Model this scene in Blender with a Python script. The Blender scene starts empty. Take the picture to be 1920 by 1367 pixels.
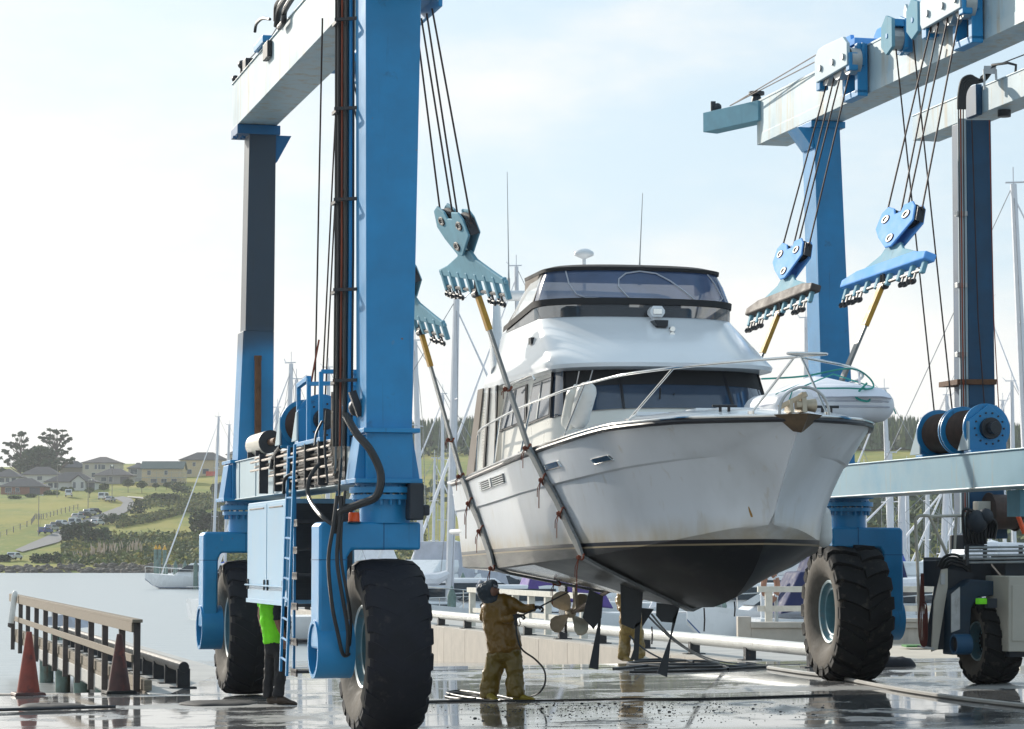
import bpy, bmesh, math, random
from mathutils import Vector, Matrix, noise
R = math.radians
rnd = random.Random(11)
sc = bpy.context.scene
COL = sc.collection

# ------------------------------------------------------------------ camera (measured from the photograph)
F, CX, HY, HC = 4800.0, 960.0, 1043.0, 2.05
PITCH = math.atan((HY - 683.5) / F)
cam = bpy.data.cameras.new('camera'); cam_o = bpy.data.objects.new('camera', cam); COL.objects.link(cam_o)
cam_o.location = (0, 0, HC); cam_o.rotation_euler = (math.pi / 2 + PITCH, 0, 0)
cam.sensor_width = 36; cam.lens = F / 1920 * 36; cam.clip_start = 0.5; cam.clip_end = 9000
cam.dof.use_dof = False
sc.camera = cam_o

def ray(px, py):
    dx, dy = (px - CX) / F, (683.5 - py) / F
    c, s = math.cos(PITCH), math.sin(PITCH)
    y = c - s * dy
    return Vector((dx / y, 1.0, (s + c * dy) / y))
def W(px, py, D):
    return Vector((0, 0, HC)) + ray(px, py) * D
def GZ(x):                                   # the hardstand falls gently towards the water on the left
    return 0.0165 * (max(-9, min(16, x)) + 3.95)
def onpad(px, py):
    d = ray(px, py); D = 30.0
    for _ in range(30): D = (GZ(d.x * D) - HC) / d.z
    return Vector((d.x * D, D, GZ(d.x * D)))

# ------------------------------------------------------------------ materials
MATS = {}
def mat(name, col, rough=0.5, metal=0.0, var=0.25, scale=3.0, bump=0.0, bscale=30.0, coat=0.0, spec=0.5, streak=None, blotch=None,
        trans=0.0, alpha=1.0, ior=1.45, stretch=(1, 1, 1), rvar=0.15):
    m = bpy.data.materials.new(name); MATS[name] = m; m.use_nodes = True
    nt = m.node_tree; N = nt.nodes; L = nt.links
    b = N['Principled BSDF']
    b.inputs['Roughness'].default_value = rough; b.inputs['Metallic'].default_value = metal
    b.inputs['Coat Weight'].default_value = coat; b.inputs['Coat Roughness'].default_value = 0.12
    b.inputs['Specular IOR Level'].default_value = spec; b.inputs['IOR'].default_value = ior
    b.inputs['Transmission Weight'].default_value = trans; b.inputs['Alpha'].default_value = alpha
    tc = N.new('ShaderNodeTexCoord'); mp = N.new('ShaderNodeMapping'); mp.inputs['Scale'].default_value = stretch
    L.new(tc.outputs['Object'], mp.inputs['Vector'])
    no = N.new('ShaderNodeTexNoise'); no.inputs['Scale'].default_value = scale; no.inputs['Detail'].default_value = 6
    no.inputs['Roughness'].default_value = 0.62
    L.new(mp.outputs['Vector'], no.inputs['Vector'])
    rp = N.new('ShaderNodeMapRange'); L.new(no.outputs['Fac'], rp.inputs['Value'])
    rp.inputs['From Min'].default_value = 0.3; rp.inputs['From Max'].default_value = 0.7
    rp.inputs['To Min'].default_value = 1 - var; rp.inputs['To Max'].default_value = 1 + var
    vm = N.new('ShaderNodeVectorMath'); vm.operation = 'SCALE'; vm.inputs[0].default_value = col[:3]
    L.new(rp.outputs['Result'], vm.inputs['Scale'])
    out = vm.outputs['Vector']
    for k, (c2, sc2, lo, hi, st, seed) in enumerate([x for x in (streak or []) + (blotch or [])]):
        mp2 = N.new('ShaderNodeMapping'); mp2.inputs['Scale'].default_value = st; mp2.inputs['Location'].default_value = (seed, seed * .7, seed * .3)
        L.new(tc.outputs['Object'], mp2.inputs['Vector'])
        n2 = N.new('ShaderNodeTexNoise'); n2.inputs['Scale'].default_value = sc2; n2.inputs['Detail'].default_value = 8; n2.inputs['Roughness'].default_value = 0.65
        L.new(mp2.outputs['Vector'], n2.inputs['Vector'])
        r2 = N.new('ShaderNodeMapRange'); r2.inputs['From Min'].default_value = lo; r2.inputs['From Max'].default_value = hi; r2.clamp = True
        L.new(n2.outputs['Fac'], r2.inputs['Value'])
        mx = N.new('ShaderNodeMix'); mx.data_type = 'RGBA'; L.new(r2.outputs['Result'], mx.inputs['Factor'])
        L.new(out, mx.inputs['A']); mx.inputs['B'].default_value = (*c2, 1); out = mx.outputs['Result']
    L.new(out, b.inputs['Base Color'])
    if rvar:
        rr = N.new('ShaderNodeMapRange'); L.new(no.outputs['Fac'], rr.inputs['Value'])
        rr.inputs['From Min'].default_value = .3; rr.inputs['From Max'].default_value = .7
        rr.inputs['To Min'].default_value = max(0.02, rough * (1 - rvar)); rr.inputs['To Max'].default_value = min(1, rough * (1 + rvar))
        L.new(rr.outputs['Result'], b.inputs['Roughness'])
    if bump:
        nb = N.new('ShaderNodeTexNoise'); nb.inputs['Scale'].default_value = bscale; nb.inputs['Detail'].default_value = 4
        L.new(mp.outputs['Vector'], nb.inputs['Vector'])
        bp = N.new('ShaderNodeBump'); bp.inputs['Strength'].default_value = bump; bp.inputs['Distance'].default_value = 0.02
        L.new(nb.outputs['Fac'], bp.inputs['Height']); L.new(bp.outputs['Normal'], b.inputs['Normal'])
    return m
RUST = (0.16, 0.07, 0.03)
GRIME = (0.09, 0.085, 0.075)
VS = (6, 6, .35)
mat('blue_paint', (0.011, 0.208, 0.45), 0.40, var=.16, scale=1.4, spec=.56, blotch=[(RUST, 13, .70, .745, (1, 1, 1), 6.), ((.02, .05, .09), 2.5, .62, .8, (1, 1, 1), 2.)], bump=.03, bscale=6,
    streak=[((0.01, 0.07, .17), 1.5, .62, .8, VS, 3.0), ((.12, .2, .3), 2.2, .66, .85, (3, 3, 3), 8.0)])
mat('blue_paint_bright', (0.13, 0.37, 0.80), 0.7, var=.12, scale=2, spec=.12, blotch=[((.03, .12, .3), 6, .62, .72, (1, 1, 1), 2.)])
mat('faded_blue', (0.17, 0.35, 0.44), 0.7, var=.14, scale=2, spec=.16, streak=[((.1, .2, .26), 2, .58, .8, VS, 1.0)],
    blotch=[(RUST, 9, .7, .78, (1, 1, 1), 5.)])
mat('pale_paint', (0.34, 0.45, 0.50), 0.42, var=.10, scale=.9, spec=.6,
    streak=[((.33, .25, .14), 1.2, .50, .74, (4, 4, .35), 4.), ((.10, .28, .42), .8, .55, .8, (1.5, 1.5, .8), 7.)], blotch=[(RUST, 5, .66, .74, (1, 1, 1.6), 2.)])
mat('white_paint_panel', (0.37, 0.47, 0.52), 0.5, var=.1, scale=.8, spec=.3, streak=[((.36, .33, .27), 1.4, .6, .85, (6, 6, .5), 9.)])
mat('pale_blue_paint', (0.22, 0.38, 0.47), 0.45, var=.10, scale=.9, spec=.4, streak=[((.36, .30, .20), 1.4, .58, .85, (5, 5, .5), 4.), ((.06, .26, .44), .7, .52, .8, (1, .6, .6), 7.)])
mat('sooty_blue', (0.006, 0.10, 0.24), 0.55, var=.2, scale=1.3)
mat('dark_steel', (0.035, 0.037, 0.042), 0.5, metal=.3, var=.3, scale=6, blotch=[(RUST, 8, .62, .75, (1, 1, 1), 1.)])
mat('pipe_steel', (0.30, 0.27, 0.24), 0.38, metal=.75, var=.25, scale=5, blotch=[(RUST, 9, .55, .72, (1, 1, 1), 3.)])
mat('rusty_steel', (0.13, 0.065, 0.035), 0.75, metal=.2, var=.4, scale=7, bump=.3)
mat('bronze_rust', (0.11, 0.075, 0.045), 0.55, metal=.4, var=.3, scale=9, bump=.2)
mat('cable', (0.035, 0.022, 0.022), 0.55, metal=.4, var=.2)
mat('hose', (0.018, 0.019, 0.021), 0.42, var=.2)
mat('rubber', (0.014, 0.014, 0.015), 0.75, spec=.25, var=.35, scale=5, bump=.35, bscale=26, blotch=[((.10, .09, .075), 5, .56, .8, (1, 1, 1), 2.)])
mat('rubber_smooth', (0.011, 0.012, 0.017), 0.68, spec=.25, var=.35, scale=4, bump=.2, bscale=14, blotch=[((.06, .055, .05), 5, .6, .85, (1, 1, 1), 2.)])
mat('tyre_side', (0.10, 0.088, 0.074), 0.85, var=.3, scale=6, bump=.3, bscale=20)
mat('rim_paint', (0.10, 0.22, 0.27), 0.45, var=.25, scale=4, blotch=[((.2, .2, .18), 8, .55, .75, (1, 1, 1), 2.)])
mat('rim_edge', (0.42, 0.52, 0.54), 0.45, var=.2, scale=6)
mat('black_void', (0.006, 0.006, 0.007), 0.8)
mat('chrome', (0.72, 0.71, 0.69), 0.13, metal=1.0, var=.1, scale=4)
mat('galv', (0.42, 0.43, 0.43), 0.42, metal=.6, var=.2, scale=5, streak=[((.2, .15, .1), 2, .62, .8, (4, 4, 1), 3.)])
mat('gelcoat', (0.70, 0.70, 0.68), 0.22, var=.05, scale=.8, coat=.25, spec=.5,
    streak=[((.46, .40, .31), 1.6, .56, .85, (3, 3, .25), 5.)])
mat('gelcoat_clean', (0.76, 0.78, 0.80), 0.2, var=.04, scale=.8, coat=.3)
mat('cream_gel', (0.74, 0.72, 0.66), 0.3, var=.05, scale=1)
mat('antifoul', (0.008, 0.009, 0.012), 0.16, var=.3, scale=2.2, bump=.05, bscale=8, spec=.5, coat=.35)
mat('wet_bottom', (0.13, 0.14, 0.145), 0.15, var=.4, scale=2, coat=.8, bump=.15, bscale=5, stretch=(.6, 2.5, 1),
    blotch=[((.01, .011, .014), 1.3, .48, .56, (.6, 2.2, 1), 7.)])
mat('boot_band', (0.16, 0.155, 0.145), 0.5, var=.35, scale=5, stretch=(3, 3, .6), streak=[((.05, .05, .05), 2.5, .55, .75, (3, 3, .5), 2.)])
mat('stripe_black', (0.012, 0.012, 0.016), 0.35, var=.1)
mat('stripe_gold', (0.36, 0.28, 0.17), 0.5, var=.3, scale=12)
mat('dark_glass', (0.03, 0.05, 0.085), 0.04, var=.1, coat=.5, spec=.6)
mat('clear_vinyl', (0.07, 0.11, 0.21), 0.08, var=.25, scale=1.2, alpha=.86, bump=.12, bscale=1.2, spec=.6)
mat('clear_vinyl_side', (0.85, 0.85, 0.83), 0.15, var=.05, alpha=.55, bump=.1, bscale=2)
mat('smoke_screen', (0.06, 0.062, 0.07), 0.06, var=.2, alpha=.80, spec=.6)
mat('canvas_black', (0.018, 0.018, 0.02), 0.75, var=.2)
mat('canvas_brown', (0.20, 0.17, 0.145), 0.85, var=.15, scale=3)
mat('fender_vinyl', (0.66, 0.65, 0.62), 0.4, var=.1, scale=3, blotch=[((.4, .36, .3), 4, .6, .8, (1, 1, 1), 1.)])
mat('dinghy_grey', (0.62, 0.64, 0.68), 0.42, var=.06, scale=2)
mat('dinghy_cover', (0.70, 0.72, 0.80), 0.7, var=.08, scale=2, bump=.15, bscale=4)
mat('rope_green', (0.04, 0.30, 0.26), 0.8)
mat('rope_red', (0.22, 0.05, 0.025), 0.85)
mat('sling_web', (0.17, 0.18, 0.18), 0.45, var=.25, scale=8, stretch=(3, 3, .8), coat=.15)
mat('sling_yellow', (0.42, 0.23, 0.03), 0.6, var=.3, scale=8)
mat('rubber_flap', (0.02, 0.026, 0.032), 0.45, var=.3)
mat('cabinet_paint', (0.15, 0.34, 0.51), .36, var=.1, scale=.8, spec=.5, streak=[((.36, .33, .27), 1.4, .62, .85, (6, 6, .5), 9.)])
mat('wood_old', (0.22, 0.18, 0.135), 0.85, var=.3, scale=6, stretch=(1, 6, 6), bump=.3)
mat('wood_grey', (0.20, 0.185, 0.17), 0.7, var=.3, scale=5, bump=.2)
mat('wood_dark', (0.07, 0.058, 0.055), 0.8, var=.35, scale=5, bump=.3)
mat('wood_white', (0.60, 0.58, 0.52), 0.75, var=.15, scale=5, bump=.15)
mat('pile_green', (0.16, 0.23, 0.21), 0.75, var=.3, scale=4, bump=.2, streak=[((.16, .1, .06), 3, .55, .7, (1, 1, .3), 4.)])
mat('pile_cap', (0.62, 0.34, 0.05), 0.5)
mat('concrete_wall', (0.44, 0.40, 0.35), 0.8, var=.14, scale=2, bump=.15, streak=[((.25, .23, .2), 2, .55, .8, (2.5, 2.5, .3), 2.)])
mat('concrete_deck', (0.38, 0.37, 0.35), 0.65, var=.16, scale=1.2, bump=.12)
mat('dry_concrete', (0.46, 0.41, 0.34), 0.85, var=.14, scale=.8, bump=.15)
mat('algae', (0.07, 0.20, 0.06), 0.8)
mat('white_pipe', (0.56, 0.56, 0.53), 0.4, var=.12, scale=3, streak=[((.3, .25, .19), 2, .58, .8, (2, 2, 2), 2.)])
mat('cone_orange', (0.25, 0.05, 0.032), 0.6, var=.25, scale=5, blotch=[((.05, .03, .03), 5, .56, .72, (1, 1, 1), 3.)])
mat('cone_dirty', (0.075, 0.028, 0.024), 0.6, var=.4, scale=5, blotch=[((.25, .05, .03), 3.5, .55, .7, (1, 1, 1), 3.)])
mat('oilskin', (0.21, 0.108, 0.010), 0.30, var=.12, scale=2, bump=.45, bscale=7, coat=.15)
mat('oilskin_olive', (0.17, 0.112, 0.012), 0.30, var=.12, scale=2, bump=.45, bscale=7, coat=.15)
mat('oilskin_dirty', (0.20, 0.13, 0.03), 0.5, var=.4, scale=7, bump=.4, bscale=9, blotch=[((.30, .24, .14), 5, .5, .7, (1, 1, 1), 2.)])
mat('hood_cloth', (0.045, 0.06, 0.075), 0.55, var=.45, scale=7, bump=.5, bscale=9)
mat('glove', (0.018, 0.02, 0.025), 0.5)
mat('hivis', (0.22, 0.88, 0.02), 0.7, var=.12, scale=5, bump=.3, bscale=8)
mat('navy_cloth', (0.02, 0.026, 0.036), 0.8, var=.25, scale=8, bump=.3, bscale=9)
mat('trouser_black', (0.018, 0.018, 0.021), 0.75, var=.3, scale=6, bump=.4, bscale=7)
mat('boot_brown', (0.05, 0.033, 0.022), 0.6, var=.3, scale=9)
mat('skin', (0.26, 0.13, 0.085), 0.55, var=.1, scale=9)
mat('boot_yellow', (0.30, 0.22, 0.02), 0.45, var=.25)
mat('boot_white', (0.5, 0.47, 0.40), 0.6, var=.25)
mat('beacon_orange', (0.80, 0.09, 0.01), 0.25)
mat('orange_pole', (0.75, 0.10, 0.03), 0.5)
mat('crane2_paint', (0.008, 0.06, 0.13), 0.5, var=.25, scale=2)
mat('crane2_dark', (0.02, 0.026, 0.035), 0.55, var=.3, scale=3)
mat('beige_panel', (0.50, 0.47, 0.40), 0.5, var=.08, scale=2)
mat('stern_drum', (0.06, 0.036, 0.028), 0.6, var=.4, scale=6)
mat('white_hull', (0.74, 0.76, 0.78), 0.28, var=.06, scale=1)
mat('purple_canvas', (0.10, 0.065, 0.25), 0.75, var=.15)
mat('navy_canvas', (0.015, 0.022, 0.085), 0.8, var=.2)
mat('blue_canvas', (0.015, 0.07, 0.42), 0.75, var=.15)
mat('grey_canvas', (0.42, 0.44, 0.50), 0.8, var=.12)
mat('white_canvas', (0.75, 0.76, 0.80), 0.75, var=.1, bump=.2, bscale=3)
mat('boat_window', (0.03, 0.04, 0.05), 0.08)
mat('boat_blue_stripe', (0.04, 0.10, 0.26), 0.3)
mat('mast_alloy', (0.60, 0.62, 0.66), 0.4, metal=.25, var=.06)
mat('wire', (0.30, 0.31, 0.33), 0.4, metal=.6)
mat('lifebuoy_red', (0.34, 0.16, 0.10), 0.6, var=.2)
mat('zinc_pot', (0.5, 0.5, 0.48), 0.5)

# ------------------------------------------------------------------ mesh builder
class MB:
    def __init__(s, T=None):
        s.v = []; s.f = []; s.fm = []; s.T = T; s.m = 0
    def add(s, pts, faces, m=None):
        o = len(s.v)
        T = s.T
        s.v += [Vector(T(*p)) if T else Vector(p) for p in pts]
        s.f += [tuple(o + i for i in f) for f in faces]
        s.fm += [s.m if m is None else m] * len(faces)
    def box(s, c, d, m=None):
        x, y, z = c; a, b, e = d[0] / 2, d[1] / 2, d[2] / 2
        s.add([(x - a, y - b, z - e), (x + a, y - b, z - e), (x + a, y + b, z - e), (x - a, y + b, z - e),
               (x - a, y - b, z + e), (x + a, y - b, z + e), (x + a, y + b, z + e), (x - a, y + b, z + e)],
              [(0, 3, 2, 1), (4, 5, 6, 7), (0, 1, 5, 4), (1, 2, 6, 5), (2, 3, 7, 6), (3, 0, 4, 7)], m)
        return s
    def span(s, x0, x1, y0, y1, z0, z1, m=None):
        return s.box(((x0 + x1) / 2, (y0 + y1) / 2, (z0 + z1) / 2), (x1 - x0, y1 - y0, z1 - z0), m)
    def hexa(s, bot, top, m=None):
        n = len(bot)
        s.add(list(bot) + list(top), [tuple(range(n - 1, -1, -1)), tuple(range(n, 2 * n))] +
              [(i, (i + 1) % n, n + (i + 1) % n, n + i) for i in range(n)], m)
        return s
    def bar(s, p, q, w, h, up=(0, 0, 1), m=None, w1=None, h1=None):
        p, q = Vector(p), Vector(q); d = (q - p).normalized(); up = Vector(up)
        if abs(d.dot(up)) > .98: up = Vector((0, 1, 0))
        r = d.cross(up).normalized(); u = r.cross(d).normalized()
        w1 = w if w1 is None else w1; h1 = h if h1 is None else h1
        A = [p - r * w / 2 - u * h / 2, p + r * w / 2 - u * h / 2, p + r * w / 2 + u * h / 2, p - r * w / 2 + u * h / 2]
        B = [q - r * w1 / 2 - u * h1 / 2, q + r * w1 / 2 - u * h1 / 2, q + r * w1 / 2 + u * h1 / 2, q - r * w1 / 2 + u * h1 / 2]
        s.hexa(A, B, m); return s
    def tube(s, pts, r, n=8, caps=True, m=None, flat=None, up=(0, 0, 1)):
        P = [Vector(p) for p in pts]
        rs = r if isinstance(r, (list, tuple)) else [r] * len(P)
        rings = []; prev = None
        for i, p in enumerate(P):
            d = (P[min(i + 1, len(P) - 1)] - P[max(i - 1, 0)])
            if d.length < 1e-9: d = Vector((0, 0, 1))
            d.normalize()
            if prev is None:
                a = Vector(up)
                if abs(a.dot(d)) > .95: a = Vector((1, 0, 0))
            else: a = prev
            x = (a - d * a.dot(d)); x.normalize(); prev = x
            y = d.cross(x)
            k = flat or 1.0
            rings.append([p + (x * math.cos(2 * math.pi * j / n) + y * math.sin(2 * math.pi * j / n) * k) * rs[i] for j in range(n)])
        s.loft(rings, True, caps, m); return s
    def loft(s, rings, closed=True, caps=True, m=None, mfun=None):
        n = len(rings[0]); pts = [p for r in rings for p in r]; fs = []; ms = []
        for i in range(len(rings) - 1):
            for j in range(n if closed else n - 1):
                k = (j + 1) % n
                fs.append((i * n + j, i * n + k, (i + 1) * n + k, (i + 1) * n + j))
                ms.append(mfun(i, j) if mfun else (s.m if m is None else m))
        if caps and closed:
            fs.append(tuple(range(n - 1, -1, -1))); ms.append(s.m if m is None else m)
            b = (len(rings) - 1) * n; fs.append(tuple(range(b, b + n))); ms.append(s.m if m is None else m)
        o = len(s.fm); s.add(pts, fs, 0); s.fm[o:] = ms
        return s
    def cyl(s, p, q, r, r1=None, n=16, caps=True, m=None):
        return s.tube([p, q], [r, r if r1 is None else r1], n, caps, m)
    def lathe(s, prof, o, ax=(0, 0, 1), n=24, m=None, closed=False, mfun=None):
        o, ax = Vector(o), Vector(ax).normalized(); a = Vector((1, 0, 0)) if abs(ax.x) < .9 else Vector((0, 1, 0))
        x = (a - ax * a.dot(ax)).normalized(); y = ax.cross(x)
        rings = []
        for j in range(n):
            c, t = math.cos(2 * math.pi * j / n), math.sin(2 * math.pi * j / n)
            rings.append([o + ax * h + (x * c + y * t) * r for r, h in prof])
        rings.append(rings[0])
        k = len(prof); pts = [p for r in rings[:-1] for p in r]; fs = []; ms = []
        for j in range(n):
            j2 = (j + 1) % n
            for i in range(k if closed else k - 1):
                i2 = (i + 1) % k
                fs.append((j * k + i, j2 * k + i, j2 * k + i2, j * k + i2)); ms.append(mfun(i) if mfun else (s.m if m is None else m))
        o2 = len(s.fm); s.add(pts, fs, 0); s.fm[o2:] = ms
        return s
    def prism(s, poly, o, ex, ey, en, th, m=None):
        o, ex, ey, en = Vector(o), Vector(ex), Vector(ey), Vector(en)
        A = [o + ex * x + ey * y for x, y in poly]; B = [p + en * th for p in A]
        return s.hexa(A, B, m)
    def ball(s, c, r, n=10, k=7, m=None, sc3=(1, 1, 1)):
        prof = []
        rings = []
        c = Vector(c)
        for i in range(k):
            a = math.pi * (i + .02) / (k - 1 + .04)
            rings.append([c + Vector((math.sin(a) * math.cos(2 * math.pi * j / n) * r * sc3[0], math.sin(a) * math.sin(2 * math.pi * j / n) * r * sc3[1], -math.cos(a) * r * sc3[2])) for j in range(n)])
        return s.loft(rings, True, True, m)
    def build(s, name, mats, parent=None, smooth=40, bevel=0, subsurf=0, seg=2, fix=True):
        me = bpy.data.meshes.new(name)
        r = parent
        while r is not None and r.parent is not None: r = r.parent
        M = r.matrix_basis.inverted() if r is not None else None
        me.from_pydata([tuple(M @ p) if M else tuple(p) for p in s.v], [], s.f)
        for x in (mats if isinstance(mats, (list, tuple)) else [mats]): me.materials.append(MATS[x] if isinstance(x, str) else x)
        me.polygons.foreach_set('material_index', s.fm)
        if fix:
            bm = bmesh.new(); bm.from_mesh(me); bmesh.ops.recalc_face_normals(bm, faces=bm.faces); bm.to_mesh(me); bm.free()
        if smooth:
            me.polygons.foreach_set('use_smooth', [True] * len(me.polygons))
            me.set_sharp_from_angle(angle=R(smooth))
        me.update()
        ob = bpy.data.objects.new(name, me); COL.objects.link(ob)
        if parent is not None: ob.parent = parent
        if bevel:
            b = ob.modifiers.new('bevel', 'BEVEL'); b.width = bevel; b.segments = seg; b.limit_method = 'ANGLE'; b.angle_limit = R(40); b.harden_normals = False
        if subsurf:
            b = ob.modifiers.new('subsurf', 'SUBSURF'); b.levels = subsurf; b.render_levels = subsurf
        return ob

def tag(o, label=None, cat=None, group=None, kind=None):
    if label: o['label'] = label
    if cat: o['category'] = cat
    if group: o['group'] = group
    if kind: o['kind'] = kind
    return o
def thing(name, label, cat, loc=(0, 0, 0), rz=0, group=None):
    o = bpy.data.objects.new(name, None); COL.objects.link(o); o.empty_display_size = .3
    o.matrix_basis = Matrix.Translation(Vector(loc)) @ Matrix.Rotation(rz, 4, 'Z')
    return tag(o, label, cat, group)
def frame(loc, rz):
    M = Matrix.Translation(Vector(loc)) @ Matrix.Rotation(rz, 4, 'Z')
    return lambda x, y, z: M @ Vector((x, y, z))
def copy_tree(o, parent=None):
    c = o.copy(); COL.objects.link(c); c.parent = parent
    for ch in list(o.children): copy_tree(ch, c)
    return c
def catmull(pts, k=6):
    P = [Vector(p) for p in pts]; out = []
    for i in range(len(P) - 1):
        p0, p1, p2, p3 = P[max(i - 1, 0)], P[i], P[i + 1], P[min(i + 2, len(P) - 1)]
        for j in range(k):
            t = j / k
            out.append(.5 * ((2 * p1) + (p2 - p0) * t + (2 * p0 - 5 * p1 + 4 * p2 - p3) * t * t + (3 * p1 - p0 - 3 * p2 + p3) * t ** 3))
    out.append(P[-1]); return out
def lerp(a, b, t): return a + (b - a) * t
def interp(x, xs, ys):
    if x <= xs[0]: return ys[0]
    for i in range(len(xs) - 1):
        if x <= xs[i + 1]: return lerp(ys[i], ys[i + 1], (x - xs[i]) / (xs[i + 1] - xs[i]))
    return ys[-1]
# ------------------------------------------------------------------ daylight
SUN_AZ, SUN_EL = R(-37), R(22)          # azimuth measured from the view axis (negative = left), low winter sun
w = bpy.data.worlds.new('World'); sc.world = w; w.use_nodes = True
nt = w.node_tree; N = nt.nodes; L = nt.links
bg = N['Background']
sky = N.new('ShaderNodeTexSky'); sky.sky_type = 'NISHITA'; sky.sun_disc = False
sky.sun_elevation = SUN_EL; sky.sun_rotation = SUN_AZ; sky.air_density = 1.0; sky.dust_density = 2.2; sky.ozone_density = 1.0
tc = N.new('ShaderNodeTexCoord')
mp = N.new('ShaderNodeMapping'); mp.inputs['Scale'].default_value = (1, 1, 2.6); mp.inputs['Location'].default_value = (.31, .2, .1)
L.new(tc.outputs['Generated'], mp.inputs['Vector'])
nz = N.new('ShaderNodeTexNoise'); nz.inputs['Scale'].default_value = 5.0; nz.inputs['Detail'].default_value = 9; nz.inputs['Roughness'].default_value = .58
L.new(mp.outputs['Vector'], nz.inputs['Vector'])
sx = N.new('ShaderNodeSeparateXYZ'); L.new(tc.outputs['Generated'], sx.inputs['Vector'])
# clouds thicken towards the horizon
el = N.new('ShaderNodeMapRange'); el.inputs['From Min'].default_value = .0; el.inputs['From Max'].default_value = .30
el.inputs['To Min'].default_value = .36; el.inputs['To Max'].default_value = -.06
L.new(sx.outputs['Z'], el.inputs['Value'])
ad = N.new('ShaderNodeMath'); ad.operation = 'ADD'; L.new(nz.outputs['Fac'], ad.inputs[0]); L.new(el.outputs['Result'], ad.inputs[1])
lf = N.new('ShaderNodeMath'); lf.operation = 'MULTIPLY_ADD'; L.new(sx.outputs['X'], lf.inputs[0]); lf.inputs[1].default_value = -.20; L.new(ad.outputs[0], lf.inputs[2])
cr = N.new('ShaderNodeMapRange'); cr.interpolation_type = 'SMOOTHSTEP'; cr.inputs['From Min'].default_value = .50; cr.inputs['From Max'].default_value = .84
cr.inputs['To Max'].default_value = .92
L.new(lf.outputs[0], cr.inputs['Value'])
mx = N.new('ShaderNodeMix'); mx.data_type = 'RGBA'
sat = N.new('ShaderNodeMix'); sat.data_type = 'RGBA'; sat.inputs['Factor'].default_value = .80
L.new(sky.outputs['Color'], sat.inputs['A']); sat.inputs['B'].default_value = (4.3, 5.5, 6.4, 1)
L.new(cr.outputs['Result'], mx.inputs['Factor']); L.new(sat.outputs['Result'], mx.inputs['A'])
mx.inputs['B'].default_value = (6.9, 6.82, 6.55, 1)
L.new(mx.outputs['Result'], bg.inputs['Color']); bg.inputs['Strength'].default_value = 0.10
sun = bpy.data.lights.new('sun', 'SUN'); sun.energy = 3.6; sun.angle = R(.6); sun.color = (1, .93, .82)
so = bpy.data.objects.new('sun', sun); COL.objects.link(so)
dirv = Vector((math.sin(SUN_AZ) * math.cos(SUN_EL), math.cos(SUN_AZ) * math.cos(SUN_EL), math.sin(SUN_EL)))
so.rotation_euler = dirv.to_track_quat('Z', 'Y').to_euler(); so.location = (-60, 40, 60)
vs = sc.view_settings; sc.display_settings.display_device = 'sRGB'
vs.view_transform = 'Standard'; vs.look = 'None'; vs.exposure = 0.60; vs.gamma = 1; vs.use_curve_mapping = False
sc.render.engine = 'CYCLES'; sc.cycles.max_bounces = 8; sc.cycles.transparent_max_bounces = 24; sc.cycles.use_denoising = True
sc.cycles.sample_clamp_indirect = 6.0
try: sc.cycles.denoiser = 'OPENIMAGEDENOISE'
except Exception: pass

# ------------------------------------------------------------------ ground, slip, water
O = Vector((-1.43, 28.8, 0)); TL = R(14.86)
LF = frame(O, TL)                         # left rail of the lift: x across (to the right), y along its travel, away from us
FR = Vector((5.19, 39.7, 0.156)); TR = R(14)
RF = frame(FR, TR)                        # right rail, origin under the far right wheel

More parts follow.
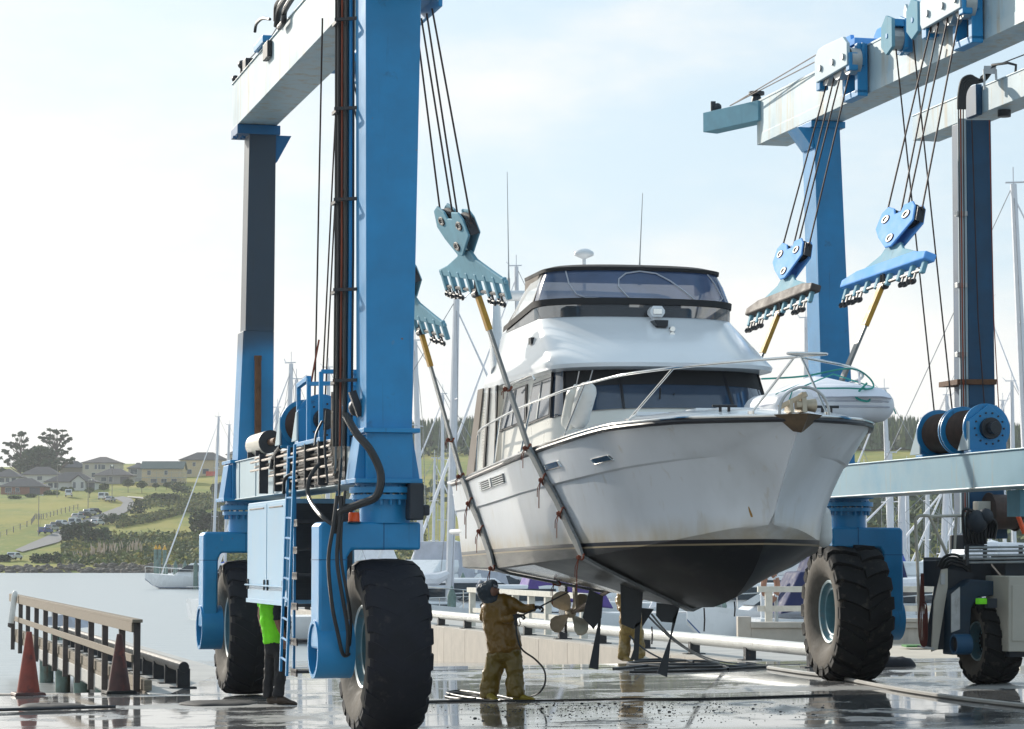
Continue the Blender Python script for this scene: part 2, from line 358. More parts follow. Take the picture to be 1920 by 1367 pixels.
def ground_material():
    m = bpy.data.materials.new('wet_concrete'); MATS['wet_concrete'] = m; m.use_nodes = True
    nt = m.node_tree; N = nt.nodes; L = nt.links; b = N['Principled BSDF']
    g = N.new('ShaderNodeNewGeometry')
    def noise_(scale, st, det=6, rough=.6, dist=0):
        mp = N.new('ShaderNodeMapping'); mp.inputs['Scale'].default_value = st; L.new(g.outputs['Position'], mp.inputs['Vector'])
        n = N.new('ShaderNodeTexNoise'); n.inputs['Scale'].default_value = scale; n.inputs['Detail'].default_value = det; n.inputs['Roughness'].default_value = rough
        n.inputs['Distortion'].default_value = dist
        L.new(mp.outputs['Vector'], n.inputs['Vector']); return n.outputs['Fac']
    def rng(v, a, b_, c, d, smooth=False):
        r = N.new('ShaderNodeMapRange'); r.inputs['From Min'].default_value = a; r.inputs['From Max'].default_value = b_
        r.inputs['To Min'].default_value = c; r.inputs['To Max'].default_value = d
        if smooth: r.interpolation_type = 'SMOOTHSTEP'
        L.new(v, r.inputs['Value']); return r.outputs['Result']
    def mix(f, a, b_):
        x = N.new('ShaderNodeMix'); x.data_type = 'RGBA'; L.new(f, x.inputs['Factor'])
        for k, q in (('A', a), ('B', b_)):
            if isinstance(q, tuple): x.inputs[k].default_value = (*q, 1)
            else: L.new(q, x.inputs[k])
        return x.outputs['Result']
    def math_(op, a, b_):
        x = N.new('ShaderNodeMath'); x.operation = op
        for i, q in enumerate((a, b_)):
            if isinstance(q, (int, float)): x.inputs[i].default_value = q
            else: L.new(q, x.inputs[i])
        return x.outputs[0]
    big = noise_(.30, (.55, 1.1, 1), 6, .6, .5)
    fine = noise_(1.6, (1, .5, 1), 8, .65)
    brush = noise_(.9, (.5, 1.7, 1), 7, .68, .8)          # broom finish across the slab
    grit = noise_(26, (1, 1, 1), 3, .7)
    sx = N.new('ShaderNodeSeparateXYZ'); L.new(g.outputs['Position'], sx.inputs['Vector'])
    near = rng(sx.outputs['Y'], 27.5, 30.0, 1.0, 0.0, True)          # the slab nearest us has dried
    right = rng(sx.outputs['Y'], 46, 49, 0.0, 1.0, True)
    wet0 = math_('ADD', math_('MULTIPLY', big, .75), math_('MULTIPLY', fine, .35))
    wet = rng(wet0, .44, .535, 0.0, 1.0, True)
    wet = math_('MULTIPLY', wet, math_('SUBTRACT', 1.0, math_('MULTIPLY', near, .75)))
    dry = mix(rng(fine, .3, .7, 0, 1), (.28, .272, .26), (.42, .405, .38))
    damp = mix(rng(fine, .3, .7, 0, 1), (.11, .112, .115), (.20, .20, .198))
    c = mix(wet, dry, damp)
    spk = rng(grit, .70, .76, 0, 1)
    pat = rng(noise_(.5, (1, 1, 1), 4), .52, .66, 0, 1)
    c = mix(math_('MULTIPLY', spk, pat), c, (.03, .028, .025))
    L.new(c, b.inputs['Base Color'])
    r = rng(wet, 0, 1, .50, .035)
    r = math_('ADD', r, math_('MULTIPLY', rng(brush, .50, .68, 0, 1, True), .13))
    L.new(r, b.inputs['Roughness'])
    b.inputs['Specular IOR Level'].default_value = .6; b.inputs['IOR'].default_value = 1.5
    bp = N.new('ShaderNodeBump'); bp.inputs['Distance'].default_value = .008; bp.inputs['Strength'].default_value = .035
    h = math_('ADD', math_('MULTIPLY', brush, .5), math_('ADD', math_('MULTIPLY', fine, .5), math_('MULTIPLY', math_('MULTIPLY', spk, pat), .5)))
    L.new(h, bp.inputs['Height']); L.new(bp.outputs['Normal'], b.inputs['Normal'])
    return m
ground_material()

def grid_sheet(name, poly_rows, matname, kind='structure', parent=None):
    b = MB()
    b.loft(poly_rows, False, False)
    o = b.build(name, matname, parent, smooth=60)
    if kind: o['kind'] = kind
    return o
def padpt(x, y): return Vector((x, y, GZ(x)))
XS = [-140, -60, -30, -16, -9, -6, -3, 0, 3, 6, 9, 12, 16, 30, 60, 140]
# where the slab ends: left of the dock it meets the water at about 39.6 m, the slip starts at 47 m, land goes on at the right
L_edge = lambda x: LF(0, 10.6, 0)
DOCK_L = lambda s: LF(1.05, s, 0)         # inner edge of the left finger
DOCK_R = lambda D: Vector((2.06 - (D - 55.8) * .2493, D, GZ(3)))   # inner edge of the right finger
rows = [[padpt(x, y) for x in XS] for y in (-60, -10, 10, 20, 26, 30, 34, 39.6)]
pad = grid_sheet('ground', rows, 'wet_concrete')
def quad_sheet(name, pts, matname, kind='structure', th=0, parent=None):
    b = MB()
    if th:
        b.hexa([Vector(p) - Vector((0, 0, th)) for p in pts], pts)
    else: b.add(pts, [tuple(range(len(pts)))])
    o = b.build(name, matname, parent, smooth=0)
    if kind: o['kind'] = kind
    return o
# middle of the dock head, between the fingers
a0 = LF(-1.55, 10.6, 0).x
xl = -5.6; xr = 40
b = MB()
ys = [39.6, 42, 44.5, 47]
b.loft([[padpt(lerp(LF(-1.25, (y - 28.8) / .9666, 0).x, 60, t / 14), y) for t in range(15)] for y in ys], False, False)
o = b.build('dock_apron', 'wet_concrete', None, smooth=60); o['kind'] = 'structure'
# slip running down into the water between the fingers
b = MB()
rows = []
for D in (47, 52, 60, 70, 84):
    l = LF(1.0, (D - 28.8) / .9666, 0); r = DOCK_R(D)
    zz = lambda x: lerp(GZ(x), .02, min(1, (D - 47) / 6)) - max(0, (D - 47)) * .036
    rows.append([Vector((lerp(l.x, r.x + .02, t), D, zz(lerp(l.x, r.x, t)))) for t in (0, .25, .5, .75, 1)])
b.loft(rows, False, False)
o = b.build('slipway', 'wet_concrete', None, smooth=60); o['kind'] = 'structure'
# quay walls: vertical faces down to the water
b = MB()
b.hexa([(-140, 39.3, -3), (LF(-1.2, 11.1, 0).x, 39.3, -3), (LF(-1.2, 11.1, 0).x, 39.59, -3), (-140, 39.59, -3)],
       [(-140, 39.3, -.006), (LF(-1.2, 11.1, 0).x, 39.3, -.05), (LF(-1.2, 11.1, 0).x, 39.59, -.05), (-140, 39.59, -.006 - .08)])
o = b.build('quay_wall', 'concrete_wall', None, smooth=0); tag(o, 'concrete quay wall dropping into the water left of the handrail', 'wall')

# water
m = bpy.data.materials.new('water'); MATS['water'] = m; m.use_nodes = True
nt = m.node_tree; N = nt.nodes; L = nt.links; bb = N['Principled BSDF']
bb.inputs['Base Color'].default_value = (.34, .37, .38, 1); bb.inputs['Roughness'].default_value = .28; bb.inputs['IOR'].default_value = 1.333
bb.inputs['Specular IOR Level'].default_value = .6
g = N.new('ShaderNodeNewGeometry'); mp = N.new('ShaderNodeMapping'); mp.inputs['Scale'].default_value = (.5, 1.4, 1); L.new(g.outputs['Position'], mp.inputs['Vector'])
n1 = N.new('ShaderNodeTexNoise'); n1.inputs['Scale'].default_value = 1.3; n1.inputs['Detail'].default_value = 5; L.new(mp.outputs['Vector'], n1.inputs['Vector'])
bp = N.new('ShaderNodeBump'); bp.inputs['Strength'].default_value = 1.0; bp.inputs['Distance'].default_value = .14; L.new(n1.outputs['Fac'], bp.inputs['Height']); L.new(bp.outputs['Normal'], bb.inputs['Normal'])
WZ = -1.0
b = MB(); b.add([(-950, 39.62, WZ), (1050, 39.62, WZ), (1050, 1680, WZ), (-950, 1680, WZ)], [(0, 1, 2, 3)])
o = b.build('water', 'water', None, smooth=0); o['kind'] = 'structure'
# ------------------------------------------------------------------ travel lift
lift = thing('travel_lift', 'huge blue four-wheeled boat hoist straddling the white motor cruiser', 'boat hoist', O, TL)

def hit(px, py, P0, n):
    d = ray(px, py); c = Vector((0, 0, HC)); n = Vector(n)
    return c + d * ((Vector(P0) - c).dot(n) / d.dot(n))
uL = Vector((-math.sin(TL), math.cos(TL), 0)); vL = Vector((math.cos(TL), math.sin(TL), 0))
uR = Vector((-math.sin(TR), math.cos(TR), 0)); vR = Vector((math.cos(TR), math.sin(TR), 0))
def Lt(px, py, t): return hit(px, py, O + vL * t, vL)
def Ls(px, py, s): return hit(px, py, O + uL * s, uL)
def Rt(px, py, t): return hit(px, py, FR + vR * t, vR)
def Rs(px, py, s): return hit(px, py, FR + uR * s, uR)

def make_wheel(T, x0, y0, z0, r, wd, nl, lug, mtread, parent, yaw=0.0, face=-1):
    """tyre on axis x; face=-1/+1 is the side whose rim is open to view"""
    cy, sy = math.cos(yaw), math.sin(yaw)
    def TT(x, y, z): return T(x0 + x * cy - y * sy, y0 + x * sy + y * cy, z0 + r + z)
    h = wd / 2
    prof = [(.46 * r, -h * .62), (.52 * r, -h * .80), (.66 * r, -h * .99), (.78 * r, -h * 1.02), (.88 * r, -h * .98), (.945 * r, -h * .88), (.975 * r, -h * .5), (.982 * r, 0),
            (.975 * r, h * .5), (.945 * r, h * .88), (.88 * r, h * .98), (.78 * r, h * 1.02), (.66 * r, h * .99), (.52 * r, h * .80), (.46 * r, h * .62)]
    b = MB(TT)
    b.lathe(prof, (0, 0, 0), (1, 0, 0), 56, mfun=lambda i: 1 if (i < 4 or i > 9) else 0)
    n = len(b.v)
    for i in range(nl):
        for sgn in (-1, 1):
            a0 = 2 * math.pi * (i + (.5 if sgn > 0 else 0)) / nl
            da = 2 * math.pi / nl
            pts = []
            xs = (.03, .40, .86, 1.03, 1.0); rr = (r, r, .975 * r, .90 * r, .80 * r); wid = (.26, .30, .36, .34, .22); sl = (0.62, .34, .05, 0, 0)
            inner = (.95 * r, .95 * r, .925 * r, .85 * r, .77 * r)
            rings = []
            for k in range(5):
                am = a0 + sl[k] * da; hw = wid[k] * da; x = sgn * xs[k] * h
                R0 = inner[k]; surf = (.98 * r, .977 * r, .958 * r, .905 * r, .80 * r)[k]
                R1 = max(R0 + .004, surf + lug * (1.0, 1.0, .9, .75, .5)[k])
                ring = []
                for (rad, aa) in ((R0, am - hw), (R1, am - hw * .86), (R1, am + hw * .86), (R0, am + hw)):
                    ring.append(Vector((x, math.cos(aa) * rad, math.sin(aa) * rad)))
                rings.append(ring)
            b.loft(rings, True, True, 0)
    tyre = b.build('wheel', [mtread, 'tyre_side'], parent, smooth=35)
    b = MB(TT)
    for f in (-1, 1):
        e = h * .62 * f; i_ = -f
        prof = [(.475 * r, e + f * .02), (.455 * r, e + f * .045), (.43 * r, e + f * .03), (.42 * r, e - f * .02), (.385 * r, e - f * .05), (.36 * r, e - f * .05),
                (.345 * r, e - f * .02), (.325 * r, e - f * .03), (.31 * r, e - f * .18), (.30 * r, e - f * .26), (.15 * r, e - f * .27), (.0, e - f * .27)]
        b.lathe(prof, (0, 0, 0), (1, 0, 0), 40, mfun=lambda i: (1 if i in (0, 1, 5) else 2 if i >= 9 else 0))
        for k in range(12):
            a = 2 * math.pi * k / 12
            b.cyl((e - f * .27, math.cos(a) * .22 * r, math.sin(a) * .22 * r), (e - f * .23, math.cos(a) * .22 * r, math.sin(a) * .22 * r), .02, n=6, m=0)
    b.build('rim', ['rim_paint', 'rim_edge', 'black_void'], tyre, smooth=40)
    return tyre

def ring_bolts(b, c, rad, n, r=.018, h=.04, m=0):
    for k in range(n):
        a = 2 * math.pi * k / n
        b.cyl((c[0] + math.cos(a) * rad, c[1] + math.sin(a) * rad, c[2]), (c[0] + math.cos(a) * rad, c[1] + math.sin(a) * rad, c[2] + h), r, n=6, m=m)

def make_yoke(T, y0, z0, sg, parent, xm=.86, hd=.36):
    """sg=-1: leg on the left (outboard of the left rail), +1 on the right"""
    X = lambda x: x * sg
    b = MB(lambda x, y, z: T(x * sg, y0 + y, z0 + z))
    # single fork leg with rounded elbow, arm over the tyre
    arm = [(-.36, 2.10), (.42, 2.10), (.42 + .05, 2.02), (.47, 1.0), (xm, 1.0), (xm, 2.36), (xm - .04, 2.41), (-.36, 2.41)]
    b.prism(arm, (0, -hd, 0), (1, 0, 0), (0, 0, 1), (0, 1, 0), 2 * hd)
    o = b.build('yoke', 'blue_paint', parent, smooth=30, bevel=.03)
    b = MB(lambda x, y, z: T(x * sg, y0 + y, z0 + z))
    b.span(.055, .067, -hd - .002, hd + .002, 2.098, 2.412); b.build('weld_seam', 'sooty_blue', o, smooth=0); b = MB(lambda x, y, z: T(x * sg, y0 + y, z0 + z)); b.span(.47, xm + .002, -hd - .003, hd + .003, 1.985, 1.997); b.build('weld_seam', 'sooty_blue', o, smooth=0)
    b = MB(lambda x, y, z: T(x * sg, y0 + y, z0 + z))
    # open axle housing
    prof = [(.29, .875), (.325, .88), (.325, .40), (.29, .40), (.29, .60), (.0, .60)]
    b.lathe([(.28, .56), (.28, xm + .022), (.325, xm + .022), (.325, .39), (.0, .39)], (0, 0, 1.0), (1, 0, 0), 36, mfun=lambda i: 0)
    b.cyl((.56, 0, 1.0), (.57, 0, 1.0), .27, n=24, m=1)
    b.build('axle_housing', ['blue_paint', 'crane2_dark'], o, smooth=40)
    b = MB(lambda x, y, z: T(x * sg, y0 + y, z0 + z))
    b.cyl((0, 0, 2.40), (0, 0, 2.70), .285, n=32)
    b.cyl((0, 0, 2.66), (0, 0, 2.715), .37, n=36)
    b.cyl((0, 0, 2.735), (0, 0, 2.80), .40, n=36)
    ring_bolts(b, (0, 0, 2.60), .33, 20, .02, .22)
    b.cyl((0, 0, 2.79), (0, 0, 2.875), .33, n=32)
    b.build('turntable', 'blue_paint', o, smooth=40)
    return o

# --- wheels and yokes
zNL, zFL = GZ(-1.43), GZ(-3.95)
Lwheels = [(0, 0.0, zNL, 1.0, .70, 'rubber_smooth', .003, 20), (0, 9.83, zFL, 1.0, .72, 'rubber_smooth', .018, 20)]
for x, y, z, r, wd, mt, lug, nl in Lwheels:
    make_wheel(LF, x, y, z, r, wd, nl, lug, mt, lift)
    make_yoke(LF, y, z * .5, -1, lift, .79 if y < 1 else .69, .25)
Rwheels = [(0, 0.0, 0.0, 1.04, .84), (0, -9.4, -.03, 1.04, .84)]
for x, y, z, r, wd in Rwheels:
    make_wheel(RF, x - .02, y, z, r, wd, 20, .055, 'rubber', lift, yaw=R(-3))
    make_yoke(RF, y, z - .075, 1, lift, .80, .30)

# --- left rail: base beam, columns, top beam
b = MB(LF); b.span(-.25, .30, .42, 9.35, 2.89, 3.43)
b.span(-.27, .32, .42, 9.35, 2.875, 2.89); b.span(-.27, .32, .42, 9.35, 3.43, 3.445)
for s in (1.5, 3.0, 4.5, 6.0, 7.5, 9.0):
    b.span(-.262, -.25, s - .006, s + .006, 2.89, 3.43)
b.build('base_beam', 'white_paint_panel', lift, smooth=0, bevel=.006)
for s, tw in ((0, 1), (9.83, .95)):
    b = MB(LF)
    zb = 2.86
    b.span(-.42, .34, s - .42, s + .42, zb, zb + .05)
    b.span(-.28, .24, s - .36, s + .36, zb + .05, 3.42)
    b.hexa([(.24, s - .30, zb + .05), (.335, s - .30, zb + .05), (.335, s + .30, zb + .05), (.24, s + .30, zb + .05)],
           [(.24, s - .30, 3.40), (.25, s - .30, 3.40), (.25, s + .30, 3.40), (.24, s + .30, 3.40)])
    b.hexa([(-.40, s - .25, zb + .05), (-.28, s - .25, zb + .05), (-.28, s + .25, zb + .05), (-.40, s + .25, zb + .05)],
           [(-.33, s - .25, 3.40), (-.28, s - .25, 3.40), (-.28, s + .25, 3.40), (-.33, s + .25, 3.40)])
    b.span(-.33, .31, s - .43, s + .43, 3.42, 3.47)
    b.build('column_base', 'blue_paint', lift, smooth=0, bevel=.008)
def taper(T, x0, x1, y0, y1, z0, X0, X1, Y0, Y1, z1):
    b = MB(T)
    b.hexa([(x0, y0, z0), (x1, y0, z0), (x1, y1, z0), (x0, y1, z0)], [(X0, Y0, z1), (X1, Y0, z1), (X1, Y1, z1), (X0, Y1, z1)])
    return b
b = taper(LF, -.275, .245, -.30, .27, 3.47, -.305, .34, -.30, .27, 8.51)
b.build('column', 'blue_paint', lift, smooth=0, bevel=.008)
# far column, its front blackened by the exhaust
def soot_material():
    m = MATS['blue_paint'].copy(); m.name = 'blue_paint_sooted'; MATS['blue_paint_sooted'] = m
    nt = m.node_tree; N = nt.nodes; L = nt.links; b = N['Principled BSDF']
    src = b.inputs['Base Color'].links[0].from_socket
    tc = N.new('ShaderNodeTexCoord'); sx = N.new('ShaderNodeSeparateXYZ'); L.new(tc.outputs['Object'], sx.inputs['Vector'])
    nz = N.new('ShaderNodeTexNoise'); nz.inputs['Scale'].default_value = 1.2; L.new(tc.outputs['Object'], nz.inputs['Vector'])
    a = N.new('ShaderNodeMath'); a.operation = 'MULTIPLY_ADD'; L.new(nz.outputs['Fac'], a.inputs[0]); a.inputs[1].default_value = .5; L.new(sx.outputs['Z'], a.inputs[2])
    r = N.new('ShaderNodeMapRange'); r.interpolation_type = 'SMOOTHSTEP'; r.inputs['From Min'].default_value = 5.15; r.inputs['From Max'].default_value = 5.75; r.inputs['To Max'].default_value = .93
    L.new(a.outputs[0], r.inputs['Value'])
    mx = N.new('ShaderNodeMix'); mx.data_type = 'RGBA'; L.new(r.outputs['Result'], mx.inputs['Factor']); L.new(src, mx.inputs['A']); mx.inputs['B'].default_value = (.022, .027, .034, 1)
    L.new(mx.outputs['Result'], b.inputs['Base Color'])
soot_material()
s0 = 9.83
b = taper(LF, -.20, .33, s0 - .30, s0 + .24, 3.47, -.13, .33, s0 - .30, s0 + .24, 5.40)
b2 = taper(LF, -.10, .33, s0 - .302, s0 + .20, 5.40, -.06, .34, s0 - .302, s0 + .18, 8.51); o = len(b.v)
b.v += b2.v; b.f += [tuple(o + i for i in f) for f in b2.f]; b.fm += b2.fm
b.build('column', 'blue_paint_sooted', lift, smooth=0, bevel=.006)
b = MB(LF)
b.span(-.25, .40, s0 - .34, s0 + .30, 8.36, 8.50)
b.hexa([(.34, s0 - .28, 7.95), (.36, s0 - .28, 7.95), (.36, s0 + .2, 7.95), (.34, s0 + .2, 7.95)], [(.34, s0 - .28, 8.36), (.58, s0 - .28, 8.36), (.58, s0 + .2, 8.36), (.34, s0 + .2, 8.36)])
ring_bolts(b, (-.2, s0 - .2, 8.30), .08, 6)
b.build('column_head', 'sooty_blue', lift, smooth=0, bevel=.006)
b = MB(LF); b.span(-.23, .36, -1.6, 10.15, 8.51, 9.20)
b.span(-.25, .38, -1.6, 10.15, 9.20, 9.215)
b.build('top_beam', 'pale_paint', lift, smooth=0, bevel=.006)

# exhaust stack and silencer
b = MB(LF)
b.cyl((.08, s0 - .43, 3.45), (.07, s0 - .43, 4.95), .052, n=12); b.cyl((.07, s0 - .43, 4.95), (.07, s0 - .43, 5.02), .058, n=12)
b.build('exhaust_pipe', 'rusty_steel', lift)
b = MB(LF)
b.cyl((-.02, 7.7, 3.66), (-.02, 8.9, 3.66), .17, n=20, m=0); b.cyl((-.02, 7.2, 3.66), (-.02, 7.7, 3.66), .05, n=10, m=1)
b.cyl((-.02, 7.69, 3.66), (-.02, 7.66, 3.66), .172, n=20, m=2)
for s in (7.9, 8.6): b.span(-.2, .16, s - .02, s + .02, 3.44, 3.55, m=2)
b.build('silencer', ['beige_panel', 'rusty_steel', 'dark_steel'], lift)

# left winch on the base beam
def make_winch(T, s, t, z, parent, L=1.05, h=.60, wd=.58, n=2):
    for k, sy in enumerate((s, s + L)):
        b = MB(T)
        poly = [(-wd / 2, 0), (wd / 2, 0), (wd / 2 + .02, h * .62), (.02, h), (-wd / 2 - .02, h * .66)]
        b.prism(poly, (t, sy, z), (1, 0, 0), (0, 0, 1), (0, 1, 0), .045)
        b.span(t - wd / 2 - .03, t + wd / 2 + .03, sy - .10, sy + .14, z - .0, z + .035)
        # pale buttress plate at the left side
        b.hexa([(t - wd / 2 - .035, sy - .02, z + .04), (t - wd / 2 - .012, sy - .02, z + .04), (t - wd / 2 - .012, sy + .34, z + .04), (t - wd / 2 - .035, sy + .34, z + .04)],
               [(t - wd / 2 - .035, sy - .02, z + h * .64), (t - wd / 2 - .012, sy - .02, z + h * .64), (t - wd / 2 - .012, sy + .06, z + h * .64), (t - wd / 2 - .035, sy + .06, z + h * .64)], m=1)
        if k == 0:
            b.cyl((t + .02, sy - .08, z + h * .5), (t + .02, sy, z + h * .5), h * .22, n=20, m=2)
            b.cyl((t + .02, sy - .22, z + h * .5), (t + .02, sy - .08, z + h * .5), h * .13, n=14, m=2)
            for q in range(14):
                a = 2 * math.pi * q / 14
                b.cyl((t + .02 + math.cos(a) * h * .32, sy - .018, z + h * .5 + math.sin(a) * h * .32), (t + .02 + math.cos(a) * h * .32, sy + .01, z + h * .5 + math.sin(a) * h * .32), .014, n=6, m=2)
        b.build('winch_plate', ['blue_paint', 'white_paint_panel', 'dark_steel'], parent, smooth=30, bevel=.004)
    seg = L / n
    prof = []
    for k in range(n):
        y0 = .05 + k * seg; y1 = (k + 1) * seg - .0
        prof += [(h * .50, y0), (h * .50, y0 + .02), (h * .40, y0 + .03)]
        q = int((y1 - y0 - .06) / .035)
        for i in range(q):
            yy = y0 + .03 + i * .035
            prof += [(h * .40, yy), (h * .425, yy + .0175)]
        prof += [(h * .40, y1 - .03), (h * .50, y1 - .02), (h * .50, y1)]
    b = MB(T)
    b.lathe(prof, (t, s, z + h * .5), (0, 1, 0), 32)
    b.build('winch_drum', 'stern_drum' if n == 2 else 'cable', parent, smooth=25)
    for k in range(n):
        for y0 in (.04 + k * seg, (k + 1) * seg - .035):
            b = MB(T); b.cyl((t, s + y0, z + h * .5), (t, s + y0 + .025, z + h * .5), h * .515, n=36); b.build('drum_flange', 'blue_paint', parent, smooth=40)
make_winch(LF, 3.2, -.12, 3.44, lift, L=1.25, h=.62, n=1)

# guard rail round the winch and the boarding ladder
b = MB(LF)
def sq(b, p, q, w=.05): b.bar(p, q, w, w)
zt = 4.22
for (x, y, z1) in ((-.40, 3.3, 4.17), (-.40, 2.6, 4.22), (-.36, 2.0, 4.26), (.05, 2.0, 4.26)):
    sq(b, (x, y, 3.42), (x, y, z1))
sq(b, (-.40, 3.3, 4.17), (-.40, 2.6, 4.22), .06); sq(b, (-.36, 2.0, 4.26), (.22, 1.9, 4.26), .05); sq(b, (-.40, 2.6, 4.15), (.22, 1.9, 4.13), .05); sq(b, (-.36, 2.0, 4.13), (.22, 1.9, 4.10), .03)
sq(b, (-.42, 3.3, 3.43), (-.42, 1.6, 3.43), .05)
b.build('guard_rail', 'blue_paint', lift, smooth=0, bevel=.004)
b = MB(LF)
A0, A1 = (-.55, 3.62, .62), (-.52, 3.3, 3.42)
B0, B1 = (-.55, 3.17, .58), (-.52, 2.86, 3.42)
b.bar(A0, A1, .03, .06); b.bar(B0, B1, .03, .06)
for k in range(11):
    t = (k + .7) / 11.3
    b.tube([Vector(A0).lerp(Vector(A1), t), Vector(B0).lerp(Vector(B1), t)], .015, 6)
b.build('ladder', 'blue_paint', lift, smooth=0)

# engine cabinet hung under the base beam
b = MB(LF); b.span(-.42, .45, 3.95, 7.1, 1.46, 2.78)
b.build('cabinet', 'cabinet_paint', lift, smooth=0, bevel=.012)
cab = bpy.data.objects['cabinet']
for k, (s1, s2) in enumerate(((4.0, 5.42), (5.46, 7.05))):
    b = MB(LF); b.span(-.435, -.421, s1, s2, 1.62, 2.74)
    for q in (s1 + .12, s2 - .12): b.span(-.455, -.434, q - .015, q + .015, 1.60, 1.74, m=1)
    b.span(-.445, -.434, s1 + .2, s2 - .2, 2.68, 2.70, m=1)
    b.build('cabinet_door', ['cabinet_paint', 'dark_steel'], cab, smooth=0, bevel=.004)
b = MB(LF); b.span(-.44, .45, 3.94, 7.12, 1.42, 1.475); b.tube([(-.46, 3.98, 1.66), (-.46, 7.08, 1.66)], .012, 6)
b.build('cabinet_skirt', 'cabinet_paint', cab, smooth=0)
# dark louvred end with climbing treads, facing us
b = MB(LF); b.span(-.36, .42, 3.925, 3.948, 1.50, 2.72, m=0)
for k in range(16): b.bar((-.33, 3.91, 1.56 + k * .07), (.40, 3.91, 1.56 + k * .07), .025, .012, m=0)
b.build('louvre', 'crane2_dark', cab, smooth=0)
for z in (2.46, 2.12, 1.80, 1.42, .98, .60):
    b = MB(LF); b.span(-.40, .20, 3.35, 3.75, z, z + .035)
    b.span(-.40, -.38, 3.35, 3.75, z - .04, z + .05)
    b.build('tread', 'dark_steel', lift, smooth=0)
b = MB(LF); b.bar((-.36, 3.75, .55), (-.36, 3.75, 2.9), .03, .05); b.bar((.18, 3.75, .55), (.18, 3.75, 2.9), .03, .05)
b.build('tread_frame', 'blue_paint', lift, smooth=0)

# hydraulic pipe bank on the left face, turning up the column
for k in range(9):
    z = 2.93 + k * .058; s_end = 6.9 if k > 4 else 4.6 + .25 * k
    xo = -.36 - (k % 2) * .06
    sb = .72 + k * .035
    b = MB(LF)
    pts = [(xo, s_end, z), (xo, sb + .12, z), (xo, sb + .03, z + .03), (xo, sb, z + .12), (xo + .0, sb, 3.7), (-.43 + k * .018, .56, 3.95), (-.43 + k * .018, .56, 8.9)] if k < 7 else \
          [(xo, s_end, z), (xo, sb + .12, z), (xo, sb + .03, z + .03), (xo, sb, z + .12), (xo, sb, 3.95)]
    b.tube(pts, .017, 7); b.build('hydraulic_pipe', 'pipe_steel', lift)
for s in (1.7, 2.6, 3.7, 4.8, 6.0):
    b = MB(LF); b.span(-.45, -.33, s - .02, s + .02, 2.89, 3.42 if s < 4 else 3.42)
    b.build('pipe_clamp', 'dark_steel', lift, smooth=0)
b = MB(LF); b.span(-.272, -.264, .95, 4.7, 2.90, 3.42); b.build('pipe_gap_dark', 'dark_steel', lift, smooth=0)  # added dark sheet, stands for the darkness between the pipes
# conduit bundle up the near column with its brackets
for k, (x, y, r_, m_) in enumerate(((-.45, .52, .022, 'hose'), (-.425, .46, .012, 'rope_red'), (-.38, .42, .026, 'hose'), (-.335, .42, .022, 'blue_paint'), (-.30, .44, .018, 'hose'), (-.47, .60, .014, 'hose'), (-.30, .54, .020, 'blue_paint'))):
    b = MB(LF); b.tube([(x, y, 3.3), (x + .01, y, 5.5), (x, y, 9.0)], r_, 8); b.build('conduit', m_, lift)
for py in (32, 200, 371, 541, 712):
    z = (Ls(650, py, .2)).z
    b = MB(LF); b.bar((-.52, .38, z), (-.275, .22, z), .045, .035); b.bar((-.50, .60, z - .02), (-.50, .36, z - .02), .03, .04)
    
    b.build('conduit_bracket', 'dark_steel', lift, smooth=0)
# hoist lines running up from the left winch
for k, (x, dx) in enumerate(((-.16, -.05), (-.02, .03), (.08, -.02))):
    b = MB(LF); b.tube([(x, 3.5 + .3 * k, 3.9), (x - .12 + dx, 2.2, 8.6)], .011, 6); b.build('hoist_line', 'cable', lift)
b = MB(LF); b.tube([(-.30, 3.0, 4.18), (-.22, 2.9, 4.72)], .012, 6); b.build('whip_aerial', 'rope_red', lift)
# hoses
def hose(T, pts, r, name='hydraulic_hose', m='hose', parent=None, k=8, n=8):
    b = MB(T); b.tube(catmull(pts, k), r, n); return b.build(name, m, parent or lift)
LW = lambda px, py, s: tuple(Ls(px, py, s))
hose(None, [LW(648, 778, -.35), LW(668, 812, -.5), LW(695, 845, -.6), LW(714, 890, -.62), LW(706, 930, -.62), LW(675, 945, -.55), LW(642, 958, -.45), LW(630, 975, -.4), LW(628, 1000, -.38)], .045)
hose(None, [LW(632, 930, -.42), LW(625, 985, -.45), LW(616, 1050, -.45), LW(622, 1130, -.45), LW(634, 1190, -.42), LW(644, 1228, -.4), LW(660, 1222, -.25)], .022)
hose(None, [LW(640, 930, -.44), LW(636, 985, -.46), LW(632, 1050, -.46), LW(642, 1120, -.46), LW(652, 1180, -.44), LW(651, 1228, -.42)], .022)
hose(None, [LW(647, 920, -.44), LW(640, 990, -.46), LW(640, 1050, -.47), LW(650, 1110, -.48), LW(658, 1160, -.4), LW(655, 1215, -.3)], .017)
hose(None, [LW(625, 985, -.4), LW(600, 965, -.2), LW(580, 935, .5), LW(578, 905, .6), LW(590, 880, .6), LW(600, 870, .6)], .024)
hose(None, [LW(508, 880, 5), LW(512, 860, 5), LW(520, 845, 4.6), LW(526, 838, 4.4)], .03)
hose(None, [LW(532, 925, 3.4), LW(534, 900, 3.3), LW(546, 890, 3.2), LW(560, 895, 3)], .022)
for (a, bq) in (((640, 860), (640, 985)), ((612, 770), (614, 905)), ((604, 790), (590, 836))):
    hose(None, [LW(*a, .3), LW((a[0] + bq[0]) / 2 - 4, (a[1] + bq[1]) / 2, .2), LW(*bq, .1)], .014)
b = MB(LF); b.ball((-.30, .12, 3.72), .10, m=0); b.bar((-.38, .0, 3.9), (-.28, .0, 3.62), .08, .08, m=0); b.build('manifold', 'dark_steel', lift)
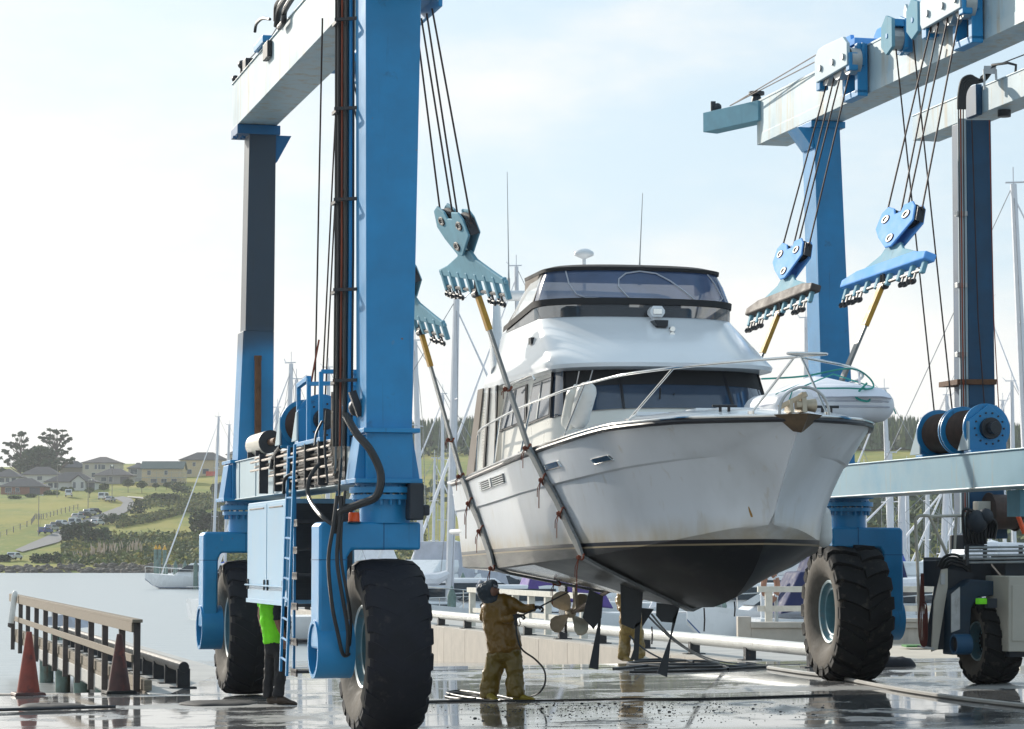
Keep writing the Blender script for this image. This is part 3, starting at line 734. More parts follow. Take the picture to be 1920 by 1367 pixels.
b = MB(LF); b.cyl((-.40, -.25, 2.42), (-.40, -.25, 2.435), .075, n=16, m=1); b.lathe([(.0, .10), (.055, .10), (.062, .085), (.065, .02), (.065, .0)], (-.40, -.25, 2.435), (0, 0, 1), 16, m=0)
b.build('beacon', ['beacon_orange', 'dark_steel'], lift)
b = MB(LF); b.span(.18, .34, -.5, -.25, 2.45, 2.86); b.span(.34, .42, -.45, -.3, 2.5, 2.62); b.build('slew_motor', 'crane2_dark', lift, smooth=0, bevel=.02)

# clutter along the left top beam
hose(None, [tuple(Lt(p, q, -.2)) for p, q in ((478, 60), (481, 45), (492, 35), (506, 36))], .022)
hose(None, [tuple(Lt(p, q, -.28)) for p, q in ((519, 50), (522, 25), (528, 8), (545, -14))], .045)
hose(None, [tuple(Lt(p, q, -.30)) for p, q in ((524, 52), (532, 40), (534, 20), (552, -10))], .04)
hose(None, [tuple(Lt(p, q, -.26)) for p, q in ((516, 40), (518, 10), (530, -6))], .03)
for bx_ in ((-.22, -.02, 8.95, 9.25, 9.215, 9.40), (-.24, -.16, 7.4, 7.6, 9.215, 9.36), (-.3, -.232, 6.5, 6.9, 8.95, 9.18)):
    b = MB(LF); b.span(*bx_); b.build('junction_box', 'dark_steel', lift, smooth=0, bevel=.01)
b = MB(LF); b.span(-.15, -.1, 9.9, 9.95, 9.215, 9.45); b.ball((-.12, 9.92, 9.48), .07); b.build('cable_post', 'dark_steel', lift, smooth=0)
b = MB(LF); b.ball((-.2, 10.05, 9.28), .06); b.build('beam_lamp', 'dark_steel', lift)
b = MB(LF); b.tube([(-.12, 9.92, 9.45), (-.15, 7.0, 9.35), (-.2, 4, 9.5)], .008, 5); b.build('beam_cable', 'cable', lift)

# --- right rail
b = MB(RF); b.span(-.42, .18, -9.2, .45, 2.805, 3.255)
b.span(-.44, .20, -9.2, .45, 3.255, 3.275); b.span(-.44, .20, -9.2, .45, 2.785, 2.805, m=1)
b.build('base_beam', ['pale_blue_paint', 'pale_paint'], lift, smooth=0, bevel=.006)
for s in (0, -9.4):
    b = MB(RF); b.span(-.34, .30, s - .36, s + .36, 2.775, 3.23); b.span(-.36, .32, s - .38, s + .38, 3.28, 3.33)
    b.build('column_base', 'blue_paint', lift, smooth=0, bevel=.008)
    b = taper(RF, -.50, .02, s - .30, s + .24, 3.33, -.60, -.18, s - .30, s + .24, 8.64)
    b.build('column', 'blue_paint', lift, smooth=0, bevel=.008)
    b = MB(RF); b.span(-.66, -.10, s - .34, s + .30, 8.52, 8.62)
    b.hexa([(-.62, s - .28, 8.2), (-.60, s - .28, 8.2), (-.60, s + .2, 8.2), (-.62, s + .2, 8.2)], [(-.86, s - .28, 8.52), (-.60, s - .28, 8.52), (-.60, s + .2, 8.52), (-.86, s + .2, 8.52)])
    b.build('column_head', 'blue_paint', lift, smooth=0, bevel=.006)
b = MB(RF); b.span(-.65, -.12, -11.5, 2.2, 8.63, 9.33)
b.span(-.655, -.65, -11.5, 2.18, 8.63, 8.80, m=0)
b.span(-.66, -.11, -11.5, 2.2, 9.33, 9.36)
b.build('top_beam', 'pale_paint', lift, smooth=0, bevel=.006)
p0 = Vector((3.34, 42.75, 9.33)); p1 = Vector((4.15, 41.55, 9.33))
b = MB(); b.bar(p0, p1, .30, .33); b.build('stub_beam', 'faded_blue', lift, smooth=0, bevel=.006)
b = MB(); b.cyl(p1 + Vector((-.12, .18, .17)), p1 + Vector((-.12, .18, .30)), .10, .06, n=12); b.cyl(p1 + Vector((-.12, .18, .30)), p1 + Vector((-.12, .18, .35)), .13, n=12)
b.build('capstan', 'crane2_dark', lift, smooth=30)
b = MB(); b.ball(p0 + Vector((.12, -.1, .26)), .07); b.bar(p0 + Vector((.05, -.05, .16)), p0 + Vector((.05, -.05, .36)), .08, .1); b.bar(p0 + Vector((.05, -.06, .26)), p0 + Vector((.12, -.1, .26)), .04, .04)
b.build('rope_anchor', 'crane2_dark', lift, smooth=30)
RW = lambda px, py, t: tuple(Rt(px, py, t))
for a, q in (((1378, 182), (1535, 100)), ((1400, 176), (1536, 112))):
    b = MB(); b.tube([p0 + Vector((.3, -.45, .22)), RW(*q, -.75)], .010, 6); b.build('stay_wire', 'cable', lift)

# rope trolleys riding the right top beam
def trolley(s, parent):
    b = MB(RF)
    # saddle over the beam
    b.span(-.80, .02, s - .42, s + .30, 9.38, 9.48); b.prism([(-.55, 0), (.5, 0), (.42, .30), (.30, .38), (-.40, .38), (-.52, .28)], (-.10, s, 9.40), (0, 1, 0), (0, 0, 1), (-1, 0, 0), .06)
    b.prism([(-.35, 0), (.3, 0), (.28, .22), (-.3, .22)], (-.62, s + .35, 9.40), (0, 1, 0), (0, 0, 1), (-1, 0, 0), .06)
    b.build('trolley', 'blue_paint_bright', parent, smooth=30, bevel=.01)
    t = b
    root = bpy.data.objects[-1] if False else COL.objects[-1]
    b = MB(RF)   # pale cheek plate facing the dock
    b.prism([(-.66, 9.02), (.60, 8.98), (.66, 9.06), (.66, 9.36), (.52, 9.46), (.30, 9.48), (-.50, 9.46), (-.66, 9.34)], (-1.02, s, 0), (0, 1, 0), (0, 0, 1), (1, 0, 0), .05)
    b.prism([(-.66, 9.02), (.60, 8.98), (.66, 9.06), (.66, 9.36), (-.66, 9.36)], (-.78, s, 0), (0, 1, 0), (0, 0, 1), (1, 0, 0), .04, m=1)
    b.build('cheek_plate', ['white_paint_panel', 'blue_paint'], root, smooth=0, bevel=.008)
    for y in (-.52, -.1, .40):
        b = MB(RF); b.cyl((-.95, s + y, 9.10), (-.80, s + y, 9.10), .20, n=20); b.build('sheave', 'galv', root, smooth=40)
        b = MB(RF); b.cyl((-1.05, s + y, 9.16), (-.97, s + y, 9.16), .05, n=10); b.build('sheave_pin', 'galv', root, smooth=40)
    b = MB(RF)   # hanging C bracket on the beam side
    for y0, y1, z0, z1 in ((-.62, -.50, 8.62, 9.36), (-.12, 0.0, 8.62, 9.36), (-.62, 0.0, 8.58, 8.68)):
        b.span(-.84, -.68, s + y0, s + y1, z0, z1)
    b.build('bracket', 'blue_paint', root, smooth=0, bevel=.012)
    for bx_ in ((-1.0, -.86, s + .50, s + .66, 8.86, 9.12), (-1.0, -.86, s - .70, s - .56, 8.94, 9.2)):
        b = MB(RF); b.span(*bx_); b.build('end_hook', 'blue_paint', root, smooth=0, bevel=.012)
    return root
for s in (-2.1, -6.1):
    trolley(s, lift)
# fixed lead blocks between the trolleys
for (px, py) in ((1668, 66), (1716, 36)):
    c = Rt(px, py, -.95); s = (c - FR).dot(uR); z = c.z - FR.z
    b = MB(RF)
    hexp = [(-.20, -.20), (.02, -.28), (.20, -.14), (.20, .14), (.02, .28), (-.2, .2)]
    b.prism(hexp, (-1.0, s, z), (0, 1, 0), (0, 0, 1), (1, 0, 0), .05, m=1)
    b.prism(hexp, (-.80, s, z), (0, 1, 0), (0, 0, 1), (1, 0, 0), .05)
    b.span(-.96, -.80, s - .18, s + .0, z + .1, z + .2); b.span(-.80, -.655, s - .12, s + .12, z - .25, z + .02)
    b.cyl((-.95, s - .02, z - .05), (-.80, s - .02, z - .05), .17, n=16, m=2)
    b.cyl((-1.01, s - .02, z - .02), (-.99, s - .02, z - .02), .04, n=8)
    b.build('lead_block', ['blue_paint', 'faded_blue', 'galv'], lift, smooth=0, bevel=.006)
b = MB(RF); b.prism([(-.06, 0), (.06, 0), (.06, .3), (0, .38), (-.06, .3)], (-.5, -3.7, 9.36), (0, 1, 0), (0, 0, 1), (1, 0, 0), .04); b.build('lifting_eye', 'pale_paint', lift, smooth=0)
# rust-edged web plate joints
# winch with two drums on the right base beam
wc = Rt(1850, 850, -.12); ws = (wc - FR).dot(uR)
make_winch(RF, ws - .05, -.12, 3.277, lift, L=1.65, h=.66, wd=.52, n=2)
# ropes from the lead blocks down to that winch
for (a, q) in (((1680, 92), (1752, 775)), ((1712, 72), (1786, 775))):
    b = MB(); b.tube([RW(*a, -.9), RW(*q, -.15)], .011, 6); b.build('hoist_line', 'cable', lift)
# left side trolleys, up out of the picture
for s in (2.9, 7.3):
    b = MB(LF); b.span(.37, 1.25, s - .5, s + .5, 9.0, 9.12); b.span(-.3, .5, s - .4, s + .4, 9.23, 9.33)
    b.prism([(-.6, 8.85), (.6, 8.85), (.6, 9.3), (-.6, 9.3)], (1.15, s, 0), (0, 1, 0), (0, 0, 1), (1, 0, 0), .05)
    b.build('trolley', 'blue_paint', lift, smooth=0, bevel=.01)
# ------------------------------------------------------------------ the motor cruiser in the slings
BS = Vector((3.116, 27.7, 0)); TB = R(12)
BF = frame(BS, TB)                      # x = across to port (b), y = aft from the stem (a), z up
boat = thing('motor_cruiser', 'white flybridge motor cruiser with black antifouling hanging in the lift slings', 'motor boat', BS, TB)
BX = Vector((math.cos(TB), math.sin(TB), 0)); BY = Vector((-math.sin(TB), math.cos(TB), 0))
def Bb(px, py, b_):                     # pixel on the fore-and-aft plane x=b -> local coordinates
    p = hit(px, py, BS + BX * b_, BX); r = p - BS
    return Vector((r.dot(BX), r.dot(BY), p.z))
LEN = 11.2
sheer_b = lambda a: interp(a, [-.02, .06, .2, .45, .8, 1.3, 2.0, 3.2, 4.5, 6, 8, 9.7, 11.2], [.012, .15, .33, .66, .98, 1.27, 1.52, 1.67, 1.77, 1.84, 1.85, 1.78, 1.70])
sheer_z = lambda a: interp(a, [0, 1, 2.5, 5, 7, 9.2, 11.2], [3.56, 3.57, 3.54, 3.40, 3.28, 3.18, 3.15])
chine_b = lambda a: interp(a, [1.0, 1.35, 2.0, 3.1, 4.2, 6, 8, 11.2], [0, .40, .84, 1.20, 1.42, 1.55, 1.56, 1.50])
chine_z = lambda a: interp(a, [0, 1.03, 1.35, 2.0, 3.1, 4.2, 8.4, 11.2], [2.43, 2.43, 2.36, 2.24, 2.12, 2.04, 1.90, 1.90])
keel_z = lambda a: interp(a, [-.02, .25, .56, 1.03, 1.27, 1.58, 1.95, 2.46, 3.27, 4.44, 6, 8.2, 11.2], [3.50, 3.25, 2.95, 2.43, 2.23, 1.94, 1.75, 1.55, 1.44, 1.41, 1.45, 1.55, 1.70])
wl_z = lambda a: 2.262 - .0135 * a
def section(a):
    """half section from the keel up to the sheer"""
    kz, cb, sb, sz = keel_z(a), chine_b(a), sheer_b(a), sheer_z(a)
    cz = max(chine_z(a), kz)
    pts = []
    bow = max(0, min(1, (3.2 - a) / 2.2))
    for t in (0, .12, .35, .6, .82, 1.0):                       # bottom panel; full and rounded near the forefoot
        bb = cb * t; q = t ** (1.0 - .08 * bow)
        pts.append((bb + (.03 if 0 < t < .2 else 0) * (1 - bow), lerp(kz, cz - .03, q)))
    ct = .055 * min(1, cb / .4)
    pts.append((cb + ct, cz - .012)); pts.append((cb + ct + .004, cz + .02))
    p = 1.0 + .62 * max(0, min(1, (6.5 - a) / 5.5))
    for t in (.08, .18, .30, .42, .54, .640, .655, .75, .86, .94, 1.0):
        bb = lerp(cb + ct, sb, t ** p) + (.026 if t > .65 else 0)
        pts.append((bb, lerp(cz + .02, sz, t)))
    return pts
sts = [-.02, .03, .1, .2, .33, .46, .60, .75, .9, 1.03, 1.15, 1.3, 1.5, 1.75, 2.05, 2.4, 2.8, 3.3, 3.9, 4.6, 5.4, 6.3, 7.3, 8.4, 9.5, 10.4, 11.2]

def hull_material():
    m = bpy.data.materials.new('hull_paint'); MATS['hull_paint'] = m; m.use_nodes = True
    nt = m.node_tree; N = nt.nodes; L = nt.links; b = N['Principled BSDF']
    tc = N.new('ShaderNodeTexCoord'); sx = N.new('ShaderNodeSeparateXYZ'); L.new(tc.outputs['Object'], sx.inputs['Vector'])
    def M(op, a, c, d=None):
        x = N.new('ShaderNodeMath'); x.operation = op
        for i, q in enumerate((a, c, d)):
            if q is None: continue
            if isinstance(q, (int, float)): x.inputs[i].default_value = q
            else: L.new(q, x.inputs[i])
        return x.outputs[0]
    def NZ(scale, st, det=6, loc=0):
        mp = N.new('ShaderNodeMapping'); mp.inputs['Scale'].default_value = st; mp.inputs['Location'].default_value = (loc, loc, loc); L.new(tc.outputs['Object'], mp.inputs['Vector'])
        n = N.new('ShaderNodeTexNoise'); n.inputs['Scale'].default_value = scale; n.inputs['Detail'].default_value = det; n.inputs['Roughness'].default_value = .6; L.new(mp.outputs['Vector'], n.inputs['Vector']); return n.outputs['Fac']
    def RG(v, a, c, lo=0., hi=1., sm=True):
        r = N.new('ShaderNodeMapRange'); r.inputs['From Min'].default_value = a; r.inputs['From Max'].default_value = c; r.inputs['To Min'].default_value = lo; r.inputs['To Max'].default_value = hi
        if sm: r.interpolation_type = 'SMOOTHSTEP'
        L.new(v, r.inputs['Value']); return r.outputs['Result']
    def MX(f, a, c):
        x = N.new('ShaderNodeMix'); x.data_type = 'RGBA'
        if isinstance(f, float): x.inputs['Factor'].default_value = f
        else: L.new(f, x.inputs['Factor'])
        for k, q in (('A', a), ('B', c)):
            if isinstance(q, tuple): x.inputs[k].default_value = (*q, 1)
            else: L.new(q, x.inputs[k])
        return x.outputs['Result']
    h = M('ADD', M('MULTIPLY_ADD', sx.outputs['Y'], .0135, sx.outputs['Z']), -2.262)      # height over the painted waterline
    wob = NZ(3, (2, 1, .4), 5)
    gel = MX(RG(NZ(.9, (1, 1, .4), 5, 3), .4, .7), (.63, .655, .69), (.54, .56, .58))
    scum = M('MULTIPLY', RG(M('ADD', h, M('MULTIPLY', wob, .22)), .02, .42, 1, 0), RG(NZ(2, (1.5, 1.5, .6), 6, 9), .2, .7, .35, .95))
    gel = MX(scum, gel, (.42, .335, .20))
    drip = M('MULTIPLY', RG(NZ(2.2, (3.5, 3.5, .12), 5, 5), .58, .74), .45)
    gel = MX(drip, gel, (.44, .39, .31))
    yr = RG(sx.outputs['Y'], 2.6, 5.6)
    bot = MX(yr, MX(RG(NZ(2.2, (1, .6, 1.5), 7, 11), .50, .72), (.008, .009, .012), (.030, .032, .030)), MX(RG(NZ(3, (.8, .3, 2), 7, 2), .35, .7), (.07, .07, .066), (.20, .195, .18)))
    c = MX(RG(h, -.0001, .0001, 0, 1, False), MX(RG(h, -.0451, -.0449, 0, 1, False), MX(RG(h, -.0651, -.0649, 0, 1, False), bot, (.34, .27, .17)), (.012, .012, .018)), gel)
    L.new(c, b.inputs['Base Color'])
    L.new(RG(h, -.06, .0, .36, .30), b.inputs['Roughness']); L.new(RG(h, -.06, 0, 0, .12), b.inputs['Coat Weight']); L.new(RG(h, -.06, 0, .2, .5), b.inputs['Specular IOR Level']); b.inputs['Coat Roughness'].default_value = .08
    bp = N.new('ShaderNodeBump'); bp.inputs['Strength'].default_value = .035; bp.inputs['Distance'].default_value = .03
    L.new(NZ(.8, (1, 1, .5), 2, 1), bp.inputs['Height']); L.new(bp.outputs['Normal'], b.inputs['Normal'])
    return m
hull_material()
b = MB(BF)
rings = []
for a in sts:
    s = section(a); rings.append([(x, a, z) for x, z in s[::-1]] + [(-x, a, z) for x, z in s[1:]])
npt = len(section(5)); nb = 6
def hm(i, j):
    k = j if j < npt - 1 else 2 * (npt - 1) - 1 - j          # 0 at the sheer, npt-2 at the keel
    seg = npt - 2 - k
    if seg >= 5: return 0
    return 0 if sts[i] < 6.2 else 2
b.loft(rings, False, False, mfun=hm)
b.add([tuple(Vector(p)) for p in rings[-1]], [tuple(range(len(rings[-1])))], 0)
hull = b.build('hull', ['hull_paint', 'antifoul', 'wet_bottom'], boat, smooth=22)

# rub rail: chrome bead over a dark strip along the sheer
for nm, off, zz, r_, m_ in (('rub_rail', .022, -.03, .030, 'stripe_black'), ('rail_bead', .030, .012, .020, 'chrome')):
    b = MB(BF)
    pts = [(-(sheer_b(a) + off), a, sheer_z(a) + zz) for a in sts[::-1]] + [((sheer_b(a) + off), a, sheer_z(a) + zz) for a in sts]
    b.tube(pts, r_, 8); b.build(nm, m_, hull)
# deck: crowned foredeck carried up to the windscreen
def deck_z(a, bb):
    hb = sheer_b(a); cr = interp(a, [0, 1.2, 4.8, 6.2, 11], [.03, .12, .36, .30, .05])
    f = max(0, 1 - abs(bb / hb) ** 2.6)
    return sheer_z(a) + .02 + cr * f
b = MB(BF)
b.loft([[(sheer_b(a) * q, a, deck_z(a, sheer_b(a) * q)) for q in [-1, -.96, -.85, -.7, -.5, -.25, 0, .25, .5, .7, .85, .96, 1]] for a in sts], False, False)
b.build('deck', 'gelcoat_clean', boat, smooth=50)
b = MB(BF)
for (a0, a1, bb) in ((3.1, 3.25, -.75), (2.2, 2.9, .0)):
    b.span(bb - .25, bb + .25, a0, a1, deck_z(a0, bb) - .02, deck_z(a0, bb) + .03)
b.span(-.3, .25, 3.0, 3.55, deck_z(3.2, 0) - .02, deck_z(3.2, 0) + .045)
b.build('deck_hatch', 'gelcoat_clean', boat, smooth=0, bevel=.01)

# U-shaped horizontal outline used for cabin, flybridge, screens and canopy
def outline(af, w_, ac, ab, z, n=2.5, k=22, crown=0.0, dz=0.0):
    pts = []
    pts.append((-w_, ab, z + dz))
    for q in (.5,): pts.append((-w_, lerp(ab, ac, q), z + dz * .5))
    for i in range(k + 1):
        th = -math.pi / 2 + math.pi * i / k
        s, c = math.sin(th), math.cos(th)
        pts.append((w_ * math.copysign(abs(s) ** (2 / n), s), ac - (ac - af) * abs(c) ** (2 / n), z + crown * abs(c)))
    for q in (.5,): pts.append((w_, lerp(ac, ab, q), z + dz * .5))
    pts.append((w_, ab, z + dz))
    return pts
# deckhouse
cab = MB(BF)
cab.loft([outline(4.55, 1.46, 6.0, 9.7, 3.3), outline(4.72, 1.45, 5.95, 9.7, 3.80, crown=.10), outline(5.15, 1.37, 6.15, 9.6, 4.46)], True, True)
cabin = cab.build('cabin', 'cream_gel', boat, smooth=35)
# windscreen band, standing 4 mm proud of the house front
g = MB(BF)
lo = outline(4.715, 1.462, 5.945, 9.7, 3.815, crown=.105); hi = outline(5.135, 1.385, 6.145, 9.6, 4.44)
i0, i1 = 3, len(lo) - 4
g.loft([[tuple(Vector(p) + Vector((0, -.006, 0))) for p in lo[i0:i1 + 1]], [tuple(Vector(p) + Vector((0, -.006, 0))) for p in hi[i0:i1 + 1]]], False, False)
ws = g.build('windscreen', 'dark_glass', cabin, smooth=60)
for i in (i0, i0 + 2, 10, 16, i1 - 2, i1):
    g = MB(BF); p, q = Vector(lo[i]), Vector(hi[i]); off = Vector((0, -.012, 0)) if 6 < i < 20 else Vector((math.copysign(.006, p.x), -.008, 0))
    g.bar(p + off, q + off, .035 if i in (10, 16) else .05, .012, up=(0, -1, 0)); g.build('windscreen_mullion', 'stripe_black', ws, smooth=0)
v0 = [tuple(Vector(p).lerp(Vector(q), .60) + Vector((0, -.014, 0))) for p, q in zip(lo[i0 + 2:i1 - 1], hi[i0 + 2:i1 - 1])]; v1 = [tuple(Vector(q) + Vector((0, -.014, 0))) for q in hi[i0 + 2:i1 - 1]]
g = MB(BF); g.loft([v0, v1], False, False); g.build('sun_visor', 'canvas_black', ws, smooth=60)
g = MB(BF)      # dark upper visor inside the glass and the wipers
for (p, q) in (((1213, 771), (1243, 750)), ((1238, 727), (1266, 768))):
    A, B_ = Bb(*p, -.25), Bb(*q, -.25); g.tube([(A.x, 4.78, A.z), (B_.x, 4.86, B_.z)], .012, 6)
g.tube([tuple(Bb(1200, 772, -.3) * 1.0), tuple(Bb(1265, 738, -.05) * 1.0)], .008, 5)
g.build('wiper', 'stripe_black', cabin)
# side windows and frames, both sides
for sg in (-1, 1):
    def wall(a, z, off): return (sg * (interp(z, [3.3, 3.8, 4.46], [1.46, 1.45, 1.37]) + off), a, z)
    for (a0, a1, q0, q1) in ((5.75, 7.05, 0, .16), (7.22, 8.75, .1, .22)):
        fr = MB(BF)
        P = [wall(a0 + .0, 3.86, .006), wall(a1 + q1, 3.80, .006), wall(a1 - .02, 4.36, .006), wall(a0 + q0 + .12, 4.38, .006)]
        c = sum((Vector(p) for p in P), Vector()) / 4
        Pi = [tuple(c + (Vector(p) - c) * .90 + Vector((sg * .008, 0, 0))) for p in P]
        fr.add(P + [tuple(Vector(p) + Vector((sg * .016, 0, 0))) for p in P], [(4, 5, 6, 7), (0, 1, 5, 4), (1, 2, 6, 5), (2, 3, 7, 6), (3, 0, 4, 7)])
        f_ = fr.build('side_window', 'stripe_black', cabin, smooth=0)
        gl = MB(BF); Pg = [tuple(Vector(p) + Vector((sg * .022, 0, 0))) for p in [tuple(c + (Vector(p) - c) * .91) for p in P]]
        gl.add(Pg, [(0, 1, 2, 3)]); gl.build('pane', 'dark_glass', f_, smooth=0)
        ml = MB(BF); A = (Vector(Pg[0]) + Vector(Pg[1])) / 2; B_ = (Vector(Pg[2]) + Vector(Pg[3])) / 2
        ml.bar(A + Vector((sg * .006, 0, 0)), B_ + Vector((sg * .006, 0, 0)), .03, .012, up=(sg, 0, 0)); ml.build('window_divider', 'galv', f_, smooth=0)
# aft cockpit enclosure
for sg in (-1, 1):
    e = MB(BF); x = sg * 1.52
    def quad(P, m, th=.02):
        e.hexa([Vector(p) for p in P], [Vector(p) + Vector((-sg * th, 0, 0)) for p in P], m)
    quad([(x, 9.0, 4.46), (x, 10.05, 4.46), (x, 10.9, 3.22), (x, 9.0, 3.28)], 1, .012)
    x = sg * 1.545
    quad([(x, 9.75, 4.47), (x, 10.12, 4.47), (x, 11.05, 3.20), (x, 10.45, 3.24)], 0)
    quad([(x, 9.28, 4.45), (x, 9.36, 4.45), (x, 9.78, 3.25), (x, 9.66, 3.25)], 2)
    quad([(x, 8.72, 4.45), (x, 8.78, 4.45), (x, 8.98, 3.27), (x, 8.90, 3.27)], 2)
    e.build('cockpit_curtain', ['canvas_brown', 'clear_vinyl_side', 'canvas_black'], boat, smooth=0)
e = MB(BF); e.span(-1.52, 1.52, 9.72, 9.95, 3.2, 4.4); e.build('cockpit_bulkhead', 'cream_gel', boat, smooth=0)

# flybridge moulding
fl = MB(BF)
fl.loft([outline(5.0, 1.38, 6.1, 9.75, 4.43), outline(4.80, 1.50, 5.9, 9.85, 4.45), outline(4.78, 1.515, 5.9, 9.85, 4.50), outline(4.84, 1.51, 5.95, 9.8, 4.535),
         outline(5.16, 1.475, 6.25, 9.7, 4.69), outline(5.55, 1.435, 6.55, 9.55, 4.86), outline(5.98, 1.39, 6.88, 9.4, 5.05), outline(6.28, 1.36, 7.15, 9.3, 5.19), outline(6.34, 1.35, 7.2, 9.3, 5.225), outline(6.42, 1.30, 7.25, 9.2, 5.225)], True, True)
fly = fl.build('flybridge', 'gelcoat_clean', boat, smooth=38)
s = MB(BF)
s.loft([outline(6.33, 1.352, 7.2, 9.0, 5.215, dz=-.08), outline(6.36, 1.36, 7.2, 8.9, 5.43, dz=-.10)], False, False)
s.build('smoked_screen', 'smoke_screen', fly, smooth=60)
s = MB(BF)
A = outline(6.33, 1.375, 7.2, 9.15, 5.39, dz=-.16); B_ = outline(6.34, 1.385, 7.2, 9.05, 5.475, dz=-.17)
s.loft([A, B_, [tuple(Vector(p) * 1) for p in outline(6.40, 1.33, 7.22, 9.05, 5.475, dz=-.17)], outline(6.40, 1.33, 7.2, 9.15, 5.39, dz=-.16)], False, False)
s.build('screen_trim', 'canvas_black', fly, smooth=40)
s = MB(BF)
C0 = outline(6.38, 1.36, 7.22, 8.9, 5.46, dz=-.16); C1 = outline(6.54, 1.29, 7.25, 8.2, 5.70, dz=-.02); C2 = outline(6.66, 1.20, 7.28, 7.75, 5.895)
sel = slice(2, len(C0) - 2)
s.loft([C0[sel], C1[sel], C2[sel]], False, False)
s.build('clear_screen', 'clear_vinyl', fly, smooth=60)
for sg in (0, 1):
    s = MB(BF); idx = [0, 1, 2] if sg == 0 else [-1, -2, -3]
    s.loft([[C0[i] for i in idx], [C1[i] for i in idx], [C2[i] for i in idx]], False, False); s.build('clear_side_screen', 'clear_vinyl_side', fly, smooth=60)
    s = MB(BF); s.bar(C0[idx[0]], C2[idx[0]], .04, .015, up=(1, 0, 0)); s.bar(C0[idx[2]], C2[idx[2]], .07, .02, up=(1, 0, 0)); s.build('screen_strap', 'canvas_black', fly, smooth=0)
# zips sewn into the front screen
def on_screen(x, t):                    # x across -1..1, t up 0..1
    k = 22; n = 2.5
    s_ = math.copysign(abs(x) ** (n / 2), x); c_ = math.sqrt(max(0, 1 - s_ * s_))
    lo_ = Vector((1.36 * x, 7.22 - (7.22 - 6.38) * abs(c_) ** (2 / n), 5.46)); hi_ = Vector((1.20 * x, 7.28 - (7.28 - 6.66) * abs(c_) ** (2 / n), 5.895))
    mid = Vector((1.29 * x, 7.25 - (7.25 - 6.54) * abs(c_) ** (2 / n), 5.70))
    p = lo_.lerp(mid, t / .55) if t < .55 else mid.lerp(hi_, (t - .55) / .45)
    return p + Vector((0, -.012, .004))
s = MB(BF)
s.tube([on_screen(x, t) for x, t in ((-.18, .04), (-.27, .4), (-.26, .65), (-.18, .84), (-.02, .92), (.16, .86), (.30, .62), (.42, .3), (.50, .04))], .011, 5)
s.tube([on_screen(x, t) for x, t in ((-.82, .92), (-.76, .5), (-.68, .14), (-.60, .04), (.0, .02), (.8, .03), (.86, .14), (.84, .6), (.80, .92))], .010, 5)
s.build('screen_zip', 'grey_canvas', fly)
s = MB(BF)
s.loft([outline(6.62, 1.24, 7.27, 8.3, 5.875), outline(6.61, 1.245, 7.27, 8.3, 5.92), outline(6.75, 1.10, 7.4, 8.3, 5.965), outline(7.0, .7, 7.6, 8.2, 5.99)], True, True)
s.build('bimini_top', 'canvas_black', fly, smooth=40)
for sg in (-1, 1):
    s = MB(BF); s.hexa([(sg * 1.24, 7.6, 5.72), (sg * 1.22, 7.6, 5.72), (sg * 1.22, 8.3, 5.72), (sg * 1.24, 8.3, 5.72)], [(sg * 1.235, 7.4, 5.88), (sg * 1.21, 7.4, 5.88), (sg * 1.21, 8.3, 5.88), (sg * 1.235, 8.3, 5.88)]); s.build('bimini_valance', 'canvas_brown', fly, smooth=0)
# flybridge helm seats and console seen dimly through the screen
s = MB(BF); s.span(-.9, .9, 7.3, 7.6, 5.0, 5.45); s.span(-.5, .2, 8.0, 8.3, 5.2, 5.66); s.span(.4, .95, 8.0, 8.3, 5.2, 5.6); s.build('helm_console', 'canvas_black', fly, smooth=0, bevel=.04)
# radar arch
s = MB(BF)
path = [(-1.40, 9.35, 4.70), (-1.38, 9.62, 5.2), (-1.34, 9.86, 5.68), (-1.27, 9.94, 5.80), (-1.12, 9.98, 5.845), (0, 10.0, 5.87), (1.12, 9.98, 5.845), (1.27, 9.94, 5.80), (1.34, 9.86, 5.68), (1.38, 9.62, 5.2), (1.40, 9.35, 4.70)]
s.tube(path, [.17, .15, .115, .11, .10, .10, .10, .11, .115, .15, .17], 12, flat=.62, up=(0, 1, 0))
s.build('radar_arch', 'gelcoat_clean', boat, smooth=60)
s = MB(BF); rd = Bb(1095, 478, .05)
s.cyl((rd.x, rd.y, 5.85), (rd.x, rd.y, 6.43), .028, n=10); s.lathe([(.0, .095), (.07, .085), (.135, .05), (.15, .02), (.14, -.01), (.06, -.045), (.03, -.06), (.0, -.06)], (rd.x, rd.y, rd.z), (0, 0, 1), 24)
s.build('radar_dome', 'gelcoat_clean', boat, smooth=60)
for (p, q, bb) in (((954, 522), (951, 322), -1.25), ((1199, 500), (1205, 362), .0)):
    A = Bb(*p, bb); B_ = Bb(*q, bb); s = MB(BF); s.tube([(A.x, A.y, A.z - .1), tuple(A.lerp(B_, .12)), tuple(B_)], [.016, .009, .004], 6); s.cyl((A.x, A.y, A.z - .25), (A.x, A.y, A.z), .02, n=8); s.build('whip_aerial', 'gelcoat' if False else 'galv', boat)
A = Bb(1014, 530, -.6); s = MB(BF); s.cyl((A.x, A.y, 5.8), (A.x, A.y, A.z), .03, n=8); s.cyl((A.x, A.y, A.z), (A.x, A.y, A.z + .12), .045, n=10); s.build('stern_light', 'gelcoat_clean', boat)
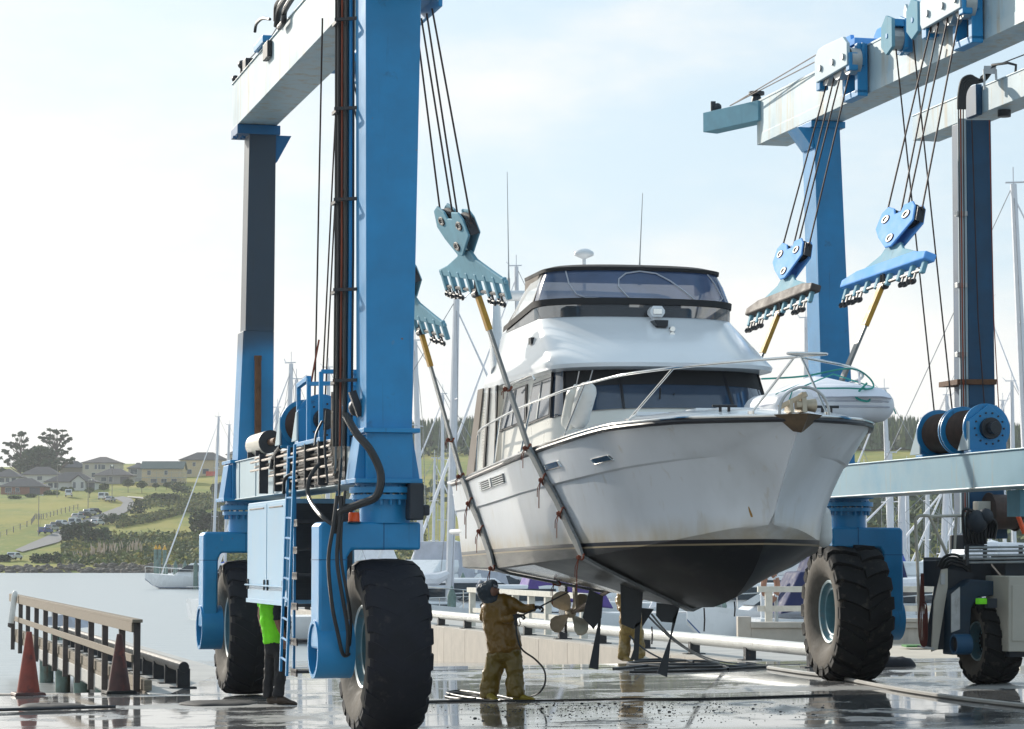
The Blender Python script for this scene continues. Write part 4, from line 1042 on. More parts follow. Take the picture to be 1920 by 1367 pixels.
# searchlight, horn and lamps on the flybridge face
fz = 5.24
s = MB(BF)
c = Vector((.08, 6.20, 5.275))
s.prism([(-.10, -.02), (-.06, -.075), (.06, -.075), (.10, -.02), (.10, .02), (.06, .075), (-.06, .075), (-.10, .02)], c + Vector((0, -.10, 0)), (1, 0, 0), (0, 0, 1), (0, 1, 0), .17, m=0)
s.box(tuple(c + Vector((0, -.105, 0))), (.12, .012, .075), m=1); s.box(tuple(c + Vector((0, .0, -.11))), (.11, .12, .10), m=0)
s.build('searchlight', ['gelcoat_clean', 'chrome'], fly, smooth=0, bevel=.006)
s = MB(BF); s.hexa([(.02, 5.93, 5.06), (.17, 5.93, 5.06), (.17, 6.12, 5.06), (.02, 6.12, 5.06)], [(.0, 5.97, 5.15), (.19, 5.97, 5.15), (.19, 6.2, 5.15), (.0, 6.2, 5.15)]); s.build('horn', 'stripe_black', fly, smooth=0)
s = MB(BF); s.cyl((.20, 5.80, 5.02), (.20, 5.88, 5.02), .035, n=12); s.cyl((.18, 5.74, 4.94), (.18, 5.80, 4.94), .035, n=12); s.build('deck_lamp', 'chrome', fly)
for sg in (-1, 1):
    s = MB(BF); s.box((sg * 1.43, 7.0, 4.93), (.05, .16, .09)); s.build('side_lamp', 'stripe_black', fly, smooth=0)
# grab rails on the house side
for sg in (-1, 1):
    s = MB(BF); s.tube([(sg * 1.54, 6.3, 4.36), (sg * 1.56, 6.35, 4.42), (sg * 1.56, 8.2, 4.40), (sg * 1.54, 8.25, 4.34)], .014, 6); s.build('grab_rail', 'chrome', boat)

# portholes, vent, swim platform, trim tab
def topside(a, t, off=0.0):
    cb, sb = chine_b(a), sheer_b(a); cz = max(chine_z(a), keel_z(a)); p = 1.0 + .62 * max(0, min(1, (6.5 - a) / 5.5)); ct = .055 * min(1, cb / .4)
    return Vector((lerp(cb + ct, sb, t ** p) + (.026 if t > .65 else 0) + off, a, lerp(cz + .02, sheer_z(a), t)))
def hull_patch(b, a0, a1, t0, t1, sg, off, rake=0, m=0, n=1):
    P = []
    for (a, t) in ((a0, t0), (a1, t0), (a1 + rake, t1), (a0 + rake, t1)):
        v = topside(a, t, off); P.append((sg * v.x, v.y, v.z))
    Pi = [((q[0] - sg * .05), q[1], q[2]) for q in P]
    b.hexa(Pi, P, m)
def hull_hit(px, py):
    bb = -1.5
    for _ in range(60):
        v = Bb(px, py, bb); t = (v.z - chine_z(v.y) - .02) / (sheer_z(v.y) - chine_z(v.y) - .02)
        bb = lerp(bb, -topside(v.y, max(0, min(1, t))).x, .35)
    return v.y, t
for sg in (-1, 1):
    for (pp) in (((1026, 884), (1051, 862)), ((1117, 872), (1147, 851))):
        (a1, t0), (a0, t1) = hull_hit(*pp[0]), hull_hit(*pp[1])
        b = MB(BF); hull_patch(b, a0, a1, t0, t1, sg, .022, .08); f_ = b.build('porthole', 'chrome', hull, smooth=0, bevel=.018)
        b = MB(BF); da, dt = (a1 - a0) * .11, (t1 - t0) * .14; hull_patch(b, a0 + da, a1 - da, t0 + dt, t1 - dt, sg, .027, .05); b.build('pane', 'dark_glass', f_, smooth=0)
    (a1, t0), (a0, t1) = hull_hit(904, 921), hull_hit(944, 888)
    b = MB(BF); hull_patch(b, a0, a1, t0, t1, sg, .008, m=1)
    for k in range(5): hull_patch(b, a0 - .03, a1 + .03, t0 + (t1 - t0) * (k / 4.4), t0 + (t1 - t0) * (k / 4.4 + .10), sg, .03)
    hull_patch(b, lerp(a0, a1, .47), lerp(a0, a1, .53), t0, t1, sg, .032)
    b.build('vent_grille', ['gelcoat', 'black_void'], hull, smooth=0)
b = MB(BF); b.span(-1.55, 1.55, 10.0 + .9, 12.0, 2.36, 2.45); b.span(-1.62, -1.52, 10.0, 12.0, 2.38, 2.46); b.build('swim_platform', 'gelcoat_clean', boat, smooth=0, bevel=.03)
b = MB(BF); b.cyl((-1.2, 11.1, 2.15), (-1.2, 11.5, 2.02), .14, n=16, m=0); b.cyl((-1.2, 11.45, 2.05), (-1.2, 11.55, 2.0), .17, .13, n=16, m=0); b.build('exhaust_outlet', 'stripe_black', hull)
b = MB(BF); b.hexa([(-1.75, 11.0, 3.10), (1.75, 11.0, 3.10), (1.75, 11.45, 3.13), (-1.75, 11.45, 3.13)], [(-1.75, 11.0, 3.17), (1.75, 11.0, 3.17), (1.75, 11.5, 3.17), (-1.75, 11.5, 3.17)]); b.build('transom_coaming', 'gelcoat_clean', boat, smooth=0, bevel=.015)
# propeller, shaft, strut, rudder, skeg
pc = Bb(1070, 1150, -.12)
b = MB(BF); b.tube([(pc.x, pc.y - .05, pc.z + .0), (pc.x, pc.y - 2.3, pc.z + .36)], .03, 8); b.build('propeller_shaft', 'bronze_rust', boat)
b = MB(BF)
b.lathe([(.0, -.16), (.055, -.12), (.07, 0), (.06, .1), (.0, .14)], tuple(pc), (0, 1, 0), 16)
for k in range(4):
    an = R(38 + 90 * k); ux = Vector((math.cos(an), 0, math.sin(an))); tx = Vector((-math.sin(an), 0, math.cos(an)))
    rings = []
    for r_, w_, tw in ((.05, .05, 62), (.13, .12, 50), (.22, .165, 38), (.30, .15, 30), (.35, .09, 27), (.37, .03, 26)):
        d = tx * math.cos(R(tw)) + Vector((0, 1, 0)) * math.sin(R(tw)); nn = ux.cross(d)
        c = pc + ux * r_
        rings.append([c - d * w_, c - d * w_ * .5 + nn * .012, c + d * w_ * .5 + nn * .012, c + d * w_, c + d * w_ * .5 - nn * .012, c - d * w_ * .5 - nn * .012])
    b.loft(rings, True, True)
b.build('propeller', 'propeller_bronze' if 'propeller_bronze' in MATS else mat('propeller_bronze', (.42, .36, .27), .38, metal=.45, var=.2, scale=6), boat, smooth=50)
b = MB(BF); b.bar((pc.x, pc.y - .35, pc.z + .05), (pc.x, pc.y - .25, 1.66), .04, .14, up=(0, 1, 0)); b.build('shaft_strut', 'propeller_bronze', boat, smooth=0)
b = MB(BF); b.hexa([(pc.x - .02, pc.y + .32, .92), (pc.x + .02, pc.y + .32, .92), (pc.x + .02, pc.y + .66, .95), (pc.x - .02, pc.y + .66, .95)], [(pc.x - .02, pc.y + .28, 1.62), (pc.x + .02, pc.y + .28, 1.62), (pc.x + .02, pc.y + .72, 1.62), (pc.x - .02, pc.y + .72, 1.62)]); b.build('rudder', 'antifoul', boat, smooth=0)

# bow rail
rail_z = lambda a: interp(a, [-.2, .8, 3.7, 7, 9], [4.22, 4.16, 4.10, 3.95, 3.83])
rb = lambda a: max(.0, sheer_b(max(a, 0)) - .09)
pr = [(-rb(9.45), 9.45, sheer_z(9.4)), (-rb(9.3), 9.3, 3.7), (-rb(9.1), 9.1, 3.83)] + [(-rb(a), a, rail_z(a)) for a in (8, 7, 6, 5, 4, 3, 2, 1.2, .6, .25, -.05)] + [(-.22, -.28, 4.22), (0, -.34, 4.22)]
pr = pr + [(-x, y, z) for x, y, z in pr[-2::-1]]
b = MB(BF); b.tube(catmull(pr, 4), .0165, 8); bowrail = b.build('bow_rail', 'chrome', boat, smooth=60)
for sg in (-1, 1):
    for (at, ab) in ((.05, .35), (1.15, 1.95), (3.3, 4.15), (5.6, 6.2), (7.5, 7.9)):
        b = MB(BF); b.tube([(sg * rb(at), at, rail_z(at)), (sg * rb(ab), ab, deck_z(ab, rb(ab)))], .014, 7); b.cyl((sg * rb(ab), ab, deck_z(ab, rb(ab)) - .01), (sg * rb(ab), ab, deck_z(ab, rb(ab)) + .025), .04, n=10); b.build('stanchion', 'chrome', boat)
# anchor roller: hoop, cheek plates, bronze stem fitting
b = MB(BF)
P = [(-.27, .10, 3.585), (.30, .10, 3.585), (.03, -.22, 3.585)]
b.hexa([(-.06, .06, 3.40), (.06, .06, 3.40), (.0, -.05, 3.38)], P); b.build('stem_fitting', 'bronze_rust', boat, smooth=0, bevel=.006)
b = MB(BF)
hp = [(.28 * math.cos(R(th)), -.16 + .0, 3.60 + .27 * math.sin(R(th))) for th in range(-6, 187, 12)]
b.tube(hp, .016, 7); b.build('anchor_hoop', 'galv', boat)
b = MB(BF); b.bar((-.20, .1, 3.66), (.05, -.1, 3.80), .035, .05); b.hexa([(.0, -.12, 3.60), (.05, -.12, 3.60), (.05, .2, 3.60), (.0, .2, 3.60)], [(.0, -.08, 3.82), (.05, -.08, 3.82), (.05, .05, 3.80), (.0, .05, 3.80)])
b.hexa([(-.12, -.05, 3.60), (-.08, -.05, 3.60), (-.08, .2, 3.60), (-.12, .2, 3.60)], [(-.12, -.02, 3.74), (-.08, -.02, 3.74), (-.08, .1, 3.72), (-.12, .1, 3.72)])
b.cyl((.06, -.02, 3.68), (.17, -.02, 3.68), .06, .075, n=12); b.cyl((-.06, -.05, 3.68), (.0, -.05, 3.68), .05, n=12)
b.build('anchor_windlass', 'propeller_bronze', boat, smooth=30)
for (x, y) in ((-.62, .75), (.55, .7)):
    b = MB(BF); z = deck_z(y, x); b.cyl((x - .05, y, z), (x - .05, y, z + .06), .018, n=8); b.cyl((x + .05, y, z), (x + .05, y, z + .06), .018, n=8); b.tube([(x - .14, y, z + .065), (x + .14, y, z + .065)], .016, 7); b.build('mooring_cleat', 'stripe_black', boat)
# bow eye streak: a rusty weep below the bow eye
v = topside(1.9, .20, .004)
b = MB(BF); rs = []
for px, py, w_ in ((1404, 950, .003), (1406, 957, .007), (1409, 966, .008), (1412, 974, .007)):
    a_, t_ = hull_hit(px, py); v1, v2 = topside(a_ - w_, max(0, t_), .003), topside(a_ + w_, max(0, t_), .003); rs.append([(-v1.x, v1.y, v1.z), (-v2.x, v2.y, v2.z), (-v2.x + .004, v2.y, v2.z), (-v1.x + .004, v1.y, v1.z)])
b.loft(rs, True, True); b.build('rust_streak', mat('rust_stain', (.30, .17, .045), .7, var=.3, scale=14), hull, smooth=0)
b = MB(BF); b.cyl((-.42 - .02, 1.42, 2.63), (-.46 - .06, 1.40, 2.63), .018, n=8); b.build('bow_eye', 'bronze_rust', hull)
# mooring lines stowed along the port rail
b = MB(BF); b.tube(catmull([(-.35, .25, 3.98), (.15, .3, 4.02), (.7, .4, 4.12), (1.1, .9, 4.08), (1.2, 1.0, 3.95), (.8, .8, 3.93), (.2, .5, 3.9)], 6), .010, 6); b.tube(catmull([(1.1, .9, 4.0), (1.0, 1.0, 3.85), (1.15, 1.0, 3.8), (1.2, 1.1, 3.9), (1.05, .9, 3.95)], 6), .012, 6); b.build('green_line', 'rope_green', boat)

# ---- things carried by the boat
def fender(px, py0, py1, b_, r, label, tilt=(0, 0), m='fender_vinyl'):
    A, B_ = Bb(px, py0, b_), Bb(px + tilt[0], py1, b_)
    P0, P1 = BF(*A), BF(*B_)
    t = thing('fender', label, 'fender', P1, TB, 'fenders hung on the cruiser')
    ax = (P1 - P0); Ln = ax.length
    b = MB(); prof = [(.0, -.02), (.035, -.02), (.04, .03), (r * .55, .045), (r * .88, .085), (r, .15), (r, Ln - .15), (r * .88, Ln - .085), (r * .55, Ln - .045), (.03, Ln - .03), (.0, Ln - .02)]
    b.lathe(prof, P0, ax, 18); b.build('body', m, t, smooth=60)
    b = MB(); b.tube([P0 - ax.normalized() * .25, P0], .008, 5); b.build('lanyard', 'wire', t)
fender(1104, 720, 800, -1.42, .125, 'dirty white fender hung outermost beside the side windows of the cruiser', (-22, 0))
fender(1080, 726, 806, -1.50, .105, 'slimmer cream fender tucked behind the outermost fender on the starboard rail', (-16, 0), 'cream_gel')
fender(1541, 945, 1030, 1.95, .115, 'long grey-white fender dangling below the port bow above the right wheel', (4, 0))

dn = BF(1.0, 2.5, 3.66)
dg = thing('inflatable_dinghy', 'pale grey inflatable dinghy under a white cover on the port foredeck', 'dinghy', dn, TB)
b = MB(BF)
cb_, ca, cz_ = 1.06, 2.55, 3.80
def dpath(sh=1.0):
    P = []
    for th in range(-180, 181, 12): 
        t = R(th); x = math.copysign(abs(math.cos(t)) ** .7, math.cos(t)) * .47 * sh; y = math.copysign(abs(math.sin(t)) ** .6, math.sin(t)) * 1.35 * sh
        P.append((cb_ + x, ca + y, cz_ + .03 * math.sin(t)))
    return P
b.tube(dpath(), .19, 16, caps=False); b.build('tube', 'dinghy_grey', dg, smooth=80)
b = MB(BF)
for zo, ro in ((.03, .184), (-.03, .188)):
    P = []
    for (x, y, z) in dpath(1.0): 
        d = Vector((x - cb_, (y - ca) * .45, 0)).normalized(); P.append(Vector((x, y, z + zo)) + d * ro)
    b.tube(P, .012, 6, caps=False)
b.build('rub_strake', 'grey_canvas', dg)
b = MB(BF); rings = []
for k, (sc_, zz) in enumerate(((1.22, .05), (1.12, .15), (.85, .21), (.5, .28), (.2, .345), (.04, .365))):
    rings.append([(cb_ + (x - cb_) * sc_ - .05 * k * .4, ca + (y - ca) * sc_ - .22 * k * .35 * .5, cz_ + zz + rnd.uniform(-.006, .006)) for x, y, z in dpath()[:-1]])
b.loft(rings, True, True); b.build('cover', 'dinghy_cover', dg, smooth=80)
b = MB(BF)
for y in (1.7, 2.3):
    b.tube([(cb_ - .68, y, cz_ - .12), (cb_ - .58, y, cz_ + .15), (cb_ - .1, y - .05, cz_ + .35), (cb_ + .56, y, cz_ + .16), (cb_ + .68, y, cz_ - .1)], .009, 5)
b.build('lashing', 'rope_green', dg)
# ------------------------------------------------------------------ sling blocks, ropes and slings
def make_block(attach, ang, top, ys, pal, label, ropes_to):
    """attach = point where the sling leaves the spreader, top = a point on the block's axis above it; y runs along the spreader"""
    t = thing('sling_block', label, 'hook block', attach, ang, 'hook blocks of the boat hoist')
    face, edge, spread, spedge = pal
    up = (top - attach).normalized(); yv = Vector((-math.sin(ang), math.cos(ang), 0)); yv = (yv - up * yv.dot(up)).normalized(); xv = yv.cross(up)
    A0 = attach.copy(); KZ = .49
    def T(x, y, z): return A0 + xv * (x * .42) + yv * (y * ys) + up * (z * KZ)
    h = 1.38
    b = MB(T)                   # spreader plate
    b.prism([(-h, .30), (h, .30), (h, .46), (.92, .62), (.34, .92), (.24, 1.10), (-.24, 1.10), (-.40, .88), (-.95, .60), (-h, .40)], (-.05, 0, 0), (0, 1, 0), (0, 0, 1), (1, 0, 0), .10)
    sp = b.build('spreader', spread, t, smooth=0, bevel=.012)
    n = 8
    for k in range(n):
        y = -h + .10 + (2 * h - .2) * k / (n - 1)
        b = MB(T); b.span(-.07, .07, y - .045, y + .045, -.10, .47); b.build('spreader_rib', spread, sp, smooth=0, bevel=.012)
        if k < n - 1:
            ym = y + (2 * h - .2) / (n - 1) / 2
            b = MB(T); b.cyl((0, y, .0), (0, ym * 2 - y, .0), .05, n=8); b.build('sling_pin', 'dark_steel', sp)
    if spedge:
        b = MB(T); b.prism([(-h - .02, .22), (h + .02, .24), (h + .02, .47), (.92, .60), (-.95, .56), (-h - .02, .43)], (-.19, 0, 0), (0, 1, 0), (0, 0, 1), (1, 0, 0), .38); b.build('rubber_cover', spedge, sp, smooth=0, bevel=.02)
    for y in ((-.92, -.55, .80, 1.10, 1.28) if pal[0] == 'faded_blue' else (-1.0, -.75, .75, .98, 1.25)):
        b = MB(T); b.tube([(0, y - .06, .0), (0, y - .065, -.20)], .032, 7); b.tube([(0, y + .08, .0), (0, y + .075, -.17)], .032, 7)
        for yy, zz in ((y - .065, -.26), (y + .075, -.23)): b.lathe([(.06, -.05), (.09, 0), (.06, .05), (.035, 0)], (0, yy, zz), (1, 0, 0), 12, closed=True)
        b.build('shackle', 'dark_steel', sp)
    # heart-shaped sheave block
    heart = [(-.62, 1.55), (-.55, 1.98), (-.42, 2.16), (-.14, 2.16), (-.10, 1.98), (.10, 1.98), (.18, 2.16), (.42, 2.30), (.60, 2.18), (.66, 1.72), (.46, 1.40), (.10, 1.0), (-.10, .98)]
    for x0, x1 in ((-.20, -.13), (.13, .20)):
        b = MB(T); b.prism(heart, (x0, 0, 0), (0, 1, 0), (0, 0, 1), (1, 0, 0), x1 - x0)
        ch = b.build('cheek_plate', face, t, smooth=0, bevel=.02)
        for (yy, zz) in ((-.34, 1.80), (.36, 1.90), (0, 1.24)):
            b = MB(T); f = -1 if x0 < 0 else 1; xx = x0 if f < 0 else x1
            b.lathe([(.0, 0), (.055, 0), (.07, f * .03), (.11, f * .03), (.125, 0)], (xx + f * .006, yy, zz), (1, 0, 0), 16); b.build('pin_boss', edge, ch)
    for poly in ([(-.66, 1.55), (-.58, 1.60), (-.52, 1.95), (-.60, 1.96)], [(.62, 2.0), (.66, 1.72), (.46, 1.40), (.40, 1.46), (.58, 1.74), (.54, 2.02)]):
        b = MB(T); b.prism(poly, (-.13, 0, 0), (0, 1, 0), (0, 0, 1), (1, 0, 0), .26); b.build('block_web', edge, t, smooth=0)
    for yy, zz in ((-.34, 1.80), (.36, 1.90)):
        b = MB(T); b.lathe([(.06, -.1), (.30, -.1), (.30, -.06), (.24, -.04), (.24, .04), (.30, .06), (.30, .1), (.06, .1)], (0, yy, zz), (1, 0, 0), 24, closed=True); b.build('sheave', 'dark_steel', t)
    tops = [T(0, -.62, 1.9), T(0, -.10, 1.95), T(0, .10, 1.98), T(0, .62, 2.05)]
    for k, p in enumerate(tops):
        b = MB(); b.tube([p, ropes_to[k]], .0125, 6); b.build('wire_rope', 'cable', t)
    return t, T
def W_on(px, py, D): return W(px, py, D)
RED = mat('sling_tie', (0.20, 0.055, 0.03), .85)
pal_l = ('faded_blue', 'dark_steel', 'faded_blue', None)
pal_r = ('blue_paint_bright', 'dark_steel', 'faded_blue', 'blue_paint_bright')
pal_r2 = ('blue_paint_bright', 'dark_steel', 'faded_blue', 'canvas_brown_dark')
mat('canvas_brown_dark', (0.075, 0.06, 0.055), .7, var=.25, scale=4, bump=.3)
hooks = {}
aNL = W(893, 545, 32.2); aFL = W(788, 618, 36.6); aNR = W(1655, 532, 33.0); aFR = W(1461, 584, 37.6)
def trol(F, x, s, dz): return [F(x, s + d, dz) for d in (-.45, -.15, .15, .45)]
hooks['NL'] = make_block(aNL, R(14.5), W(857, 418, 32.0), 1.08, pal_l, 'grey-blue hook block nearest us on the left, four ropes above it', trol(LF, 1.1, 2.9, 8.85))
hooks['FL'] = make_block(aFL, R(14.5), W(756, 515, 36.4), 1.08, pal_l, 'grey-blue hook block half hidden behind the big blue column', trol(LF, 1.1, 7.3, 8.85))
hooks['NR'] = make_block(aNR, R(14), W(1690, 415, 33.1), 1.0, pal_r, 'bright blue heart-shaped hook block with a blue spreader bar, furthest to the right', [RF(-.95, -6.1 + d, 9.0) for d in (-.5, -.1, .2, .45)])
hooks['FR'] = make_block(aFR, R(14), W(1487, 480, 37.7), .98, pal_r2, 'bright blue heart-shaped hook block whose spreader wears a brown rubber cover', [RF(-.9, -2.1 + d, 9.0) for d in (-.5, -.12, .15, .42)])

def bottom_pt(a, q):                    # q from -1 (starboard chine) over 0 (keel) to 1 (port chine), in boat coordinates
    return Vector((chine_b(a) * q, a, lerp(keel_z(a), chine_z(a) - .03, abs(q)) - .03))
def sling(label, attL, attR, aS, aC, aK, aP, aPS, ties, wd=.20):
    t = thing('lifting_sling', label, 'sling', BF(0, aK, keel_z(aK) - .05), TB, 'slings carrying the cruiser')
    Binv = lambda p: Vector(((p - BS).dot(BX), (p - BS).dot(BY), p.z))
    L0, R0 = Binv(attL), Binv(attR)
    pts = []
    s1 = topside(aS, 1.0, .05); s1 = Vector((-s1.x, s1.y, s1.z + .02))
    for k in range(0, 9): pts.append((L0.lerp(s1, k / 8), 0, k / 8))
    for t_ in (.86, .7, .54, .38, .22, .08):
        a = lerp(aC, aS, t_); v = topside(a, t_, .028); pts.append((Vector((-v.x, v.y, v.z)), 1, 0))
    v = Vector((-(chine_b(aC) + .075), aC, chine_z(aC) - .02)); pts.append((v, 1, 0))
    for q in (-.92, -.7, -.45, -.2, 0, .2, .45, .7, .92):
        a = lerp(aK, aC if q < 0 else aP, abs(q)); pts.append((bottom_pt(a, q), 1, 0))
    pts.append((Vector((chine_b(aP) + .075, aP, chine_z(aP) - .02)), 1, 0))
    for t_ in (.2, .5, .8, 1.0):
        v = topside(lerp(aP, aPS, t_), t_, .03); pts.append((v, 1, 0))
    s2 = pts[-1][0].copy()
    for k in range(1, 9): pts.append((s2.lerp(R0, k / 8), 0, 1 - k / 8))
    P = [p for p, _, _ in pts]
    def ribbon(i0, i1, wd, th, off=0.0):
        b = MB(BF); rings = []
        for i in range(i0, i1 + 1):
            d = (P[min(i + 1, len(P) - 1)] - P[max(i - 1, 0)]).normalized()
            wv = Vector((0, 1, 0)); wv = (wv - d * wv.dot(d)).normalized()
            if pts[i][1] == 0:          # twists between block and hull
                q = pts[i][2]; 
            n = d.cross(wv)
            ww = wd * (1 if pts[i][1] else lerp(.55, 1, min(1, max(0, pts[i][2] if i < 12 else 1 - 0 if False else pts[i][2]))) )
            rings.append([P[i] - wv * ww / 2 - n * th, P[i] + wv * ww / 2 - n * th, P[i] + wv * ww / 2 + n * th, P[i] - wv * ww / 2 + n * th])
        b.loft(rings, True, True); return b
    N_ = len(P) - 1
    ribbon(2, N_ - 2, wd, .017).build('webbing', 'sling_web', t, smooth=30)
    ribbon(0, 2, wd * 1.15, .03).build('sleeve', 'sling_yellow', t, smooth=30)
    ribbon(N_ - 2, N_, wd * 1.15, .03).build('sleeve', 'sling_yellow', t, smooth=30)
    for A in (L0, R0):
        b = MB(BF)
        for dy in (-.06, .06): b.cyl(A + Vector((0, dy, -.05)), A + Vector((0, dy * .6, .16)), .022, n=8)
        b.cyl(A + Vector((0, -.12, -.04)), A + Vector((0, .12, -.04)), .045, n=10); b.build('sling_shackle', 'dark_steel', t)
    for i, tail in ties:
        b = MB(BF); p = P[i]; d = (P[i + 1] - P[i - 1]).normalized(); wv = Vector((0, 1, 0)); wv = (wv - d * wv.dot(d)).normalized(); n = d.cross(wv)
        q = [p + wv * wd * .56 * math.cos(x) + n * .035 * math.sin(x) + d * .02 * math.sin(2 * x) for x in [2 * math.pi * k / 12 for k in range(13)]]
        b.tube(q, .013, 5); sgn = -1 if p.x < 0 else 1
        c = p + Vector((sgn * .05, 0, 0))
        b.ball(c, .035, 6, 4)
        b.tube([c, c + Vector((sgn * .03, -.03, -tail * .4)), c + Vector((sgn * .02, .02, -tail))], .007, 4)
        b.tube([c, c + Vector((sgn * .03, .06, -tail * .3)), c + Vector((sgn * .03, .07, -tail * .6))], .007, 4)
        b.build('cord_tie', 'sling_tie', t)
    return t
slA = sling('grey webbing sling under the forward part of the hull, yellow sleeves at its ends', aNL, aNR, 5.15, 4.0, 4.35, 4.5, 5.1, ((5, .12), (8, .25), (10, .35), (12, .3), (15, .4)))
slB = sling('grey webbing sling under the stern, its left end rising behind the blue column', aFL, aFR, 9.75, 8.55, 8.7, 8.8, 9.6, ((6, .12), (8, .2), (10, .5), (12, .3), (15, .45), (18, .3)))
# black rubber flaps hanging from the slings under the keel
def flap(parent, quads, D, th=.018):
    b = MB()
    for q in quads:
        P = [W(x, y, D) for x, y in q]
        b.hexa(P, [p + Vector((.0, th, 0)) for p in P])
    b.build('rubber_flap', 'rubber_flap', parent, smooth=0)
flap(slB, [[(1105, 1105), (1131, 1118), (1128, 1158), (1113, 1180), (1092, 1158)]], 33.4)
flap(slB, [[(1122, 1165), (1127, 1158), (1122, 1256), (1104, 1252)]], 33.5)
flap(slA, [[(1163, 1095), (1206, 1102), (1202, 1168), (1188, 1180), (1165, 1170)]], 32.4)
flap(slA, [[(1191, 1170), (1201, 1166), (1197, 1237), (1181, 1238), (1188, 1218)]], 32.4)
flap(slA, [[(1203, 1140), (1226, 1142), (1204, 1176)]], 32.5)
flap(slA, [[(1231, 1130), (1275, 1136), (1266, 1168), (1240, 1166), (1230, 1154)]], 32.0)
flap(slA, [[(1262, 1160), (1274, 1138), (1258, 1200), (1251, 1270), (1232, 1262), (1256, 1196)]], 32.0)
for (x, y, y2) in ((1222, 1175, 1208), (1320, 1140, 1184), (1377, 1128, 1156)):
    b = MB(); b.tube([W(x, y, 31.8), W(x + 1, (y + y2) / 2, 31.8), W(x, y2, 31.8)], .010, 5); b.build('cord_tail', 'cable', slA)
# sling drip cords under the near chine
# ------------------------------------------------------------------ people
def skin_body(name, joints, edges, m, parent, sub=2, root=0, extra=None):
    me = bpy.data.meshes.new(name); r = parent
    while r.parent is not None: r = r.parent
    M = r.matrix_basis.inverted()
    me.from_pydata([tuple(M @ Vector(p)) for p, _ in joints], edges, [])
    me.materials.append(MATS[m]); ob = bpy.data.objects.new(name, me); COL.objects.link(ob); ob.parent = parent
    sk = ob.modifiers.new('skin', 'SKIN'); sk.use_smooth_shade = True; sk.branch_smoothing = .6
    for i, (_, rr) in enumerate(joints):
        v = me.skin_vertices[0].data[i]; v.radius = rr if isinstance(rr, tuple) else (rr, rr); v.use_root = (i == root)
    ss = ob.modifiers.new('subsurf', 'SUBSURF'); ss.levels = sub; ss.render_levels = sub
    if extra:
        tx = bpy.data.textures.new(name + '_folds', 'CLOUDS'); tx.noise_scale = extra[1]; tx.noise_depth = 2
        d = ob.modifiers.new('folds', 'DISPLACE'); d.texture = tx; d.strength = extra[0]; d.mid_level = .5; d.texture_coords = 'LOCAL'
    return ob
def hand(parent, wrist, fdir, palm_n, side, m, curl=60, s=1.0, name='hand'):
    """palm and five separate fingers; fdir = from the wrist to the knuckles, palm_n = out of the palm, side = towards the thumb"""
    f, n, t = Vector(fdir).normalized(), Vector(palm_n).normalized(), Vector(side).normalized()
    w = Vector(wrist)
    J = [(w, .026 * s), (w + f * .045 * s, (.040 * s, .020 * s)), (w + f * .085 * s, (.042 * s, .018 * s))]; E = [(0, 1), (1, 2)]
    for k, (o, ln) in enumerate(((.030, .078), (.010, .086), (-.011, .080), (-.031, .062))):
        p = w + f * .088 * s + t * o * s; prev = 2; a = 0
        J.append((p, .0105 * s)); E.append((prev, len(J) - 1)); prev = len(J) - 1
        for q, fr in enumerate((.42, .32, .26)):
            a += R(curl * (.75 if q == 0 else 1.0)) ; d = f * math.cos(a) + n * math.sin(a)
            p = p + d * ln * fr * s; J.append((p, (.0098 - .0009 * q) * s)); E.append((prev, len(J) - 1)); prev = len(J) - 1
    p = w + f * .03 * s + t * .034 * s; J.append((p, .014 * s)); E.append((1, len(J) - 1)); prev = len(J) - 1
    for q in range(2):
        d = (f * .7 + t * (.55 - .5 * q) + n * (.3 + .4 * q)).normalized(); p = p + d * .034 * s
        J.append((p, .0112 * s)); E.append((prev, len(J) - 1)); prev = len(J) - 1
    return skin_body(name, J, E, m, parent, 2)
def cloth(name, tubes, m, parent, voxel=.016, folds=(.035, .13), smooth=3):
    """one continuous garment: overlapping tapered tubes fused by a voxel remesh; each ring is (centre, half-width, half-depth)"""
    b = MB()
    for tb in tubes:
        P = [Vector(t[0]) for t in tb]; rings = []; prev = None
        for i, t in enumerate(tb):
            d = (P[min(i + 1, len(P) - 1)] - P[max(i - 1, 0)]).normalized()
            x = Vector((1, 0, 0)) if abs(d.x) < .75 else Vector((0, 0, 1))
            x = (x - d * x.dot(d)).normalized(); y = d.cross(x)
            rings.append([P[i] + x * math.cos(2 * math.pi * k / 16) * t[1] + y * math.sin(2 * math.pi * k / 16) * t[2] for k in range(16)])
        for e, f in ((0, 1), (-1, -1)):      # rounded ends
            c = sum(rings[e], Vector()) / 16; d = (P[0] - P[1]).normalized() if e == 0 else (P[-1] - P[-2]).normalized()
            cap = [c + (q - c) * .6 + d * tb[e][1] * .22 for q in rings[e]]
            rings = [cap] + rings if e == 0 else rings + [cap]
        b.loft(rings, True, True)
    o = b.build(name, m, parent, smooth=180)
    r = o.modifiers.new('remesh', 'REMESH'); r.mode = 'VOXEL'; r.voxel_size = voxel; r.use_smooth_shade = True
    sm = o.modifiers.new('smooth', 'SMOOTH'); sm.factor = .5; sm.iterations = smooth
    if folds:
        tx = bpy.data.textures.new(name + '_folds', 'CLOUDS'); tx.noise_scale = folds[1]; tx.noise_depth = 1
        d = o.modifiers.new('folds', 'DISPLACE'); d.texture = tx; d.strength = folds[0]; d.mid_level = .5; d.texture_coords = 'LOCAL'
        t2 = bpy.data.textures.new(name + '_creases', 'CLOUDS'); t2.noise_scale = folds[1] * .38; t2.noise_depth = 2; t2.noise_basis = 'VORONOI_F2_F1'
        d2 = o.modifiers.new('creases', 'DISPLACE'); d2.texture = t2; d2.strength = folds[0] * .55; d2.mid_level = .35; d2.texture_coords = 'LOCAL'
    return o
